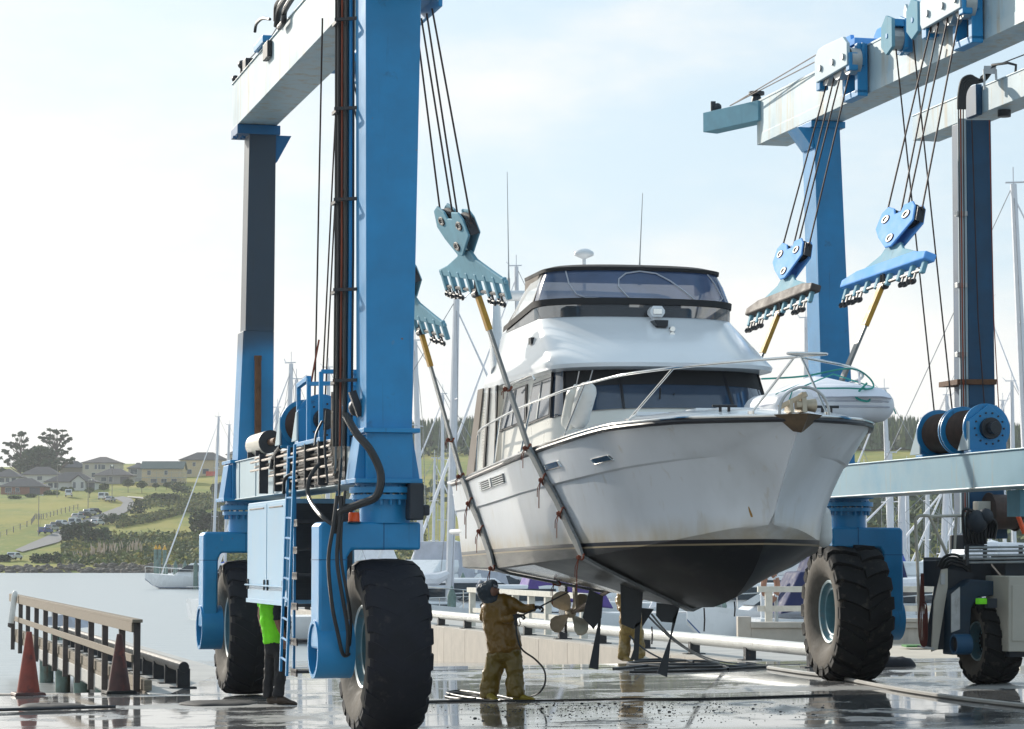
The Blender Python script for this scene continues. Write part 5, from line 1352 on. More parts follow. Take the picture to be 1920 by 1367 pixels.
def boot(parent, heel, d, m, L=.29, h=.13, wd=.055):
    d = Vector(d).normalized(); s = Vector((d.y, -d.x, 0)); b = MB(); rings = []
    for t, ww, hh in ((-.05, .6, .55), (-.02, .85, .9), (.12, .95, 1.0), (.35, .9, .95), (.55, 1.0, .62), (.78, 1.05, .48), (.94, .85, .36), (1.0, .4, .22)):
        c = Vector(heel) + d * (t * L); r_ = []
        for k in range(10):
            a = 2 * math.pi * k / 10; r_.append(c + s * math.cos(a) * wd * ww + Vector((0, 0, max(0.0, h * hh * (.5 + .5 * math.sin(a))))))
        rings.append(r_)
    b.loft(rings, True, True); return b.build('boot', m, parent, smooth=60, subsurf=1)

# --- worker in brown oilskins, lance raised to the propeller
def PX(px, py, D): return W(px, py, D)
DW = 35.7
wg = GZ(-.2)
wb = Vector((W(943, 1310, DW).x, DW, wg))
worker = thing('person', 'worker in brown oilskins and a dark hood aiming a washing lance at the propeller', 'person', wb, 0)
q = lambda px, py, dd=0.0: PX(px, py, DW + dd)
u_ = DW / F
def ring(px, py, rx, ry, dd=0.0): return (q(px, py, dd), rx * u_, ry)
def limb(px, py, r, dd=0.0): return (q(px, py, dd), r, r)
cloth('jacket', [
    [ring(934, 1117, 15, .085), ring(936, 1124, 27, .125), ring(936, 1136, 33, .15), ring(937, 1156, 33, .165), ring(939, 1180, 33, .17), ring(944, 1202, 33.5, .18), ring(948, 1219, 33, .19)],
    [limb(950, 1127, .095), limb(966, 1134, .085, -.07), limb(981, 1142, .072, -.15), limb(993, 1141, .064, -.21), limb(1003, 1139, .052, -.25)],
    [limb(920, 1128, .095), limb(911, 1143, .088, .08), limb(909, 1160, .078, .10), limb(925, 1166, .07, -.06), limb(946, 1162, .064, -.20), limb(963, 1157, .054, -.27)],
    [ring(925, 1216, 9, .05, .1), ring(920, 1224, 4, .03, .12)]], 'oilskin', worker, .017, (.04, .15))
cloth('trousers', [
    [ring(946, 1206, 29, .155), ring(946, 1222, 31, .16), ring(945, 1236, 28, .14)],
    [ring(931, 1226, 18, .125, .03), ring(927, 1246, 20, .12, .04), ring(922, 1270, 19, .115, .05), ring(917, 1292, 18.5, .11, .06), ring(915, 1308, 17, .10, .06)],
    [ring(961, 1226, 16, .12, -.03), ring(963, 1246, 17.5, .115, -.04), ring(965, 1270, 17, .11, -.06), ring(966, 1290, 18, .11, -.07), ring(966, 1306, 17.5, .105, -.07)]], 'oilskin_olive', worker, .017, (.05, .13))
boot(worker, Vector((q(914, 1310, .05).x, DW + .05, wg)), (.45, -.9, 0), 'boot_yellow', .29, .12, .06); boot(worker, Vector((q(964, 1308, -.07).x, DW - .07, wg)), (.97, -.25, 0), 'boot_yellow', .30, .12, .06)
# hood, head thrown back, goggles and neck cloth
cloth('hood', [[ring(926, 1128, 17, .12, .0), ring(919, 1117, 19, .135), ring(912, 1106, 20, .145), ring(908, 1098, 16, .125), ring(907, 1093, 9, .08)],
    [limb(914, 1100, .09, -.02), limb(925, 1097, .075, -.05), limb(932, 1096, .04, -.06)]], 'hood_cloth', worker, .013, (.035, .09), 2)
cloth('hood_flap', [[limb(905, 1091, .05, .04), limb(900, 1100, .06, .05), limb(900, 1112, .05, .06), limb(904, 1122, .03, .06)]], 'grey_canvas', worker, .012, (.02, .05), 2)
cloth('face', [[limb(922, 1108, .075, -.07), limb(929, 1110, .07, -.09), limb(932, 1112, .045, -.10)], [limb(931, 1106, .025, -.12), limb(936, 1105, .016, -.14)]], 'skin', worker, .01, None, 1)
b = MB(); b.bar(q(925, 1098, -.15), q(934, 1100, -.14), .03, .05); b.build('goggles', 'dark_glass', worker, smooth=0, bevel=.01)
b = MB(); b.tube([q(908, 1130, .12), q(904, 1136, .14), q(903, 1141, .14)], [.03, .04, .015], 7); b.tube([q(912, 1128, .1), q(909, 1137, .13)], [.03, .012], 7); b.build('neck_cloth', 'hood_cloth', worker, smooth=80)
lance_a, lance_b = q(958, 1158, -.27), q(1066, 1110, -.35)
ld = (lance_b - lance_a).normalized()
for (w0, fd, cu) in ((q(1000, 1138, -.24), (1, .1, -.02), 62), (q(966, 1155, -.27), (1, .1, .1), 66)):
    hand(worker, w0, fd, (0, .2, -1) if w0.z > 1.6 else (.0, .4, -1), (0, -1, .1), 'glove', cu, 1.25)
lance = thing('pressure_lance', 'thin dark washing lance held up towards the bronze propeller', 'washing lance', lance_a, 0)
b = MB(); b.tube([q(966, 1160, -.29), q(1006, 1141, -.27), lance_b], .011, 7); b.build('wand', 'dark_steel', lance)
b = MB(); b.bar(q(962, 1157, -.29), q(974, 1154, -.29), .05, .06); b.tube([q(968, 1160, -.29), q(969, 1172, -.29), q(973, 1174, -.29), q(976, 1170, -.29), q(973, 1160, -.29)], .008, 6); b.bar(q(968, 1158, -.29), q(966, 1172, -.29), .035, .04)
b.build('trigger_grip', 'hose', lance, smooth=0, bevel=.006)
wh = thing('washing_hose', 'dark hose running from the lance and coiled at the feet of the worker in oilskins', 'hose', Vector((wb.x, DW, wg)), 0)
G = lambda px, py: onpad(px, py) + Vector((0, 0, .015))
hp = [q(967, 1168, -.29), q(970, 1195, -.30), q(979, 1218, -.32), q(1003, 1236, -.34), q(1020, 1256, -.36), q(1022, 1280, -.38), q(1012, 1298, -.4), G(995, 1308), G(970, 1313), G(930, 1306), G(880, 1303), G(846, 1303), G(836, 1308), G(870, 1312), G(925, 1309), G(900, 1302), G(860, 1297), G(838, 1301), G(880, 1310), G(940, 1316), G(880, 1315), G(800, 1317), G(760, 1316)]
b = MB(); b.tube(catmull(hp, 8), .013, 7); b.build('hose_line', 'hose', wh)

# --- person in a lime shirt behind the cabinet
DH = 35.6
hx = W(515, 1312, DH).x
hv = thing('person', 'person in a bright lime shirt and dark trousers standing behind the blue ladder', 'person', Vector((hx, DH, GZ(hx))), 0)
h = lambda px, py, dd=0.0: W(px, py, DH + dd)
uh = DH / F
def hr(px, py, rx, ry, dd=0.0): return (h(px, py, dd), rx * uh, ry)
def hl(px, py, r, dd=0.0): return (h(px, py, dd), r, r)
cloth('shirt', [[hr(514, 1092, 9, .065), hr(513, 1100, 20, .10), hr(512, 1112, 26, .125), hr(512, 1135, 26, .135), hr(513, 1165, 25.5, .14), hr(516, 1190, 25, .14), hr(517, 1205, 24.5, .14)],
    [hl(531, 1110, .085, -.03), hl(533, 1124, .078, -.07)], [hl(495, 1108, .085, .02), hl(492, 1125, .075, .05), hl(491, 1138, .068, .06)]], 'hivis', hv, .014, (.03, .11))
cloth('sleeve', [[hl(530, 1120, .082, -.08), hl(524, 1136, .082, -.12), hl(521, 1154, .074, -.14), hl(520, 1163, .066, -.15)], [hr(538, 1140, 7, .10, -.02), hr(538, 1165, 8, .11, -.02), hr(537, 1200, 7, .10, -.02)]], 'navy_cloth', hv, .014, (.03, .1))
cloth('forearm', [[hl(520, 1160, .052, -.15), hl(525, 1176, .048, -.17), hl(530, 1189, .037, -.20), hl(531, 1196, .033, -.20)]], 'skin', hv, .01, None, 2)
cloth('forearm', [[hl(491, 1136, .05, .06), hl(489, 1155, .045, .06), hl(492, 1175, .035, .03)]], 'skin', hv, .01, None, 2)
hand(hv, h(492, 1175, .03), (.1, -.1, -1), (.6, .4, 0), (.0, -1, 0), 'skin', 24, 1.0)
hand(hv, h(531, 1194, -.20), (.25, -.1, -1), (-.6, .6, 0), (.3, -.7, -.3), 'skin', 24, 1.1)
cloth('trousers', [[hr(517, 1196, 22, .13), hr(517, 1212, 22, .135), hr(517, 1228, 19, .12)],
    [hr(508, 1222, 12.5, .10, .05), hr(506, 1250, 11, .09, .07), hr(503, 1280, 10, .085, .08), hr(503, 1307, 10.5, .085, .08)],
    [hr(526, 1222, 13, .105, -.05), hr(526, 1250, 12, .095, -.08), hr(524, 1280, 11, .09, -.1), hr(522, 1305, 11.5, .09, -.1)]], 'trouser_black', hv, .014, (.04, .12))
gz = GZ(hx)
boot(hv, Vector((h(521, 1312, -.1).x, DH - .10, gz)), (.95, -.35, 0), 'boot_brown', .29, .13, .055); boot(hv, Vector((h(504, 1310, .08).x, DH + .10, gz)), (.6, -.5, 0), 'boot_brown', .29, .13, .055)
cloth('head', [[hl(514, 1094, .06), hl(515, 1086, .062)], [hr(517, 1084, 9, .075, -.02), hr(516, 1076, 11.5, .098), hr(516, 1066, 12, .105), hr(516, 1059, 8, .07)], [hl(523, 1075, .03, -.05), hl(530, 1077, .018, -.07)]], 'skin', hv, .01, None, 2)
b = MB(); b.ball(h(515, 1066), .108, 14, 8, sc3=(1, 1.06, .92)); b.build('hair', 'trouser_black', hv, smooth=80)

# --- second washer beyond the keel
DS = 48.6
sz = GZ(2.2) - max(0, DS - 47) * .02
s2 = thing('person', 'second washer in yellow oilskin trousers, only legs showing beneath the keel', 'person', Vector((W(1185, 1238, DS).x, DS, sz)), 0)
k2 = lambda px, py, dd=0.0: W(px, py, DS + dd)
zf = k2(1185, 1238).z - sz
dz = Vector((0, 0, -zf))
us = DS / F
def kr(px, py, rx, ry, dd=0.0): return (k2(px, py, dd) + dz, rx * us, ry)
def kl(px, py, r, dd=0.0): return (k2(px, py, dd) + dz, r, r)
cloth('trousers', [[kr(1184, 1158, 21, .16), kr(1184, 1172, 22, .165), kr(1184, 1186, 20, .15)], [kr(1173, 1180, 12, .13, .05), kr(1171, 1205, 12, .12, .06), kr(1169, 1233, 11.5, .115, .06)], [kr(1195, 1180, 11.5, .13, -.05), kr(1199, 1205, 11, .12, -.08), kr(1200, 1232, 11, .11, -.1)]], 'oilskin_dirty', s2, .018, (.05, .14))
cloth('jacket', [[kr(1179, 1096, 9, .08), kr(1180, 1104, 19, .12), kr(1180, 1125, 21, .155), kr(1182, 1150, 22, .17), kr(1183, 1168, 23, .18)], [kl(1166, 1108, .09, .02), kl(1160, 1126, .08, .0), kl(1166, 1142, .065, -.2)], [kl(1195, 1108, .09, -.02), kl(1202, 1118, .08, -.15), kl(1206, 1104, .06, -.28)]], 'oilskin', s2, .018, (.05, .15))
cloth('hood', [[kr(1179, 1096, 8, .09), kr(1180, 1086, 11, .125), kr(1180, 1076, 12, .13), kr(1180, 1070, 7, .08)]], 'hood_cloth', s2, .014, (.03, .1))
hand(s2, k2(1206, 1103, -.29) + dz, (.3, -.6, .6), (0, -.5, -.6), (.8, 0, .2), 'glove', 55, 1.2)
hand(s2, k2(1167, 1143, -.22) + dz, (.3, -.4, -.6), (.6, 0, -.3), (.2, -.8, .2), 'glove', 50, 1.2)
boot(s2, Vector((k2(1168, 1236, .06).x, DS + .06, sz)), (.5, -.8, 0), 'oilskin_dirty', .30, .14, .06); boot(s2, Vector((k2(1197, 1236, -.1).x, DS - .1, sz)), (.97, -.25, 0), 'boot_white', .31, .13, .06)
# ------------------------------------------------------------------ far shore: terrain measured as screen profiles, then built at its true distance
DT = [472, 481, 505, 560, 640, 720, 800, 900, 1100, 1500]
PROF = {-300: [1074, 1062, 1052, 1015, 968, 935, 912, 888, 880, 890], 0: [1074, 1062, 1052, 1015, 968, 935, 910, 886, 876, 885], 250: [1074, 1062, 1053, 1022, 978, 938, 908, 884, 870, 880],
        450: [1074, 1062, 1055, 1026, 986, 942, 900, 872, 860, 870], 620: [1074, 1062, 1052, 1020, 975, 930, 890, 865, 850, 850], 800: [1074, 1062, 1050, 1010, 958, 912, 874, 845, 836, 842],
        1000: [1074, 1062, 1048, 1005, 955, 910, 870, 845, 832, 840], 1920: [1074, 1062, 1045, 995, 950, 905, 868, 846, 835, 840], 2400: [1074, 1062, 1045, 995, 950, 905, 868, 846, 835, 840]}
PK = sorted(PROF)
def terr(px, D):
    k = min(max(px, PK[0]), PK[-1]); a = 0
    for i in range(len(PK) - 1):
        if PK[i] <= k <= PK[i + 1]:
            t = (k - PK[i]) / (PK[i + 1] - PK[i]); t = t * t * (3 - 2 * t)
            y = lerp(interp(D, DT, PROF[PK[i]]), interp(D, DT, PROF[PK[i + 1]]), t); break
    z = HC + (HY - y) * D / F
    n = noise.noise(Vector((px * .012, D * .02, 3))) * .5
    return z + n * max(0, min(1, (D - 500) / 80))
def TP(px, D): return Vector(((px - CX) / F * D, D, terr(px, D)))
def thit(px, py):                        # where the sight line meets the hill
    D = 473.0; d = ray(px, py)
    while D < 1490:
        if HC + d.z * D <= terr(px, D): break
        D += 1.0
    return Vector((d.x * D, D, terr(px, D)))

def grass_material():
    m = bpy.data.materials.new('hill_grass'); MATS['hill_grass'] = m; m.use_nodes = True
    nt = m.node_tree; N = nt.nodes; L = nt.links; b = N['Principled BSDF']; b.inputs['Roughness'].default_value = .95; b.inputs['Specular IOR Level'].default_value = .1
    g = N.new('ShaderNodeNewGeometry')
    def NZ(sc_, st, d=6, off=0):
        mp = N.new('ShaderNodeMapping'); mp.inputs['Scale'].default_value = st; mp.inputs['Location'].default_value = (off, off, 0); L.new(g.outputs['Position'], mp.inputs['Vector'])
        n = N.new('ShaderNodeTexNoise'); n.inputs['Scale'].default_value = sc_; n.inputs['Detail'].default_value = d; n.inputs['Roughness'].default_value = .65; L.new(mp.outputs['Vector'], n.inputs['Vector']); return n.outputs['Fac']
    def MX(f, lo, hi, A, B_):
        r = N.new('ShaderNodeMapRange'); r.interpolation_type = 'SMOOTHSTEP'; r.inputs['From Min'].default_value = lo; r.inputs['From Max'].default_value = hi; L.new(f, r.inputs['Value'])
        x = N.new('ShaderNodeMix'); x.data_type = 'RGBA'; L.new(r.outputs['Result'], x.inputs['Factor'])
        for k, q in (('A', A), ('B', B_)):
            if isinstance(q, tuple): x.inputs[k].default_value = (*q, 1)
            else: L.new(q, x.inputs[k])
        return x.outputs['Result']
    c = MX(NZ(.03, (1, .6, 1), 7), .38, .62, (.15, .185, .035), (.27, .24, .05))
    c = MX(NZ(.09, (1, .5, 1), 6, 30), .56, .70, c, (.10, .14, .03))
    c = MX(NZ(.5, (1, .4, 1), 4, 9), .55, .75, c, (.30, .25, .11))
    L.new(c, b.inputs['Base Color'])
grass_material()
b = MB()
pxs = list(range(-300, 2401, 45)); Ds = [472, 476, 481, 487, 495, 505, 515, 530, 545, 560, 580, 600, 620, 640, 660, 680, 700, 720, 740, 760, 780, 800, 825, 850, 875, 900, 940, 980, 1040, 1100, 1250, 1500]
b.loft([[TP(px, D) for px in pxs] for D in Ds], False, False)
o = b.build('hillside', 'hill_grass', None, smooth=180); o['kind'] = 'structure'
# rock facing along the waterline
mat('revetment_rock', (.10, .088, .075), .9, var=.4, scale=.9, bump=.5, bscale=2)
b = MB(); r2 = random.Random(5)
for i in range(900):
    px = r2.uniform(-300, 900); D = r2.uniform(470.5, 481); p = TP(px, max(472, D)); p.y = D; s = r2.uniform(.45, 1.1)
    b.ball(p + Vector((0, 0, r2.uniform(-.1, .35))), s * .75, 6, 4, sc3=(r2.uniform(.8, 1.5), 1, r2.uniform(.6, .9)))
o = b.build('rock_revetment', 'revetment_rock', None, smooth=0, fix=False); tag(o, kind='stuff')

# road climbing the hill, with its footpath
mat('road_asphalt', (.17, .165, .165), .9, var=.1, scale=.2)
def strip(name, Lp, Rp, m, off, n=5, kind='structure'):
    b = MB(); rows = []
    def samp(P, t):
        t *= len(P) - 1; i = min(int(t), len(P) - 2); return lerp(P[i][0], P[i + 1][0], t - i), lerp(P[i][1], P[i + 1][1], t - i)
    for i in range(49):
        A = thit(*samp(Lp, i / 48)); B_ = thit(*samp(Rp, i / 48)); row = []
        for k in range(n):
            p = A.lerp(B_, k / (n - 1)); px = p.x / p.y * F + CX; p.z = max(p.z, terr(px, p.y)) + off; row.append(p)
        rows.append(row)
    b.loft(rows, False, False); o = b.build(name, m, None, smooth=60); o['kind'] = kind
strip('road', [(28, 1033), (90, 1006), (125, 989), (160, 975), (200, 960), (226, 951), (231, 944), (218, 937), (205, 935)], [(42, 1037), (110, 1018), (140, 1000), (178, 982), (220, 970), (245, 957), (253, 945), (246, 935.5), (230, 932)], 'road_asphalt', .22)
strip('footpath', [(238, 933.5), (262, 936), (290, 941)], [(240, 932), (264, 933.5), (292, 937)], 'dry_concrete', .25, 3)

# ---- houses
mat('roof_tile', (.13, .115, .11), .85, var=.15, scale=.7); mat('roof_dark', (.05, .055, .065), .7, var=.1); mat('roof_green', (.09, .12, .11), .7, var=.1)
mat('wall_white', (.56, .55, .53), .8, var=.05); mat('wall_brick', (.27, .13, .09), .85, var=.12); mat('wall_tan', (.52, .42, .26), .8, var=.15); mat('wall_beige', (.50, .46, .38), .8, var=.06); mat('wall_grey', (.30, .29, .28), .8, var=.08)
mat('house_glass', (.06, .08, .10), .1); mat('house_trim', (.62, .62, .6), .7); mat('door_dark', (.09, .09, .10), .6); mat('scaffold', (.34, .36, .36), .5, metal=.3); mat('netting_red', (.6, .10, .06), .8)
def house(label, px0, px1, ybase, hw, roof, wallm, roofm, rz=0.0, depth=9, eave=.5, wins=(), door=None, storeys=1, gable=None, name='house', D=None):
    g = thit((px0 + px1) / 2, ybase) if D is None else TP((px0 + px1) / 2, D)
    w_ = (px1 - px0) * g.y / F; base = g.copy(); base.z -= .3
    t = thing(name, label, 'house', base, rz, 'houses along the ridge'); T = frame(base, rz)
    b = MB(T); b.span(-w_ / 2, w_ / 2, 0, depth, 0, hw + .3); wl = b.build('wall', wallm, t, smooth=0)
    H = hw + .3; e = eave
    b = MB(T)
    if roof[0] == 'hip':
        rh, ins = roof[1], roof[2]
        b.hexa([(-w_ / 2 - e, -e, H), (w_ / 2 + e, -e, H), (w_ / 2 + e, depth + e, H), (-w_ / 2 - e, depth + e, H)],
               [(-w_ / 2 + ins, depth / 2 - .05, H + rh), (w_ / 2 - ins, depth / 2 - .05, H + rh), (w_ / 2 - ins, depth / 2 + .05, H + rh), (-w_ / 2 + ins, depth / 2 + .05, H + rh)])
        b.span(-w_ / 2 - e - .05, w_ / 2 + e + .05, -e - .05, depth + e + .05, H - .2, H - .005)
    else:
        rh = roof[1]
        b.prism([(-e, H), (depth / 2, H + rh), (depth + e, H), (depth + e, H - .2), (depth / 2, H + rh - .3), (-e, H - .2)], (-w_ / 2 - e, 0, 0), (0, 1, 0), (0, 0, 1), (1, 0, 0), w_ + 2 * e)
        b.prism([(0, H - .2), (depth, H - .2), (depth / 2, H + rh - .32)], (-w_ / 2 + .1, 0, 0), (0, 1, 0), (0, 0, 1), (1, 0, 0), w_ - .2, m=1)
    b.build('roof', [roofm, wallm], t, smooth=0)
    if gable:
        gx, gw, gh = gable; b = MB(T); gx = lerp(-w_ / 2, w_ / 2, gx)
        b.span(gx - gw / 2, gx + gw / 2, -1.2, .5, 0, H, m=1); b.prism([(-gw / 2 - .1, H), (gw / 2 + .1, H), (0, H + gh - .2)], (gx, -1.18, 0), (1, 0, 0), (0, 0, 1), (0, 1, 0), .4, m=1)
        for sg in (-1, 1): b.hexa([(gx, -1.6, H + gh), (gx + sg * (gw / 2 + .5), -1.6, H - .15), (gx + sg * (gw / 2 + .5), depth / 2, H - .15), (gx, depth / 2, H + gh)], [(gx, -1.6, H + gh + .15), (gx + sg * (gw / 2 + .6), -1.6, H), (gx + sg * (gw / 2 + .6), depth / 2, H), (gx, depth / 2, H + gh + .15)], m=0)
        b.build('gable_wing', [roofm, wallm], t, smooth=0)
    for (fx, z0, ww, hh) in wins:
        x = lerp(-w_ / 2, w_ / 2, fx); y = -1.2 if gable and abs(x - lerp(-w_ / 2, w_ / 2, gable[0])) < gable[1] / 2 else 0
        b = MB(T); b.span(x - ww / 2 - .08, x + ww / 2 + .08, y - .06, y + .02, z0 + .22, z0 + hh + .38); f = b.build('window', 'house_trim', t, smooth=0)
        b = MB(T); b.span(x - ww / 2, x + ww / 2, y - .09, y - .05, z0 + .3, z0 + hh + .3); b.build('pane', 'house_glass', f, smooth=0)
    if door:
        x = lerp(-w_ / 2, w_ / 2, door[0]); b = MB(T); b.span(x - door[1] / 2, x + door[1] / 2, -.1, .02, .2, door[2] + .3); b.build('garage_door', 'door_dark', t, smooth=0)
    return t, T, w_
house('low grey-roofed white house behind the tall trees at the far left', -14, 38, 902, 2.6, ('hip', 2.6, 4), 'wall_white', 'roof_tile', wins=((.35, .9, 1.6, 1.3), (.55, .9, 1.2, 1.3), (.78, .9, 1.4, 1.3)), D=800)
house('low brick house with a brown tiled roof, nearest the fence', 2, 84, 916, 2.5, ('hip', 2.5, 4.5), 'wall_brick', 'roof_tile', wins=((.18, .7, 1.8, 1.4), (.38, .9, 1.0, 1.1)), door=(.78, 3.0, 2.2), D=745)
house('white-walled house with a pale gable front and grey roof', 86, 178, 903, 2.6, ('hip', 2.9, 5), 'wall_white', 'roof_tile', wins=((.10, .8, 1.4, 1.3), (.22, .7, 1.2, 1.5), (.60, .6, .8, 1.8), (.76, .6, .8, 1.8)), door=(.92, 2.4, 2.2), gable=(.68, 4.0, 1.9), D=770)
house('grey-roofed house partly hidden between the brick and white houses', 40, 110, 896, 2.7, ('hip', 2.6, 4), 'wall_white', 'roof_tile', wins=((.5, .9, 1.5, 1.2),), D=815)
house('house with a dark slate roof peeping over the white gabled house', 112, 158, 894, 3.4, ('hip', 2.3, 3), 'wall_grey', 'roof_dark', D=850)
house('two-storey beige house with a hipped roof standing highest on the left', 155, 224, 892, 5.6, ('hip', 2.0, 5), 'wall_beige', 'roof_tile', wins=((.12, 3.4, 1.2, 1.4), (.36, 3.4, .8, 1.5), (.46, 3.4, .8, 1.5), (.56, 3.4, 1.3, 1.4), (.80, 3.4, 1.3, 1.4), (.3, .8, 1.2, 1.4), (.5, .8, 1.6, 1.4), (.72, .8, 1.0, 1.4)), D=840)
house('low grey house at the foot of the two-storey beige house', 178, 246, 891, 2.7, ('hip', 2.2, 4), 'wall_grey', 'roof_tile', wins=((.25, .8, 1.6, 1.2), (.45, .6, 1.2, 1.6)), door=(.82, 2.6, 2.2), D=800)
ht, HT, hw_ = house('half-built tan house with scaffolding and a dark gabled roof', 266, 342, 898, 5.2, ('gable', 2.4), 'wall_tan', 'roof_green', wins=((.18, 3.2, 1.0, 1.3), (.60, 3.3, .9, 1.2), (.3, .8, 1.9, 1.2), (.55, .8, 1.6, 1.2), (.8, .8, 1.6, 1.2)), D=790)
b = MB(HT)
for x in range(0, 8):
    xx = lerp(-hw_ / 2 - 2.2, hw_ / 2 + 1.5, x / 7); b.cyl((xx, -1.3, 0), (xx, -1.3, 4.6), .05, n=5)
for z in (1.3, 2.7, 4.1): b.cyl((-hw_ / 2 - 2.2, -1.3, z), (hw_ / 2 + 1.5, -1.3, z), .05, n=5)
b.span(-hw_ / 2 - 2.2, hw_ / 2 + 1.2, -1.6, -.9, 2.6, 2.68); b.build('scaffolding', 'scaffold', ht, smooth=0)
house('dark blue-grey house with one bright window beside the scaffolded house', 241, 270, 893, 4.4, ('hip', 1.8, 3), 'wall_grey', 'roof_dark', wins=((.35, 2.4, 2.2, 1.6),), D=822)
h3, H3, w3 = house('second tan house under construction behind red safety netting', 338, 425, 888, 5.4, ('hip', 2.6, 5), 'wall_tan', 'roof_tile', wins=((.1, 3.3, .9, 1.2), (.3, 3.3, .9, 1.2), (.55, .8, 2.0, 1.6), (.2, .8, 1.4, 1.4), (.8, 3.2, 1.0, 1.2)), D=835)
b = MB(H3); b.span(w3 * .08, w3 * .28, -3, -2.9, .3, 1.8); b.build('safety_netting', 'netting_red', h3, smooth=0)
house('pale house frame on the crest behind the two thin masts', 426, 452, 880, 5.8, ('hip', 1.6, 2), 'wall_beige', 'roof_tile', wins=((.4, 3.4, 1.4, 1.3),), D=850)

# ---- foliage: crowns made of thousands of leaf tufts over a branching frame
for nm, c in (('leaf_dark', (.065, .095, .04)), ('leaf_mid', (.11, .14, .04)), ('leaf_olive', (.17, .165, .05)), ('leaf_yellow', (.27, .235, .06)), ('leaf_pine', (.045, .075, .04)), ('plume_pink', (.48, .38, .30))):
    m = mat(nm, c, .8, var=.45, scale=.35, spec=.2)
mat('bark', (.10, .08, .065), .9, var=.2)
def tufts(b, c, rad, n, size, r, squash=1.0, shell=.55):
    for _ in range(n):
        v = Vector((r.gauss(0, 1), r.gauss(0, 1), r.gauss(0, 1))).normalized() * (r.uniform(shell, 1) if r.random() < .8 else r.uniform(.2, 1))
        p = Vector(c) + Vector((v.x * rad[0], v.y * rad[1], v.z * rad[2] * squash))
        s = size * r.uniform(.5, 1.3); a = Vector((r.uniform(-1, 1), r.uniform(-1, 1), r.uniform(-.6, .6))).normalized(); q = a.cross(Vector((r.uniform(-1, 1), r.uniform(-1, 1), r.uniform(-1, 1)))).normalized()
        b.add([p - a * s - q * s * .35, p + a * s * .2 - q * s * .7, p + a * s, p + q * s * .6], [(0, 1, 2, 3)], r.choice((0, 0, 1)))
def tree(name, label, cat, base, h, clumps, mats, seed, trunk_r=.3, n=160, size=.5, group=None, spread=None):
    """clumps: list of (x, y, z, rx, rz) as fractions of the height"""
    r = random.Random(seed); t = thing(name, label, cat, base, 0, group); b = MB(frame(base, 0))
    fork = (r.uniform(-.02, .02) * h, 0, h * .35); b.tube([(0, 0, -.3), (fork[0] * .5, 0, h * .18), fork, (0, 0, h * .7)], [trunk_r, trunk_r * .8, trunk_r * .65, trunk_r * .3], 7)
    for (x, y, z, rx, rz) in clumps:
        s0 = Vector((0, 0, h * min(.6, max(.12, z - .25)))); e = Vector((x * h, y * h, z * h)); m_ = s0.lerp(e, .5) + Vector((r.uniform(-.03, .03) * h, 0, -.02 * h))
        b.tube([s0, m_, e], [trunk_r * .5, trunk_r * .32, trunk_r * .14], 5)
    b.build('trunk', 'bark', t)
    b = MB(frame(base, 0))
    for (x, y, z, rx, rz) in clumps: tufts(b, (x * h, y * h, z * h), (rx * h, rx * h, rz * h), int(n * (rx * 10) ** 2 * .6 + 14), size, r)
    b.build('crown', mats, t, smooth=0, fix=False); return t
r3 = random.Random(3)
def hgt(dy, D): return dy * D / F
g = TP(92, 830); g2 = TP(34, 845); g3 = TP(66, 838)
def ragged(seed, limbs, r0=.055):
    r = random.Random(seed); C_ = [(r.uniform(-.02, .02), 0, .97, .05, .025), (.03, 0, .93, .06, .025)]
    for (z, reach, sg) in limbs:
        n = max(2, int(reach / .055))
        for k in range(1, n + 1):
            f = k / n
            if r.random() < .22: continue
            C_.append((sg * reach * f + r.uniform(-.02, .02), r.uniform(-.12, .12), z + .05 * f * (1 if z < .8 else .4) + r.uniform(-.028, .028), r.uniform(.6, 1.25) * r0, r.uniform(.014, .032)))
    return C_
tree('macrocarpa_tree', 'tall open-crowned pine, the right-hand one of the pair on the ridge', 'tree', TP(105, 845), hgt(92, 845), ragged(1, ((.95, .10, -1), (.93, .14, 1), (.88, .22, -1), (.86, .20, 1), (.80, .27, -1), (.76, .25, 1), (.70, .24, -1), (.66, .18, 1), (.60, .14, 1), (.55, .28, 1), (.50, .18, 1), (.36, .34, 1), (.31, .30, 1), (.26, .22, 1), (.42, .14, 1), (.40, .12, -1))), ['leaf_pine', 'leaf_dark'], 21, .5, 120, .55, 'trees on the ridge')
tree('macrocarpa_tree', 'thin see-through pine at the left end of the ridge trees', 'tree', TP(38, 850), hgt(88, 850), ragged(2, ((.94, .08, 1), (.90, .10, -1), (.84, .16, -1), (.80, .10, 1), (.70, .32, -1), (.66, .24, -1), (.68, .12, 1), (.52, .38, -1), (.46, .44, -1), (.40, .38, -1), (.42, .16, 1), (.32, .30, -1), (.25, .28, -1), (.22, .2, 1), (.30, .18, 1))), ['leaf_pine', 'leaf_dark'], 22, .4, 120, .55, 'trees on the ridge')
tree('spreading_tree', 'broad dome-crowned dark tree between the two ridge pines', 'tree', TP(74, 836), hgt(68, 836), [(-.28, 0, .70, .22, .17), (0, .1, .80, .28, .16), (.25, 0, .72, .22, .17), (-.48, 0, .45, .20, .16), (.45, 0, .42, .18, .16), (-.1, -.1, .55, .26, .20), (.2, -.1, .45, .24, .18), (-.3, 0, .3, .22, .14), (.05, 0, .26, .26, .14), (.38, 0, .24, .16, .12)], ['leaf_pine', 'leaf_dark'], 23, .7, 150, .6, 'trees on the ridge')
tree('low_tree', 'low dark shrubby tree at the left edge of the frame below the pines', 'tree', TP(3, 840), hgt(24, 840), [(0, 0, .55, .5, .4), (-.6, 0, .45, .4, .3), (.5, 0, .4, .4, .3)], ['leaf_pine', 'leaf_dark'], 24, .2, 20, .5, 'trees on the ridge')
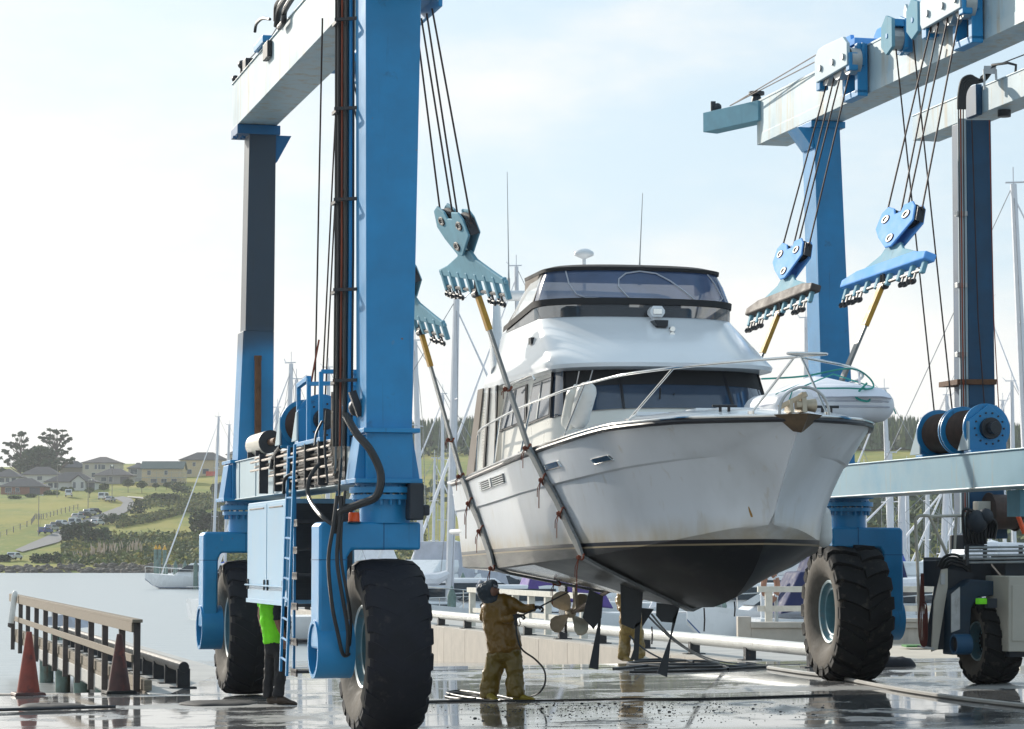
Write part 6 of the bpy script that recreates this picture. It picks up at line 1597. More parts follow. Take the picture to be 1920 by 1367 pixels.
# young street trees
for i, (px, py, hh, wd) in enumerate(((168, 934, 22, 1), (195, 929, 24, 1.1), (240, 924, 27, 1.1), (266, 925, 24, 1.05), (292, 920, 15, 1), (312, 919, 15, 1))):
    g = thit(px, py); H = hgt(hh, g.y)
    tree('street_tree', ['thin sparse young tree beside the lamp posts', 'round young tree standing nearest the white vans', 'taller round young tree above the bend in the road', 'fan-shaped young tree right of the bend', 'small round tree left of the scrub edge', 'small round tree nearest the thin white masts'][i], 'tree', g, H,
         [(0, 0, .78, .30 * wd, .2), (-.22, 0, .62, .22, .18), (.24, 0, .64, .22, .18), (0, -.1, .55, .24, .16)], ['leaf_dark', 'leaf_mid'], 40 + i, .1, 28 if i else 14, .28, 'young trees by the road')
def bush(px, py, w_, h_, label, mats, seed, n=150, name='bush', size=.3):
    g = thit(px, py); W2 = w_ * g.y / F; H = h_ * g.y / F; r = random.Random(seed); t = thing(name, label, 'bush', g, 0, 'bushes on the bank')
    b = MB(frame(g, 0)); k = max(2, int(w_ / 10))
    for i in range(k): tufts(b, (lerp(-W2 * .34, W2 * .34, i / max(1, k - 1)) + r.uniform(-.3, .3), r.uniform(-.5, .5), H * r.uniform(.4, .5)), (W2 / k * .8 + .3, W2 / k * .8 + .3, H * .52), int(n * 1.2), size, r)
    b.build('crown', mats, t, smooth=0, fix=False)
    b = MB(frame(g, 0)); 
    for i in range(3): b.tube([(0, 0, -.1), (r.uniform(-.2, .2) * W2, 0, H * .55)], [.07, .03], 5)
    b.build('stem', 'bark', t)
DK = ['leaf_pine', 'leaf_dark']; MD = ['leaf_dark', 'leaf_mid']
for i, a in enumerate(((140, 1015, 44, 36, 'big dark bush at the right edge of the road, behind the blue parked cars', DK), (182, 1022, 46, 34, 'wide dark bush next to the big roadside bush', DK), (203, 984, 32, 20, 'rounded bush under the parked cars, mid-slope', DK), (222, 976, 26, 14, 'low olive bush right of the mid-slope bush', MD),
        (258, 964, 30, 24, 'dark bush at the outside of the bend', DK), (266, 948, 18, 12, 'small bush above the outside of the bend', MD), (310, 942, 46, 18, 'long low bush beyond the footpath', MD), (342, 925, 30, 16, 'dark bush on the crest of the scrub', DK), (330, 916, 24, 14, 'bush in front of the scaffolded house', MD), (420, 925, 46, 22, 'dark hedge-like bush next to the far blue column', DK),
        (388, 1002, 74, 48, 'very large rounded dark bush behind the two masts', DK), (168, 988, 14, 12, 'tiny bush beside the road edge', DK), (75, 1056, 18, 18, 'little round bush on the shore grass, left of a larger one', DK), (97, 1055, 26, 20, 'larger round bush on the shore grass', DK), (6, 1054, 18, 16, 'bush beside the white car on the shore', DK), (120, 1056, 22, 10, 'low flat bush on the shore grass', MD), (171, 1052, 16, 10, 'dark tuft in front of the pampas plumes', DK),
        (27, 935, 15, 5, 'flat dark bush on the grass left of the parked van', MD), (57, 933, 12, 7, 'small dark bush on the grass near the parked van', MD), (127, 921, 16, 8, 'bush behind the white van roof', MD), (98, 928, 18, 8, 'pale scrubby bush left of the white van', MD))):
    bush(*a[:4], a[4], a[5], 60 + i, 130 if a[2] < 40 else 260, size=.32 if a[2] < 40 else .42)
# pampas plumes
def pampas(px, py, label, n, seed, h_):
    g = thit(px, py); r = random.Random(seed); t = thing('pampas_grass', label, 'grass clump', g, 0, 'pampas grass on the bank'); b = MB(frame(g, 0)); b2 = MB(frame(g, 0))
    for _ in range(n):
        x = r.uniform(-1, 1) * 2.0; H = h_ * g.y / F * r.uniform(.55, 1.1); le = r.uniform(-.3, .3) + x * .12
        b.tube([(x, r.uniform(-.5, .5), H * .5), (x + le * .5, 0, H * .8), (x + le, 0, H)], [.06, .14, .03], 5)
    for _ in range(n * 5):
        x = r.uniform(-1, 1) * 2.2; H = h_ * g.y / F * .55 * r.uniform(.5, 1.1); le = r.uniform(-.8, .8); b2.add([(x - .04, 0, 0), (x + .04, 0, 0), (x + le, r.uniform(-.5, .5), H)], [(0, 1, 2)])
    b.build('plume', 'plume_pink', t); b2.build('leaf_blade', 'leaf_olive', t, smooth=0, fix=False)
for i, (px, py, n, h_) in enumerate(((158, 1052, 9, 22), (182, 1050, 16, 30), (203, 1049, 15, 32), (226, 1047, 9, 30), (247, 1045, 11, 32), (259, 1045, 8, 32))):
    pampas(px, py, ['short sparse pampas clump at the left end of the plumes', 'pampas clump with many pink plumes, second from the left end', 'tallest full pampas clump in the middle', 'thin pampas clump right of the tallest one', 'pampas clump leaning in the scrub, next to last on the right', 'last pampas clump, closest to the mooring piles'][i], n, 80 + i, h_)
# scrub covering the bank, the far plantation: masses nobody could count
b = MB(); r4 = random.Random(9)
for i in range(21000):
    px = r4.uniform(118, 800); 
    lo = interp(px, [118, 180, 300, 440, 800], [1030, 1000, 985, 1000, 1000]); D = None
    py = r4.uniform(interp(px, [118, 150, 230, 330, 440, 800], [1026, 1018, 1000, 1000, 985, 920]), 1058)
    if 225 < px < 440 and py < interp(px, [225, 300, 440], [996, 996, 980]): continue
    D = interp(py, [920, 965, 1000, 1030, 1058], [690, 640, 590, 540, 490]) + r4.uniform(-8, 8)
    g = TP(px, D); s = r4.uniform(.2, .62)
    hh = r4.uniform(.1, 1.7) * (1 if r4.random() < .8 else 1.6)
    a = Vector((r4.uniform(-1, 1), r4.uniform(-1, 1), r4.uniform(-.3, 1))).normalized(); q = a.cross(Vector((r4.uniform(-1, 1), r4.uniform(-1, 1), r4.uniform(-1, 1)))).normalized(); p = g + Vector((0, 0, hh * .6))
    zone = noise.noise(Vector((px * .03, D * .06, 7))); mi = 0 if zone < -.12 else 1 if zone < .12 else 2 if zone < .3 else 3
    if r4.random() < .2: mi = r4.randrange(4)
    b.add([p - a * s - q * s * .4, p + a * s * .2 - q * s * .7, p + a * s, p + q * s * .6], [(0, 1, 2, 3)], mi)
o = b.build('bank_scrub', ['leaf_dark', 'leaf_mid', 'leaf_olive', 'leaf_yellow'], None, smooth=0, fix=False); tag(o, kind='stuff')
b = MB()   # scrub strip running up the slope and along the crest
for i in range(6500):
    t = r4.random()
    if i % 3: px = r4.uniform(220, 440); py = lerp(980, 922, (px - 220) / 220) + r4.uniform(-8, 4)
    else: px = r4.uniform(270, 445); py = lerp(930, 908, (px - 270) / 175) + r4.uniform(-10, 12)
    D = interp(py, [905, 925, 950, 985], [740, 715, 670, 610]); g = TP(px, D); s = r4.uniform(.2, .6); p = g + Vector((0, 0, r4.uniform(.1, 1.2)))
    a = Vector((r4.uniform(-1, 1), r4.uniform(-1, 1), r4.uniform(-.3, 1))).normalized(); q = a.cross(Vector((r4.uniform(-1, 1), r4.uniform(-1, 1), r4.uniform(-1, 1)))).normalized()
    b.add([p - a * s - q * s * .4, p + a * s * .2 - q * s * .7, p + a * s, p + q * s * .6], [(0, 1, 2, 3)], r4.choice((0, 1, 2, 2)))
o = b.build('slope_scrub', ['leaf_dark', 'leaf_mid', 'leaf_olive'], None, smooth=0, fix=False); tag(o, kind='stuff')
b = MB()
for i in range(5200):
    px = r4.uniform(620, 2150); row = r4.random(); D = 905 + row * 150
    g = TP(px, D); top = interp(px, [620, 790, 880, 960, 1250, 1640, 1780, 1920, 2150], [12, 9.5, 10, 13, 11, 11, 9, 8, 8]) * r4.uniform(.72, 1.12); wd = r4.uniform(.9, 1.8)
    n = 5; ph = r4.uniform(0, 6); pts = []; mi = r4.choice((0, 0, 1, 1, 2))
    for k in range(4):
        z0 = top * (.12 + .22 * k); rr = wd * (1.35 - .3 * k); ring = [(g.x + rr * math.cos(ph + 2 * math.pi * j / n) * r4.uniform(.7, 1.2), g.y + rr * math.sin(ph + 2 * math.pi * j / n), g.z + z0 - r4.uniform(0, .6)) for j in range(n)]
        b.add(ring + [(g.x, g.y, g.z + z0 + top * .36)], [(j, (j + 1) % n, n) for j in range(n)], mi)
o = b.build('pine_plantation', ['leaf_pine', 'leaf_dark', 'leaf_mid'], None, smooth=0, fix=False); tag(o, kind='stuff')
b = MB()   # wooded bank behind the moorings on the right and the scrub in the field
for i in range(9000):
    px = r4.uniform(1380, 2150) if i % 9 else r4.uniform(640, 1000)
    if px > 1300: D = r4.uniform(486, 700); hh = r4.uniform(.2, 6)
    else: D = r4.choice((r4.gauss(866, 5), r4.gauss(690, 25))); hh = r4.uniform(.2, 2.4)
    if px > 1300 and noise.noise(Vector((px * .02, D * .03, 1))) > .28: continue
    g = TP(px, D); s = r4.uniform(.5, 1.5); p = g + Vector((0, 0, hh))
    a = Vector((r4.uniform(-1, 1), r4.uniform(-1, 1), r4.uniform(-.3, 1))).normalized(); q = a.cross(Vector((r4.uniform(-1, 1), r4.uniform(-1, 1), r4.uniform(-1, 1)))).normalized()
    b.add([p - a * s - q * s * .4, p + a * s * .2 - q * s * .7, p + a * s, p + q * s * .6], [(0, 1, 2, 3)], r4.choice((0, 0, 1, 2)))
o = b.build('wooded_bank', ['leaf_pine', 'leaf_dark', 'leaf_mid'], None, smooth=0, fix=False); tag(o, kind='stuff')

# ---- road-side posts, fences, lamps, cars
mat('post_grey', (.24, .22, .20), .8); mat('lamp_head', (.7, .7, .66), .4)
for i, (px, y0, y1, lab) in enumerate(((72, 1005, 930, 'grey pole standing on the verge by the blue parked car'), (107, 933, 872, 'tall thin pole behind the parked white van'), (165, 955, 900, 'pole on the verge between the two rows of parked cars'), (210, 933, 874, 'street lamp with a white head above the two white vans'))):
    g = thit(px, y0); H = hgt(y0 - y1, g.y); t = thing('street_lamp', lab, 'lamp post', g, 0, 'poles along the hill road'); b = MB(frame(g, 0)); b.cyl((0, 0, 0), (0, 0, H), .11, .07, n=8); b.build('pole', 'post_grey', t)
    b = MB(frame(g, 0)); b.bar((0, 0, H), (.9 if i != 3 else .3, -.3, H + .1), .1, .08); b.ball((.0 if i == 3 else .9, -.3, H + .05), .35 if i == 3 else .2, 8, 5); b.build('lamp_head', 'lamp_head', t)
def post_fence(P, n, label, hpost, m='post_grey'):
    def samp(t):
        t *= len(P) - 1; i = min(int(t), len(P) - 2); return lerp(P[i][0], P[i + 1][0], t - i), lerp(P[i][1], P[i + 1][1], t - i)
    g = [thit(*samp(i / (n - 1))) for i in range(n)]; t = thing('post_fence', label, 'fence', g[0], 0)
    for p in g: b = MB(); b.span(p.x - .09, p.x + .09, p.y - .09, p.y + .09, p.z - .1, p.z + hpost); b.build('post', m, t, smooth=0)
    for f in (.45, .9):
        b = MB(); b.tube([p + Vector((0, 0, hpost * f)) for p in g], .03, 4); b.build('rail_wire', m, t)
post_fence([(0, 1009), (58, 985), (66, 973), (80, 974), (110, 965), (146, 955)], 24, 'wire fence of grey posts climbing the grass beside the parked cars', 1.35)
post_fence([(14, 930), (60, 926)], 13, 'short paling fence under the brick house', 1.3)
def car(px, py, rz, body, label, kind='car', g=None):
    g = thit(px, py) + Vector((0, 0, .24)); rz = rz * .55 if -.7 < rz < 0 else rz; t = thing('parked_' + kind, label, kind, g, rz, 'vehicles parked on the hill road'); T = frame(g, rz); b = MB(T)
    van = kind == 'van'
    L_, w_, h_ = (5.0, 1.9, 2.05) if van else (4.4, 1.8, 1.5)
    side = [(-L_ / 2, .35), (-L_ / 2 + .05, .85 if not van else 1.0), (-L_ / 2 + (.35 if van else .15), .95 if not van else 1.85), (-L_ / 2 + (.5 if van else .7), h_), (L_ / 2 - (1.6 if van else 1.9), h_), (L_ / 2 - (.75 if van else 1.05), .95 if not van else 1.1), (L_ / 2 - .1, .82), (L_ / 2, .6), (L_ / 2, .35)]
    b.prism(side, (-w_ / 2, 0, 0), (0, 1, 0), (0, 0, 1), (1, 0, 0), w_); o = b.build('body', body, t, smooth=0, bevel=.09)
    z0, z1 = (1.1, h_ - .2) if van else (1.0, h_ - .13)
    b = MB(T); b.hexa([(-w_ / 2 - .02, -L_ / 2 + .7, z0), (w_ / 2 + .02, -L_ / 2 + .7, z0), (w_ / 2 + .02, L_ / 2 - 1.45, z0), (-w_ / 2 - .02, L_ / 2 - 1.45, z0)], [(-w_ / 2 - .02, -L_ / 2 + .95, z1), (w_ / 2 + .02, -L_ / 2 + .95, z1), (w_ / 2 + .02, L_ / 2 - 1.95, z1), (-w_ / 2 - .02, L_ / 2 - 1.95, z1)]); b.build('side_glass', 'house_glass', o, smooth=0)
    b = MB(T); ye = -L_ / 2 + (.2 if van else .22)
    b.hexa([(-w_ / 2 + .2, ye - .12, z0), (w_ / 2 - .2, ye - .12, z0), (w_ / 2 - .2, ye + .3, z0), (-w_ / 2 + .2, ye + .3, z0)], [(-w_ / 2 + .25, ye + (.08 if van else .3), z1), (w_ / 2 - .25, ye + (.08 if van else .3), z1), (w_ / 2 - .25, ye + .55, z1), (-w_ / 2 + .25, ye + .55, z1)]); b.build('rear_glass', 'house_glass', o, smooth=0)
    for x in (-w_ / 2 + .1, w_ / 2 - .1):
        for y in (-L_ / 2 + .8, L_ / 2 - .85):
            b = MB(T); b.cyl((x - .11, y, .32), (x + .11, y, .32), .32, n=12); b.build('wheel', 'hose', t)
        b = MB(T); b.span(x - .12 if x > 0 else x - .05, x + .05 if x > 0 else x + .12, -L_ / 2 - .03, -L_ / 2 + .03, .72, .9); b.build('tail_light', 'netting_red', t, smooth=0)
mat('car_white', (.62, .63, .64), .25, coat=.5, var=.02); mat('car_blue', (.02, .06, .24), .25, coat=.5, var=.02); mat('car_dark', (.02, .025, .035), .25, coat=.5, var=.02); mat('car_silver', (.40, .41, .43), .3, metal=.3, var=.02)
for a in ((85, 1003, -.55, 'car_blue', 'blue car parked lowest in the first row on the hill road', 'car'), (97, 998, -.55, 'car_silver', 'silver car squeezed behind the blue car', 'car'), (107, 993, -.55, 'car_dark', 'dark car third in the lower row', 'car'), (117, 989, -.55, 'car_white', 'white car at the uphill end of the lower row', 'car'),
          (142, 989, -.5, 'car_white', 'white van standing out on the road beside the rows', 'van'), (147, 976, -.6, 'car_silver', 'silver car leading the upper row beside the white van', 'car'), (159, 972, -.6, 'car_dark', 'dark car in the upper row next to the silver one', 'car'), (168, 968, -.6, 'car_silver', 'grey car between two dark cars of the upper row', 'car'), (178, 966, -.6, 'car_dark', 'dark car at the uphill end of the upper row', 'car'),
          (129, 933, .12, 'car_white', 'white van parked alone high on the grass', 'van'), (195, 939, -.35, 'car_white', 'white van parked at the bend under the street lamp', 'van'), (207, 942.5, -.3, 'car_silver', 'silver hatchback tucked behind the van at the bend', 'car'), (27, 1052, -.35, 'car_white', 'white car parked on the shore beside the rocks', 'car'), (183, 987, -.55, 'car_white', 'white car half hidden by the roadside bushes', 'car'), (182, 897, 1.3, 'car_white', 'white car parked in front of the grey house on the crest', 'car')):
    car(*a)
# ------------------------------------------------------------------ dock fingers, rails, marina
def at_t(px, t):                          # ground distance along the left rail where a pixel column meets x=t
    k = (px - CX) / F; a = O + vL * t
    return (k * a.y - a.x) / (uL.x - k * uL.y)
# left finger
b = MB(LF); b.span(-1.32, 1.0, 10.75, 36, -.34, -.02); b.span(-1.36, -1.32, 10.75, 36, -.30, -.06)
o = b.build('pier_deck', 'concrete_deck', None, smooth=0, bevel=.01); tag(o, 'narrow concrete pier running out from the left wheels beside the timber handrail', 'pier')
for s in (12.5, 17, 21.5, 26, 30.5, 35):
    b = MB(LF); b.cyl((-.9, s, -3), (-.9, s, -.34), .17, n=12); b.cyl((.6, s, -3), (.6, s, -.34), .17, n=12); b.build('pile', 'pile_green', o)
def kerb_pipe(T, x, s0, s1, zc, r, label, step, zb, m='white_pipe'):
    t = thing('kerb_pipe', label, 'kerb rail', T(x, s0, zb(s0)), 0, 'pipe kerbs along the dock')
    b = MB(T); b.cyl((x, s0, zc(s0)), (x, s1, zc(s1)), r, n=18); b.cyl((x, s0 - .012, zc(s0)), (x, s0, zc(s0)), r * .94, n=18, m=1); b.build('pipe', [m, 'dark_steel'], t)
    s = s0 + .07
    while s < s1:
        b = MB(T); b.span(x - .10, x + .10, s - .07, s + .07, zb(s), zc(s) - r * .3); b.span(x - .2, x + .2, s - .12, s + .12, zb(s), zb(s) + .02); b.build('post', 'dark_steel', t, smooth=0); s += step
kerb_pipe(LF, -.60, 12.3, 34, lambda s: .31, .085, 'weathered pipe kerb on the left pier, ending by the handrail', 1.55, lambda s: -.02, 'wood_grey')
# timber handrail on the left finger
hr = thing('timber_handrail', 'weathered timber handrail with close-set square posts over the water', 'handrail', LF(-1.400, 11.7, -.3), TL)
ss = [at_t(px, -1.380) for px in (264, 236, 204, 178, 153, 130, 110, 92, 75, 59, 45, 31)]
for s in ss:
    b = MB(LF); b.span(-1.460, -1.360, s - .05, s + .05, -.36, 1.03); b.build('post', 'wood_dark', hr, smooth=0)
b = MB(LF); b.span(-1.500, -1.340, ss[0] - .15, ss[-1] + .3, 1.03, 1.08); b.span(-1.500, -1.465, ss[0] - .05, ss[-1] + .3, .88, 1.03); b.build('top_rail', 'wood_old', hr, smooth=0, bevel=.006)
b = MB(LF); b.span(-1.500, -1.465, ss[0] - .05, ss[-1] + .3, .42, .54); b.build('mid_rail', 'wood_old', hr, smooth=0, bevel=.006)
b = MB(LF); b.span(-1.340, -1.220, ss[0] - .4, ss[-1] + .3, .0, .16); b.build('kick_board', 'wood_old', hr, smooth=0, bevel=.006)
b = MB(LF); b.span(-1.355, -1.325, ss[0] - .6, ss[-1] + .3, -.16, .0); b.build('fascia_board', 'wood_old', hr, smooth=0)
p = LF(-1.600, ss[10] - .3, .9); t = thing('fender', 'worn white fender leaning on the far end of the timber handrail', 'fender', p, 0)
b = MB(); b.lathe([(.0, 0), (.07, .03), (.075, .12), (.075, .75), (.07, .86), (.03, .92), (.0, .92)], p + Vector((-.08, 0, -.62)), Vector((.12, 0, 1)), 14, mfun=lambda i: 1 if i < 2 else 0); b.build('body', ['fender_vinyl', 'wood_dark'], t)
# gangway frame behind the handrail
p = W(113, 1160, 74); t = thing('gangway', 'grey mooring gangway rising behind the timber handrail', 'gangway', Vector((p.x, p.y, -1)), 0)
b = MB(); A = [W(x, y, 74) for x, y in ((83, 1158), (126, 1151), (146, 1178), (90, 1172))]; b.hexa(A, [q + Vector((.2, 1.5, 0)) for q in A]); b.build('ramp', 'grey_canvas', t, smooth=0)
b = MB(); b.tube([W(98, 1158, 74), W(98, 1142, 74), W(107, 1142, 74), W(107, 1156, 74)], .025, 6); b.build('hoop', 'galv', t)
for px in (103, 118):
    b = MB(); q = W(px, 1180, 74.5); b.cyl((q.x, q.y, -2), (q.x, q.y, .0), .12, n=8); b.build('pile', 'pile_green', t)

# right finger: deck, side wall with panel joints, kerb pipe
def RD(x, s, z): q = Vector((4.98, 44.1, 0)) + uR * s + vR * x; return Vector((q.x, q.y, z))
b = MB(RD); b.hexa([(0, 0, -.2), (3.1, 0, -.2), (3.1, 70, -.35), (0, 70, -.35)], [(0, 0, .143), (3.1, 0, .19), (3.1, 70, .02), (0, 70, .02)])
o = b.build('pier_deck', 'concrete_deck', None, smooth=0); tag(o, 'broad concrete pier behind the cruiser carrying the long pale pipe kerb', 'pier')
b = MB(RD); n_ = 26
for k in range(n_):
    s0, s1 = 2.0 + k * 2.6, 2.0 + (k + 1) * 2.6 - .03
    b.hexa([(-.10, s0, -2.2), (-.005, s0, -2.2), (-.005, s1, -2.2), (-.10, s1, -2.2)], [(-.10, s0, .10 - .0011 * s0), (-.005, s0, .10), (-.005, s1, .10), (-.10, s1, .10)])
b.build('side_wall', 'concrete_wall', o, smooth=0)
kerb_pipe(RD, .22, 0, 62, lambda s: .445 - .0019 * s, .115, 'long pale steel pipe kerb on the pier behind the washers', 3.3, lambda s: .145 - .0018 * s)
b = MB(RD); b.span(.04, .30, .18, 60, .05, .075); 
def white_rail(T, pts, n, h, label, base):
    t = thing('timber_railing', label, 'railing', T(*pts[0], base), 0, 'whitewashed timber railings')
    A, B_ = Vector((*pts[0], base)), Vector((*pts[1], base))
    for i in range(n):
        p = A.lerp(B_, i / (n - 1)); b = MB(T); b.span(p.x - .08, p.x + .08, p.y - .08, p.y + .08, base, base + h); b.build('post', 'wood_white', t, smooth=0)
    for z, th in ((h, .13), (h * .45, .13)):
        b = MB(T); d = (B_ - A).normalized() * .25; b.bar(A - d + Vector((0, 0, z)), B_ + d + Vector((0, 0, z)), .2 if z == h else .06, th); b.build('rail', 'wood_white', t, smooth=0)
white_rail(RD, ((.85, 28.6), (.85, 17)), 8, 1.02, 'whitewashed railing on the pier to the left of the hooded washer', .09)
# land at the right, low wall and its railing
rows = [[Vector((lerp(RD(0, max(0, (y - 44.1) / .9703), 0).x, 70, t), y, lerp(GZ(RD(0, max(0, (y - 44.1) / .9703), 0).x), .21, t))) for t in (0, .1, .25, .5, 1)] for y in (46.9, 50, 54, 57.6)]
b = MB(); b.loft(rows, False, False); o = b.build('yard', 'dry_concrete', None, smooth=60); o['kind'] = 'structure'
b = MB(); b.span(5.05, 5.35, 57.5, 57.9, -1.6, .70); b.span(5.35, 30, 57.5, 57.85, -1.6, .45); b.span(5.34, 30, 57.44, 57.9, .45, .58); b.span(7.6, 12, 57.40, 57.95, .58, .66)
o = b.build('quay_wall', 'concrete_wall', None, smooth=0, bevel=.012); tag(o, 'low pale concrete wall at the edge of the yard behind the right wheel', 'wall')
white_rail(lambda x, y, z: Vector((x, y, z)), ((5.85, 58.6), (11.6, 58.6)), 4, .80, 'whitewashed railing on the low concrete wall behind the right wheel', .50)
b = MB(); b.span(8.2, 11.6, 53.5, 54.2, .16, .20); o = b.build('moss_strip', 'algae', None, smooth=0); tag(o, 'bright green mossy strip at the foot of the low wall', 'moss')
def lump(name, label, cat, px, py, rx, ry, h, m, seed=1):
    g = onpad(px, py); r = random.Random(seed); t = thing(name, label, cat, g, 0); b = MB(); rings = []
    for k, (f, z) in enumerate(((1, 0), (.96, .35), (.8, .75), (.5, .95), (.1, 1))):
        rings.append([(g.x + math.cos(a) * rx * f * (1 + .12 * math.sin(3 * a + seed)), g.y + math.sin(a) * ry * f * (1 + .1 * math.sin(5 * a)), g.z + .004 + h * z * (1 + r.uniform(-.2, .1))) for a in [2 * math.pi * j / 28 for j in range(28)]])
    b.loft(rings, True, True); b.build('fold', m, t, smooth=60); return t
lump('rubber_mat', 'crumpled black mat lying on the wet slab at the far left', 'mat', 92, 1326, .46, .5, .05, 'canvas_black', 1)
lump('rubber_mat', 'long black mat with a ragged edge lying before the far left wheel', 'mat', 415, 1320, .54, .55, .045, 'canvas_black', 5)
lump('concrete_stop', 'low grey rounded wheel stop beside the right wheel', 'wheel stop', 1668, 1249, .42, .35, .16, 'rubber_smooth', 3)
g0, g1 = onpad(-30, 1336), onpad(217, 1329)
t = thing('pole', 'thin dark pole lying on the wet slab at the lower left', 'pole', g0, 0); b = MB(); b.cyl(g0 + Vector((0, 0, .03)), g1 + Vector((0, 0, .03)), .022, n=8); b.build('shaft', 'dark_steel', t)
def cone(px, py, D, h, m, label):
    g = W(px, py, D); g.z = GZ(g.x); t = thing('traffic_cone', label, 'traffic cone', g, R(20), 'traffic cones at the quay edge'); T = frame(g, R(20))
    b = MB(T); b.lathe([(.185, .03), (.175, .06), (.045, h - .02), (.04, h), (.0, h)], (0, 0, 0), (0, 0, 1), 20); b.build('body', m, t)
    b = MB(T); b.hexa([(-.24, -.24, 0), (.24, -.24, 0), (.24, .24, 0), (-.24, .24, 0)], [(-.22, -.22, .045), (.22, -.22, .045), (.22, .22, .045), (-.22, .22, .045)]); b.build('base', 'rubber' if m != 'cone_orange' else 'cone_dirty', t, smooth=0, bevel=.01)
cone(53, 1294, 39.2, .96, 'cone_orange', 'faded orange traffic cone at the quay edge on the far left')
cone(223, 1289, 39.3, .90, 'cone_dirty', 'grimy blackened traffic cone beside the end of the handrail')
# hoses and lines on the slab
def ground_line(name, label, cat, P, r, m):
    g = [onpad(*p) + Vector((0, 0, r)) for p in P]; t = thing(name, label, cat, g[0], 0); b = MB(); b.tube(catmull(g, 6), r, 6); b.build('line', m, t); return t
ground_line('fire_hose', 'flat pale hose stretched across the wet slab towards the lower right', 'hose', [(1440, 1255), (1500, 1264), (1560, 1272), (1640, 1288), (1720, 1302), (1820, 1316), (1960, 1332)], .03, 'concrete_deck')
ground_line('dark_hose', 'dark hose laid straight across the slab in front of the washer', 'hose', [(700, 1322), (860, 1316), (1010, 1315), (1180, 1312), (1330, 1311), (1560, 1304)], .012, 'hose')
t = thing('coiled_hose', 'tangle of dark hoses looped on the ground round the second washer', 'hose', onpad(1250, 1255), 0)
for k, P in enumerate(([(1150, 1256), (1230, 1249), (1330, 1247), (1345, 1244), (1300, 1241), (1200, 1243), (1180, 1247), (1260, 1252), (1350, 1252), (1400, 1249)], [(1180, 1262), (1280, 1260), (1355, 1257), (1362, 1253), (1330, 1251), (1230, 1255), (1190, 1258)], [(1365, 1256), (1400, 1254), (1440, 1252)], [(1190, 1240), (1260, 1238), (1300, 1243)])):
    b = MB(); b.tube(catmull([onpad(*p) + Vector((0, 0, .02)) for p in P], 6), .022, 6); b.build('hose_line', 'hose', t)
for k, P in enumerate(([W(1222, 1152, 33), W(1255, 1190, 36), W(1300, 1222, 40), W(1350, 1240, 44), onpad(1420, 1246), onpad(1500, 1246)], [W(1210, 1150, 33), W(1262, 1200, 36), W(1310, 1230, 40), W(1352, 1245, 44), onpad(1400, 1250)], [W(1180, 1192, 48.4), W(1215, 1222, 48.2), W(1265, 1243, 47.6), onpad(1330, 1247)])):
    b = MB(); b.tube(catmull(P, 6), .013 if k < 2 else .016, 6); b.build('hose_line', 'rubber_flap', t)
# slot drain and saw cuts in the slab
b = MB(); b.hexa([(-30, 33.2, GZ(-9) + .003), (14, 34.3, GZ(14) + .003), (14, 34.36, GZ(14) + .003), (-30, 33.26, GZ(-9) + .003)], [(-30, 33.2, GZ(-9) + .006), (14, 34.3, GZ(14) + .006), (14, 34.36, GZ(14) + .006), (-30, 33.26, GZ(-9) + .006)])
b = MB(); 
for (y, w_) in ((45.4, .16), (46.3, .06)):
    xs = [-4.6, -3, 0, 3, 5, 9]
    for i in range(5): b.add([(xs[i], y, GZ(xs[i]) + .005), (xs[i + 1], y, GZ(xs[i + 1]) + .005), (xs[i + 1], y + w_, GZ(xs[i + 1]) + .005), (xs[i], y + w_, GZ(xs[i]) + .005)], [(0, 1, 2, 3)])
o = b.build('drain_channel', 'crane2_dark', None, smooth=0); o['kind'] = 'structure'
# grit and flaked paint washed off the hull
b = MB(); r5 = random.Random(4)
for i in range(800):
    px = r5.gauss(1150, 190); py = 1318 + abs(r5.gauss(0, 20)); 
    if py > 1400: continue
    g = onpad(px, py); s = r5.uniform(.003, .009) * (2.2 if r5.random() < .06 else 1)
    b.ball(g + Vector((0, 0, s * .3)), s, 5, 4, sc3=(1.5, 1, .6))
o = b.build('paint_flakes', 'antifoul', None, smooth=0, fix=False); tag(o, kind='stuff')

# ---- marina
def pile(px, py, D, r, h, label, m='pile_green', cap=None, name='mooring_pile', group='mooring piles'):
    p = W(px, py, D); t = thing(name, label, 'pile', (p.x, p.y, WZ), 0, group); b = MB(); b.cyl((p.x, p.y, -3), (p.x, p.y, p.z), r, r * .95, n=12)
    b.build('shaft', m, t); b = MB(); b.lathe([(r * 1.02, 0), (r * 1.02, .05), (.02, .05 + r * (2.2 if cap != 'flat' else .2)), (.0, .05 + r * 2.2 if cap != 'flat' else .1)], (p.x, p.y, p.z), (0, 0, 1), 12); b.build('cap', 'pile_cap' if cap == 'orange' else m, t)
for a in ((1302, 1142, 100, .22, 1, 'green mooring pile under the bow, left of its blue-bagged neighbour'), (1003, 1100, 96, .24, 1, 'green pile standing behind the propeller'), (868, 1098, 98, .20, 1, 'green pile behind the railing on the left pier side'), (1683, 1112, 92, .25, 1, 'green pile with a conical cap beside the right wheel fork'), (847, 1120, 90, .16, 1, 'slim pile next to the left end of the whitewashed railing'), (1600, 1120, 105, .2, 1, 'pile hidden behind the big right wheel')):
    pile(*a)
pile(1352, 1138, 88, .2, 1, 'short pile under the bow with a blue bag slung on it')
p = W(1353, 1165, 87.5); t = thing('mooring_bag', 'blue bag hanging on a pile under the bow', 'bag', p, 0); b = MB(); b.ball(p, .3, 10, 7, sc3=(.6, .5, 1.1)); b.build('sack', 'blue_canvas', t); b = MB(); b.tube([p + Vector((0, 0, .3)), p + Vector((0, .1, .6))], .03, 5); b.build('strap', 'wire', t)
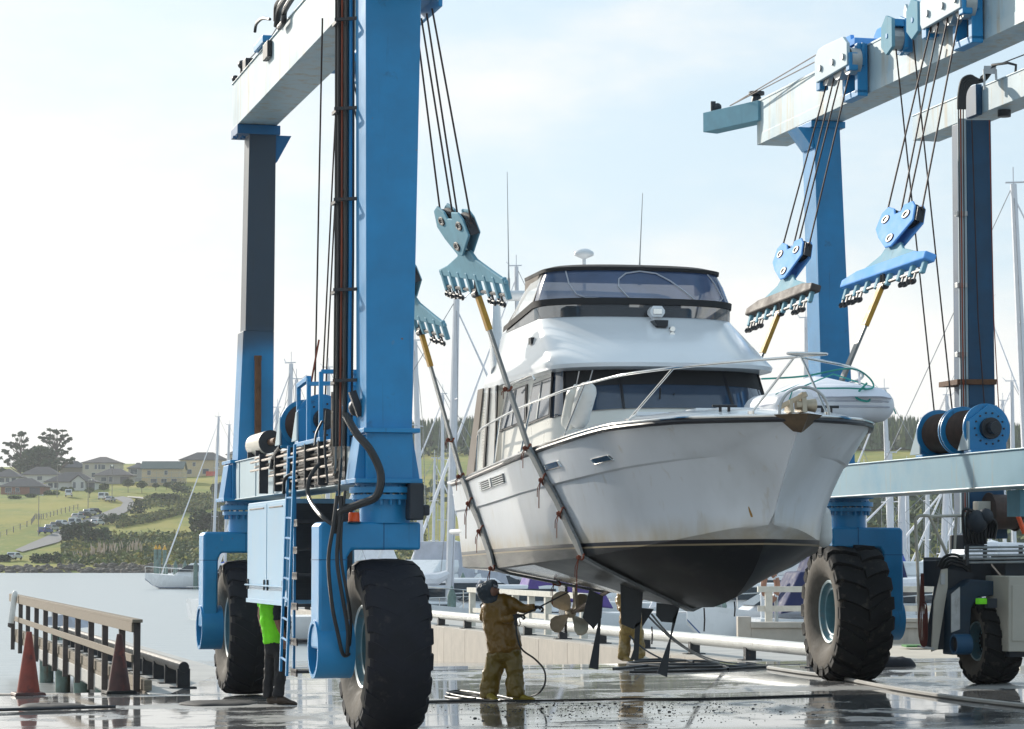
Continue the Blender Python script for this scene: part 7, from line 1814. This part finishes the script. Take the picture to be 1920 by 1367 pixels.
for i, (px, y0, D, c, lab) in enumerate(((292, 1030, 290, 'orange', 'grey pile with an orange cap, left one of the distant three'), (299, 1030, 290, 'orange', 'orange-capped pile in the middle of the distant three'), (309, 1031, 292, 'orange', 'orange-capped pile, right one of the distant three'), (296, 1056, 262, None, 'grey pile standing in front of the orange-capped three'), (311, 1068, 258, None, 'short grey pile left of the moored yacht bow'), (329, 1061, 250, None, 'grey pile before the bow of the distant yacht'), (347, 1061, 244, None, 'grey pile before the middle of the distant yacht'), (367, 1061, 238, None, 'grey pile nearest the left wheel fork'))):
    pile(px, y0, D, .22, 1, lab, 'pile_green', c, group='distant mooring piles')
def pontoon(x0, x1, y0, y1, label, z=-.55):
    t = thing('pontoon', label, 'pontoon', ((x0 + x1) / 2, y0, WZ), 0, 'floating pontoons'); b = MB(); b.span(x0, x1, y0, y1, z - .12, z); b.build('deck', 'concrete_deck', t, smooth=0)
    b = MB(); b.span(x0, x1, y0 - .03, y1 + .03, z - .32, z - .125); b.build('waler', 'crane2_dark', t, smooth=0); b = MB(); b.span(x0 + .2, x1 - .2, y0 + .1, y1 - .1, WZ - .2, z - .325); b.build('float', 'grey_canvas', t, smooth=0)
pontoon(-1, 24, 104, 106.2, 'grey floating pontoon lying across under the bow'); pontoon(2, 30, 122, 124, 'second pontoon further out behind the first', -.5)
# life ring on its stand
p = W(1444, 1100, 80); t = thing('life_ring', 'faded red and white life ring hung on a post beside the right wheel', 'life ring', p, 0)
b = MB(); P = [(p.x + .32 * math.cos(a) * .7, p.y - .1 + .1 * math.cos(a), p.z + .42 * math.sin(a)) for a in [2 * math.pi * k / 24 for k in range(25)]]; b.tube(P, .095, 8, caps=False); b.build('ring', 'lifebuoy_red', t)
b = MB(); 
for k in (3, 9, 15, 21): b.ball(P[k], .105, 8, 5)
b.build('band', 'white_hull', t); b = MB(); b.cyl((p.x + .2, p.y + .1, -1), (p.x + .2, p.y + .1, p.z + .6), .06, n=8); b.build('stand', 'galv', t)
p = W(1432, 1130, 84); t = thing('service_bollard', 'slim white service post left of the life ring', 'bollard', (p.x, p.y, -.5), 0); b = MB(); b.span(p.x - .1, p.x + .1, p.y - .1, p.y + .1, -.7, p.z + .9); b.build('column', 'white_hull', t, smooth=0, bevel=.02); b = MB(); b.ball((p.x, p.y, p.z + 1.0), .13, 8, 6); b.build('lamp', 'crane2_dark', t)

def hull_mesh(b, L_, B, fb, bowz, m0=0, m1=1):
    rings = []
    for i in range(15):
        s = i / 14; hb = B / 2 * min(1, (1.0 - max(0, (s - .45) / .55) ** 2.2)) * (.86 + .14 * min(1, s * 3)) + .03; x = -L_ / 2 + L_ * s; sz = fb + (bowz - fb) * max(0, s - .25) ** 1.6 * 1.4
        kz = -.45 + (.75 + sz * .35) * max(0, (s - .72) / .28) ** 2
        rings.append([(hb, x, sz), (hb * .97, x, sz * .6 + .1), (hb * .86, x, .16 + max(0, kz)), (hb * .8, x, .1 + max(0, kz)), (0, x, kz), (-hb * .8, x, .1 + max(0, kz)), (-hb * .86, x, .16 + max(0, kz)), (-hb * .97, x, sz * .6 + .1), (-hb, x, sz)])
    b.loft(rings, True, True, mfun=lambda i, j: m1 if j in (2, 5) else m0)
    return rings
def cruiser(px, D, rz, L_, label, canvas=None, fly=True, rail=True, z=WZ, B=None, group='motor boats in the marina'):
    p = W(px, 1043, D); base = Vector((p.x, p.y, z)); t = thing('motor_boat', label, 'motor boat', base, rz, group); T = frame(base, rz); B = B or L_ * .33
    b = MB(T); R_ = hull_mesh(b, L_, B, 1.05, 1.55); b.build('hull', ['white_hull', 'boat_blue_stripe'], t, smooth=50)
    h = L_ * .105
    b = MB(T)
    def house_(y0, y1, y2, y3, z0, z1, w0, w1, m): b.hexa([(-w0, y0, z0), (w0, y0, z0), (w0 * .9, y3, z0), (-w0 * .9, y3, z0)], [(-w1, y1, z1), (w1, y1, z1), (w1 * .85, y2, z1), (-w1 * .85, y2, z1)], m)
    house_(-L_ * .22, -L_ * .2, L_ * .10, L_ * .26, 1.1, 1.15 + h, B * .38, B * .33, 0); o = b.build('cabin', 'white_hull', t, smooth=0, bevel=.05)
    b = MB(T)
    w0, w1 = B * .38 + .015, B * .34 + .015; b.hexa([(-w0, -L_ * .18, 1.15 + h * .38), (w0, -L_ * .18, 1.15 + h * .38), (w0 * .92, L_ * .205, 1.15 + h * .38), (-w0 * .92, L_ * .205, 1.15 + h * .38)], [(-w1, -L_ * .175, 1.15 + h * .85), (w1, -L_ * .175, 1.15 + h * .85), (w1 * .88, L_ * .125, 1.15 + h * .85), (-w1 * .88, L_ * .125, 1.15 + h * .85)]); b.build('window_band', 'boat_window', o, smooth=0)
    zt = 1.15 + h
    if fly:
        b = MB(T); b.hexa([(-B * .32, -L_ * .22, zt), (B * .32, -L_ * .22, zt), (B * .28, L_ * .1, zt), (-B * .28, L_ * .1, zt)], [(-B * .33, -L_ * .2, zt + .55), (B * .33, -L_ * .2, zt + .55), (B * .26, L_ * .03, zt + .55), (-B * .26, L_ * .03, zt + .55)]); b.build('flybridge', 'white_hull', t, smooth=0, bevel=.06)
        b = MB(T); b.tube([(-B * .33, -L_ * .16, zt), (-B * .3, -L_ * .2, zt + 1.1), (B * .3, -L_ * .2, zt + 1.1), (B * .33, -L_ * .16, zt)], .08, 6); b.lathe([(.0, .25), (.25, .18), (.3, 0), (.0, -.02)], (0, -L_ * .2, zt + 1.1), (0, 0, 1), 10); b.build('radar_arch', 'white_hull', t)
    if canvas:
        b = MB(T); zz = zt + (1.2 if fly else .45); b.hexa([(-B * .36, -L_ * .42, 1.2), (B * .36, -L_ * .42, 1.2), (B * .34, -L_ * .05, zt - .3), (-B * .34, -L_ * .05, zt - .3)], [(-B * .28, -L_ * .34, zz), (B * .28, -L_ * .34, zz), (B * .26, -L_ * .08, zz + .1), (-B * .26, -L_ * .08, zz + .1)]); b.build('canopy', canvas, t, smooth=0, bevel=.06)
    if rail:
        b = MB(T)
        for sg in (-1, 1):
            P = [(sg * (r_[0][0] - .06), r_[0][1], r_[0][2] + .62) for r_ in R_[6:]]; b.tube(P, .022, 5)
            for r_ in R_[6::2]: b.tube([(sg * (r_[0][0] - .06), r_[0][1], r_[0][2]), (sg * (r_[0][0] - .06), r_[0][1], r_[0][2] + .62)], .018, 5)
        b.build('bow_rail', 'chrome', t)
    return t
def sailboat(px, py, D, rz, L_, label, lean=0.0, cover='blue_canvas', jib=True, mw=.11, mfrac=.55, hull='white_hull', z=WZ):
    top = W(px, py, D); fy = L_ * (mfrac - .5)
    base = Vector((top.x - lean, top.y, z)) - Vector((-math.sin(rz), math.cos(rz), 0)) * fy
    t = thing('sailing_yacht', label, 'yacht', base, rz, 'yachts in the marina'); T = frame(base, rz); B = L_ * .3
    b = MB(T); R_ = hull_mesh(b, L_, B, .95, 1.3); b.build('hull', [hull, 'boat_blue_stripe'], t, smooth=50)
    b = MB(T); b.hexa([(-B * .32, -L_ * .2, .95), (B * .32, -L_ * .2, .95), (B * .18, L_ * .24, 1.1), (-B * .18, L_ * .24, 1.1)], [(-B * .27, -L_ * .17, 1.5), (B * .27, -L_ * .17, 1.5), (B * .14, L_ * .2, 1.38), (-B * .14, L_ * .2, 1.38)]); o = b.build('cabin', 'white_hull', t, smooth=0, bevel=.05)
    b = MB(T); b.hexa([(-B * .31, -L_ * .15, 1.16), (B * .31, -L_ * .15, 1.16), (B * .21, L_ * .14, 1.2), (-B * .21, L_ * .14, 1.2)], [(-B * .295, -L_ * .14, 1.36), (B * .295, -L_ * .14, 1.36), (B * .2, L_ * .13, 1.34), (-B * .2, L_ * .13, 1.34)]); b.build('window_band', 'boat_window', o, smooth=0)
    Mi = Matrix.Rotation(-rz, 3, 'Z'); tl = Mi @ (top - base); mb = Vector((0, fy, .9)); H = tl.z - .9
    P = lambda f: mb.lerp(tl, f)
    b = MB(T); b.tube([mb, P(.6), tl], [mw, mw, mw * .75], 8); b.tube([tl + Vector((0, -.25, .05)), tl + Vector((0, .35, .05))], .03, 5); b.tube([tl, tl + Vector((0, 0, .55))], .018, 4); b.tube([tl + Vector((0, .3, .05)), tl + Vector((.15, .5, .25))], .02, 4); b.build('mast', 'mast_alloy', t)
    for f in (.38, .68):
        b = MB(T); b.tube([P(f) + Vector((-B * .24, 0, 0)), P(f), P(f) + Vector((B * .24, 0, 0))], .025, 5); b.build('spreader', 'mast_alloy', t)
    b = MB(T)
    for sg in (-1, 1):
        b.tube([tl, P(.68) + Vector((sg * B * .24, 0, 0)), P(.38) + Vector((sg * B * .24, 0, 0)), (sg * B * .46, fy - .2, .95)], .014, 4)
    b.tube([tl, (0, -L_ / 2 + .1, 1.0)], .014, 4)
    b.build('rigging', 'wire', t)
    if jib:
        b = MB(T); b.tube([P(.97), Vector((0, L_ / 2 - .2, 1.35)).lerp(P(.97), .5), (0, L_ / 2 - .2, 1.35)], [.025, .065, .085], 7); b.build('furled_jib', 'white_canvas', t)
    bz = 1.95; b = MB(T); b.tube([(0, fy - .1, bz), (0, -L_ * .36, bz + .1)], .07, 7); b.build('boom', 'mast_alloy', t)
    if cover:
        b = MB(T); b.tube([(0, fy + .15, bz + .55), (0, fy - .4, bz + .30), (0, -L_ * .2, bz + .26), (0, -L_ * .37, bz + .2)], [.12, .22, .20, .13], 8); b.build('sail_cover', cover, t)
    b = MB(T)
    for sg in (-1, 1):
        for r_ in R_[1::2]: b.tube([(sg * r_[0][0] * .95, r_[0][1], r_[0][2]), (sg * r_[0][0] * .95, r_[0][1], r_[0][2] + .6)], .016, 4)
        b.tube([(sg * r_[0][0] * .95, r_[0][1], r_[0][2] + .6) for r_ in R_], .013, 4)
    b.build('guard_wire', 'chrome', t)
    return t
cruiser(798, 104, R(150), 11.5, 'white flybridge cruiser moored just right of the big blue column', 'grey_canvas')
cruiser(862, 94, R(-70), 10.5, 'white cruiser with a bow rail lying behind the left pier railing', None, False)
cruiser(955, 91, R(100), 8.5, 'white runabout under a purple cover behind the hooded washer', 'purple_canvas', False)
cruiser(925, 112, R(100), 12, 'white cruiser moored behind the purple-covered runabout', 'white_canvas')
cruiser(1500, 100, R(75), 11, 'cruiser with grey and blue covers between the bow and the right wheel', 'blue_canvas')
cruiser(1415, 92, R(-95), 9, 'small white boat under a white cover below the stem', 'white_canvas', False)
cruiser(1478, 86, R(100), 7, 'low boat shrouded in a white cover beside the right wheel', 'white_canvas', False, False)
cruiser(1700, 98, R(-70), 11, 'cruiser with navy covers just right of the right wheel fork', 'navy_canvas')
cruiser(1655, 84, R(-80), 9, 'launch with a long navy cover close behind the right wheel fork', 'navy_canvas', False)
cruiser(1740, 88, R(85), 9.5, 'runabout under a navy cover beneath the handrail loop', 'navy_canvas', False)
cruiser(1760, 112, R(95), 12, 'white cruiser beyond the navy-covered one', 'white_canvas')
cruiser(1905, 100, R(60), 11, 'white cruiser at the right edge behind the beige cabinet', 'navy_canvas')
cruiser(1610, 118, R(-100), 11, 'white cruiser glimpsed through the wheel fork of the hoist', 'grey_canvas')
cruiser(590, 140, R(110), 12, 'white cruiser seen between the ladder and the near left wheel', 'white_canvas')
cruiser(700, 150, R(-60), 12, 'white cruiser behind the near left wheel', 'grey_canvas')
cruiser(388, 240, R(80), 12, 'pale green-white launch lying nearest the left wheel fork', None, False)
cruiser(1290, 130, R(-80), 12, 'white cruiser lying far behind the keel', 'grey_canvas')
cruiser(1130, 125, R(95), 12, 'white cruiser lying behind the propeller', None)
for a in ((410, 782, 262, R(78), 14, 'distant white yacht whose mast is the taller of the two thin ones at left', .5, 'blue_canvas', True, .16, .60), (430, 797, 285, R(95), 13, 'distant yacht whose mast stands against the far blue column', .4, 'blue_canvas', False, .17),
          (546, 682, 118, R(60), 10, 'yacht whose mast rises between the two left columns', .3, 'white_canvas', True, .13), (556, 712, 128, R(-60), 10, 'yacht with a shorter mast beside it between the left columns', -.2, None, False, .12), (520, 765, 150, R(70), 11, 'yacht whose low masthead shows left of the winch', 0, 'white_canvas', True, .14), (616, 690, 140, R(80), 11, 'yacht whose mast is half hidden behind the guard rail', 0, 'white_canvas', False, .13),
          (778, 640, 112, R(75), 12, 'yacht whose mast leans just right of the big column', -.35, 'white_canvas', True, .14), (856, 560, 92, R(-80), 12, 'yacht with the stout mast between the two slings', .25, 'white_canvas', True, .15), (968, 500, 118, R(80), 13, 'yacht whose masthead shows left of the flybridge', -.2, 'white_canvas', True, .13),
          (1511, 597, 128, R(70), 11, 'yacht whose mast rises behind the cruiser windscreen', 0, 'white_canvas', False, .12), (1658, 730, 132, R(75), 10, 'yacht whose mast stands just right of the dinghy', -.3, 'navy_canvas', True, .14), (1775, 742, 150, R(-70), 11, 'yacht whose mast is seen behind the winch drums', -.2, 'blue_canvas', True, .14), (1817, 800, 160, R(70), 10, 'yacht with thick furled headsail under the white beam', 0, 'navy_canvas', True, .16),
          (1897, 716, 140, R(75), 11, 'yacht with the thin grey mast right of the second hoist column', 0, 'white_canvas', True, .13), (1880, 752, 170, R(-75), 11, 'yacht whose shorter mast stands beside the second hoist column', 0, 'blue_canvas', False, .14), (1900, 345, 82, R(-100), 13, 'tall yacht at the right edge whose mast leans out of the frame', -.45, 'white_canvas', True, .14),
          (1700, 870, 175, R(80), 10, 'yacht with a white mast under the beam, left of the handrail', 0, 'navy_canvas', False, .15), (1740, 860, 165, R(-80), 10, 'yacht whose white mast and jib cross behind the handrail', .2, 'blue_canvas', True, .16), (1690, 905, 108, R(72), 11, 'yacht whose furled headsail slants down to the handrail loop', 0, 'navy_canvas', True, .17), (1775, 890, 120, R(-78), 12, 'yacht with a thick white mast left of the second hoist column', .3, 'navy_canvas', False, .17), (1795, 880, 116, R(78), 11, 'yacht whose mast stands directly beside the pale strip added for the lit face of the second hoist column', -.3, 'blue_canvas', True, .16), (1668, 850, 112, R(-70), 11, 'yacht whose white mast rises right beside the fork of the right wheel', 0, 'white_canvas', False, .16), (1620, 880, 140, R(80), 10, 'yacht mast showing just above the right wheel fork', 0, 'white_canvas', False, .13), (830, 740, 135, R(70), 10, 'yacht whose slim mast stands between the thick mast and the near sling', 0, 'white_canvas', True, .11), (815, 860, 160, R(-60), 9, 'small yacht with a short mast left of the cruiser stern', .1, None, True, .1),
          (1850, 560, 150, R(-85), 14, 'yacht whose furled headsail slants right of the second column', 0, 'white_canvas', True, .13)):
    sailboat(*a)
# ------------------------------------------------------------------ the second, smaller lift at the right
mat('crane2_fork', (.008, .03, .055), .5, var=.25, scale=3); mat('rope_maroon', (.09, .022, .016), .85)
T2 = R(14); DC = 38.6
def pt(px, py, D=DC): return W(px, py, D)
c2 = thing('small_boat_hoist', 'second darker boat hoist standing behind the white beam at the right edge', 'boat hoist', onpad(1845, 1277), T2)
def block(name, px0, px1, py0, py1, D, dep, m, parent=None, bevel=.008, px0b=None, px1b=None):
    A = [pt(px0, py0, D), pt(px1, py0, D), pt(px1b if px1b is not None else px1, py1, D), pt(px0b if px0b is not None else px0, py1, D)]
    d = uR * dep
    b = MB(); b.hexa(A, [p + d for p in A]); return b.build(name, m, parent or c2, smooth=0, bevel=bevel)
col2 = block('column', 1812, 1858, 225, 760, DC, .55, 'crane2_paint', px0b=1817, px1b=1866)
block('column', 1815, 1870, 760, 1010, DC, .6, 'crane2_paint', px0b=1820, px1b=1890)
b = MB()   # pale strip added to show that column's left face catching the light
A = [pt(1798, 222, DC), pt(1811.5, 222, DC), pt(1818.5, 1000, DC), pt(1803, 1000, DC)]; b.hexa(A, [p + uR * .06 for p in A]); b.build('lit_face_strip', 'white_paint_panel', c2, smooth=0, bevel=.006)
for py in (396, 530, 660): block('column_clamp', 1795, 1814, py, py + 9, DC - .03, .1, 'galv', bevel=.003)
block('column_collar', 1795, 1869, 711, 721, DC - .05, .7, 'rusty_steel', bevel=.004)
for k, (x0, x1, r_) in enumerate(((1797, 1806, .010), (1801, 1810, .012), (1806, 1814, .010), (1822, 1848, .010), (1855, 1874, .008))):
    b = MB(); b.tube([pt(x0, 200 if k < 3 else 225, DC - .12), pt((x0 + x1) / 2 - 1, 600, DC - .12), pt(x1, 960 if k < 3 else 790, DC - .12)], r_, 6); b.build('conduit', ('hose', 'rope_red', 'hose', 'cable', 'rope_red')[k], c2)
# top beam
q0 = pt(1711, 242, 41.2); 
b = MB(); zt_, zb_ = pt(1711, 219, 41.2).z, pt(1712, 264, 41.2).z
T_ = lambda x, y, z: q0 + vR * x + uR * y + Vector((0, 0, z - q0.z))
b = MB(T_); b.span(0, .46, -14, 0, zb_, zt_); b.span(-.01, .47, -14, 0, zt_, zt_ + .02); b.build('top_beam', 'faded_grey' if False else 'pale_paint', c2, smooth=0, bevel=.006)
for y in (-3.0, -5.5): 
    b = MB(T_); b.cyl((.22, y, zb_ - .1), (.22, y, zb_), .10, n=14); b.build('beam_fitting', 'dark_steel', c2)
b = MB(T_); b.span(-.10, .0, -2.7, -2.3, zt_ - .42, zt_ + .05); b.build('junction_box', 'crane2_paint', c2, smooth=0, bevel=.01)
for k in range(5):
    P = [pt(1797 + 3 * k, 205, 38.2), pt(1798 + 3 * k, 175, 38.2), pt(1804 + 4 * k, 150 + 2 * k, 38.2), pt(1820 + 4 * k, 142 + 3 * k, 38.2), pt(1835 + 3 * k, 150, 38.2), pt(1850 + 2 * k, 140 - k, 38.1)]
    b = MB(); b.tube(catmull(P, 5), .022, 6); b.build('hydraulic_hose', 'hose', c2)
b = MB(); b.tube([pt(1860, 122, 38), pt(1890, 118, 37.6), pt(1905, 122, 37.5), pt(1904, 138, 37.5)], .02, 6); b.tube([pt(1838, 145, 38.2), pt(1862, 125, 38), pt(1940, 95, 37)], .01, 5); b.build('beam_cable', 'hose', c2)
b = MB(); b.bar(pt(1846, 168, 38.1), pt(1845, 130, 38.1), .03, .03); b.bar(pt(1868, 150, 38), pt(1867, 130, 38), .03, .03); b.bar(pt(1845, 131, 38.1), pt(1867, 131, 38), .03, .12); b.build('cable_stand', 'galv', c2, smooth=0)
# working end: control panel, hoses, drum, pipe bank
block('control_panel', 1834, 1859, 940, 1003, DC - .35, .2, 'beige_panel')
block('valve_chest', 1806, 1846, 1003, 1030, DC - .5, .5, 'crane2_dark'); block('body', 1770, 1895, 1045, 1100, DC - .2, .8, 'crane2_dark', bevel=.02); block('body', 1755, 1800, 1050, 1100, DC - .1, .5, 'crane2_dark', bevel=.02)
for k in range(7):
    x = 1812 + k * 6; P = [pt(x, 1020, DC - .5), pt(x - 6 + k, 985, DC - .55), pt(x - 4 + 2 * k, 955 + 3 * k, DC - .6), pt(x + 14, 962 + 2 * k, DC - .6), pt(x + 20, 985, DC - .5), pt(x + 16, 1010, DC - .45)]
    b = MB(); b.tube(catmull(P, 5), .025, 6); b.build('hydraulic_hose', 'hose', c2)
b = MB(); b.ball(pt(1832, 978, DC - .6), .16, 10, 7, sc3=(1, .8, 1.1)); b.ball(pt(1848, 968, DC - .6), .12, 10, 7); b.build('pump', 'crane2_dark', c2)
dp = pt(1888, 960, DC - .2); b = MB(); b.cyl(dp - vR * .28, dp + vR * .12, .26, n=24); b.cyl(dp - vR * .30, dp - vR * .28, .29, n=24); b.cyl(dp + vR * .12, dp + vR * .15, .29, n=24); b.build('hose_drum', 'stern_drum', c2)
b = MB(); b.cyl(pt(1898, 938, 36.5), pt(1921, 1000, 36.5), .035, n=8); b.build('marker_pole', 'orange_pole', c2)
for k, y in enumerate((1027, 1034, 1042, 1048, 1055)):
    b = MB(); x0 = (1808, 1808, 1800, 1806, 1812)[k]; b.cyl(pt(x0, y, DC - .8), pt(1960, y - 2, DC - 1.2), .018, n=7); b.build('hydraulic_pipe', 'galv', c2)
for x in (1812, 1846, 1913): block('pipe_clamp', x, x + 5, 1022, 1060, DC - .86, .06, 'dark_steel', bevel=0)
for k in range(4):
    P = [pt(1760 + 4 * k, 1062 + 4 * k, DC - .5), pt(1770 + 3 * k, 1045 + 5 * k, DC - .55), pt(1790, 1040 + 6 * k, DC - .6), pt(1812, 1052 + 5 * k, DC - .6), pt(1818, 1075 + 4 * k, DC - .5), pt(1800, 1085 + 2 * k, DC - .5)]
    b = MB(); b.tube(catmull(P, 5), .022, 6); b.build('hydraulic_hose', 'hose', c2)
# handrail loop and step console
b = MB(); b.tube(catmull([pt(1724, 1195, DC - .6), pt(1722, 1100, DC - .6), pt(1717, 985, DC - .6), pt(1719, 971, DC - .6), pt(1727, 967, DC - .6), pt(1742, 967, DC - .6)], 5) + [pt(1755, 995, DC - .5), pt(1776, 1040, DC - .4)], .024, 8); b.tube([pt(1742, 968, DC - .6), pt(1810, 967, DC - .3)], .022, 8); b.tube([pt(1793, 968, DC - .5), pt(1790, 1030, DC - .5)], .02, 8); b.build('handrail', 'beige_panel', c2)
b = MB(); A = [pt(x, y, DC - .7) for x, y in ((1766, 1068), (1777, 1066), (1777, 1100), (1758, 1218), (1747, 1222), (1752, 1128))]; b.hexa(A, [p + uR * .08 + vR * .02 for p in A]); b.build('step_plate', 'beige_panel', c2, smooth=0)
b = MB(); A = [pt(x, y, DC - .62) for x, y in ((1777, 1066), (1830, 1075), (1800, 1125), (1788, 1216), (1758, 1218), (1777, 1100))]; b.hexa(A, [p + uR * .5 for p in A]); b.build('step_housing', 'crane2_dark', c2, smooth=0)
b = MB(); b.bar(pt(1723, 1212, DC - .6), pt(1748, 1216, DC - .6), .3, .03); b.build('footplate', 'galv', c2, smooth=0)
block('step_slot', 1764, 1772, 1075, 1096, DC - .72, .03, 'galv', bevel=0)
# fork, wheel
b = MB(); A = [pt(x, y, DC - .9) for x, y in ((1785, 1112), (1823, 1086), (1868, 1090), (1868, 1116), (1834, 1120), (1822, 1140), (1818, 1228), (1785, 1228))]; b.hexa(A, [p + uR * .35 for p in A]); b.build('yoke', 'crane2_fork', c2, smooth=0, bevel=.02)
b = MB(); A = [pt(x, y, DC - .92) for x, y in ((1784, 1114), (1800, 1100), (1800, 1180), (1784, 1186))]; b.hexa(A, [p + uR * .02 for p in A]); b.build('yoke_edge', 'galv', c2, smooth=0)
hp_ = pt(1800, 1208, DC - 1.0); b = MB(); b.lathe([(.12, -.10), (.15, -.10), (.15, .14), (.0, .14)], hp_, vR, 20); b.cyl(hp_ - vR * .05, hp_, .12, n=16, m=1); b.build('axle_housing', ['crane2_paint', 'black_void'], c2)
wp = onpad(1856, 1281); Tw = frame(Vector((wp.x, wp.y, wp.z)), R(13))
tw = make_wheel(Tw, 0, 0, 0, .62, .56, 18, .03, 'rubber', c2)
block('lime_cloth', 1835, 1851, 1122, 1133, DC - 1.3, .12, 'hivis', bevel=.01); block('guard', 1851, 1870, 1122, 1140, DC - 1.25, .1, 'crane2_dark')
# beige cabinet
cb2 = block('cabinet', 1891, 1975, 1080, 1222, DC - 1.4, .8, 'beige_panel', bevel=.015); block('cabinet_door', 1898, 1968, 1097, 1202, DC - 1.415, .02, 'beige_panel', cb2, bevel=.004); block('cabinet_foot', 1893, 1970, 1222, 1232, DC - 1.3, .6, 'crane2_dark', cb2, bevel=0)
block('pedestal', 1885, 1960, 1040, 1080, DC - .9, .5, 'crane2_dark')
block('boom_end', 1912, 1960, 918, 968, 34.0, .4, 'faded_blue')
# coil of red rope on the handrail
rp = pt(1732, 1150, DC - .75); t = thing('rope_coil', 'coil of dark red rope hanging on the handrail of the second hoist', 'rope', rp, 0); b = MB()
for k in range(5):
    o_ = (k - 2) * .012; b.tube(catmull([pt(1727 + k, 1075, DC - .66), pt(1725 + 2 * k, 1130, DC - .7 + o_), pt(1722 + k * 3, 1160, DC - .74), pt(1726 + k * 2, 1206, DC - .75), pt(1737 - k, 1208, DC - .75), pt(1739 - k * 2, 1165, DC - .76), pt(1737, 1135, DC - .75), pt(1730, 1128, DC - .72)], 5), .009, 5)
b.build('strand', 'rope_maroon', t)
# ------------------------------------------------------------------ humid morning air
b = MB(); b.span(-1000, 1100, -80, 1720, -4.2, 74)
m = bpy.data.materials.new('haze_air'); m.use_nodes = True; nt = m.node_tree; nt.nodes.clear()
ou = nt.nodes.new('ShaderNodeOutputMaterial'); pv = nt.nodes.new('ShaderNodeVolumePrincipled'); nt.links.new(pv.outputs['Volume'], ou.inputs['Volume'])
pv.inputs['Color'].default_value = (.86, .90, .95, 1); pv.inputs['Density'].default_value = .00014; pv.inputs['Anisotropy'].default_value = .35
MATS['haze_air'] = m
o = b.build('haze', 'haze_air', None, smooth=0); tag(o, kind='stuff'); o.display_type = 'WIRE'
sc.cycles.volume_bounces = 0
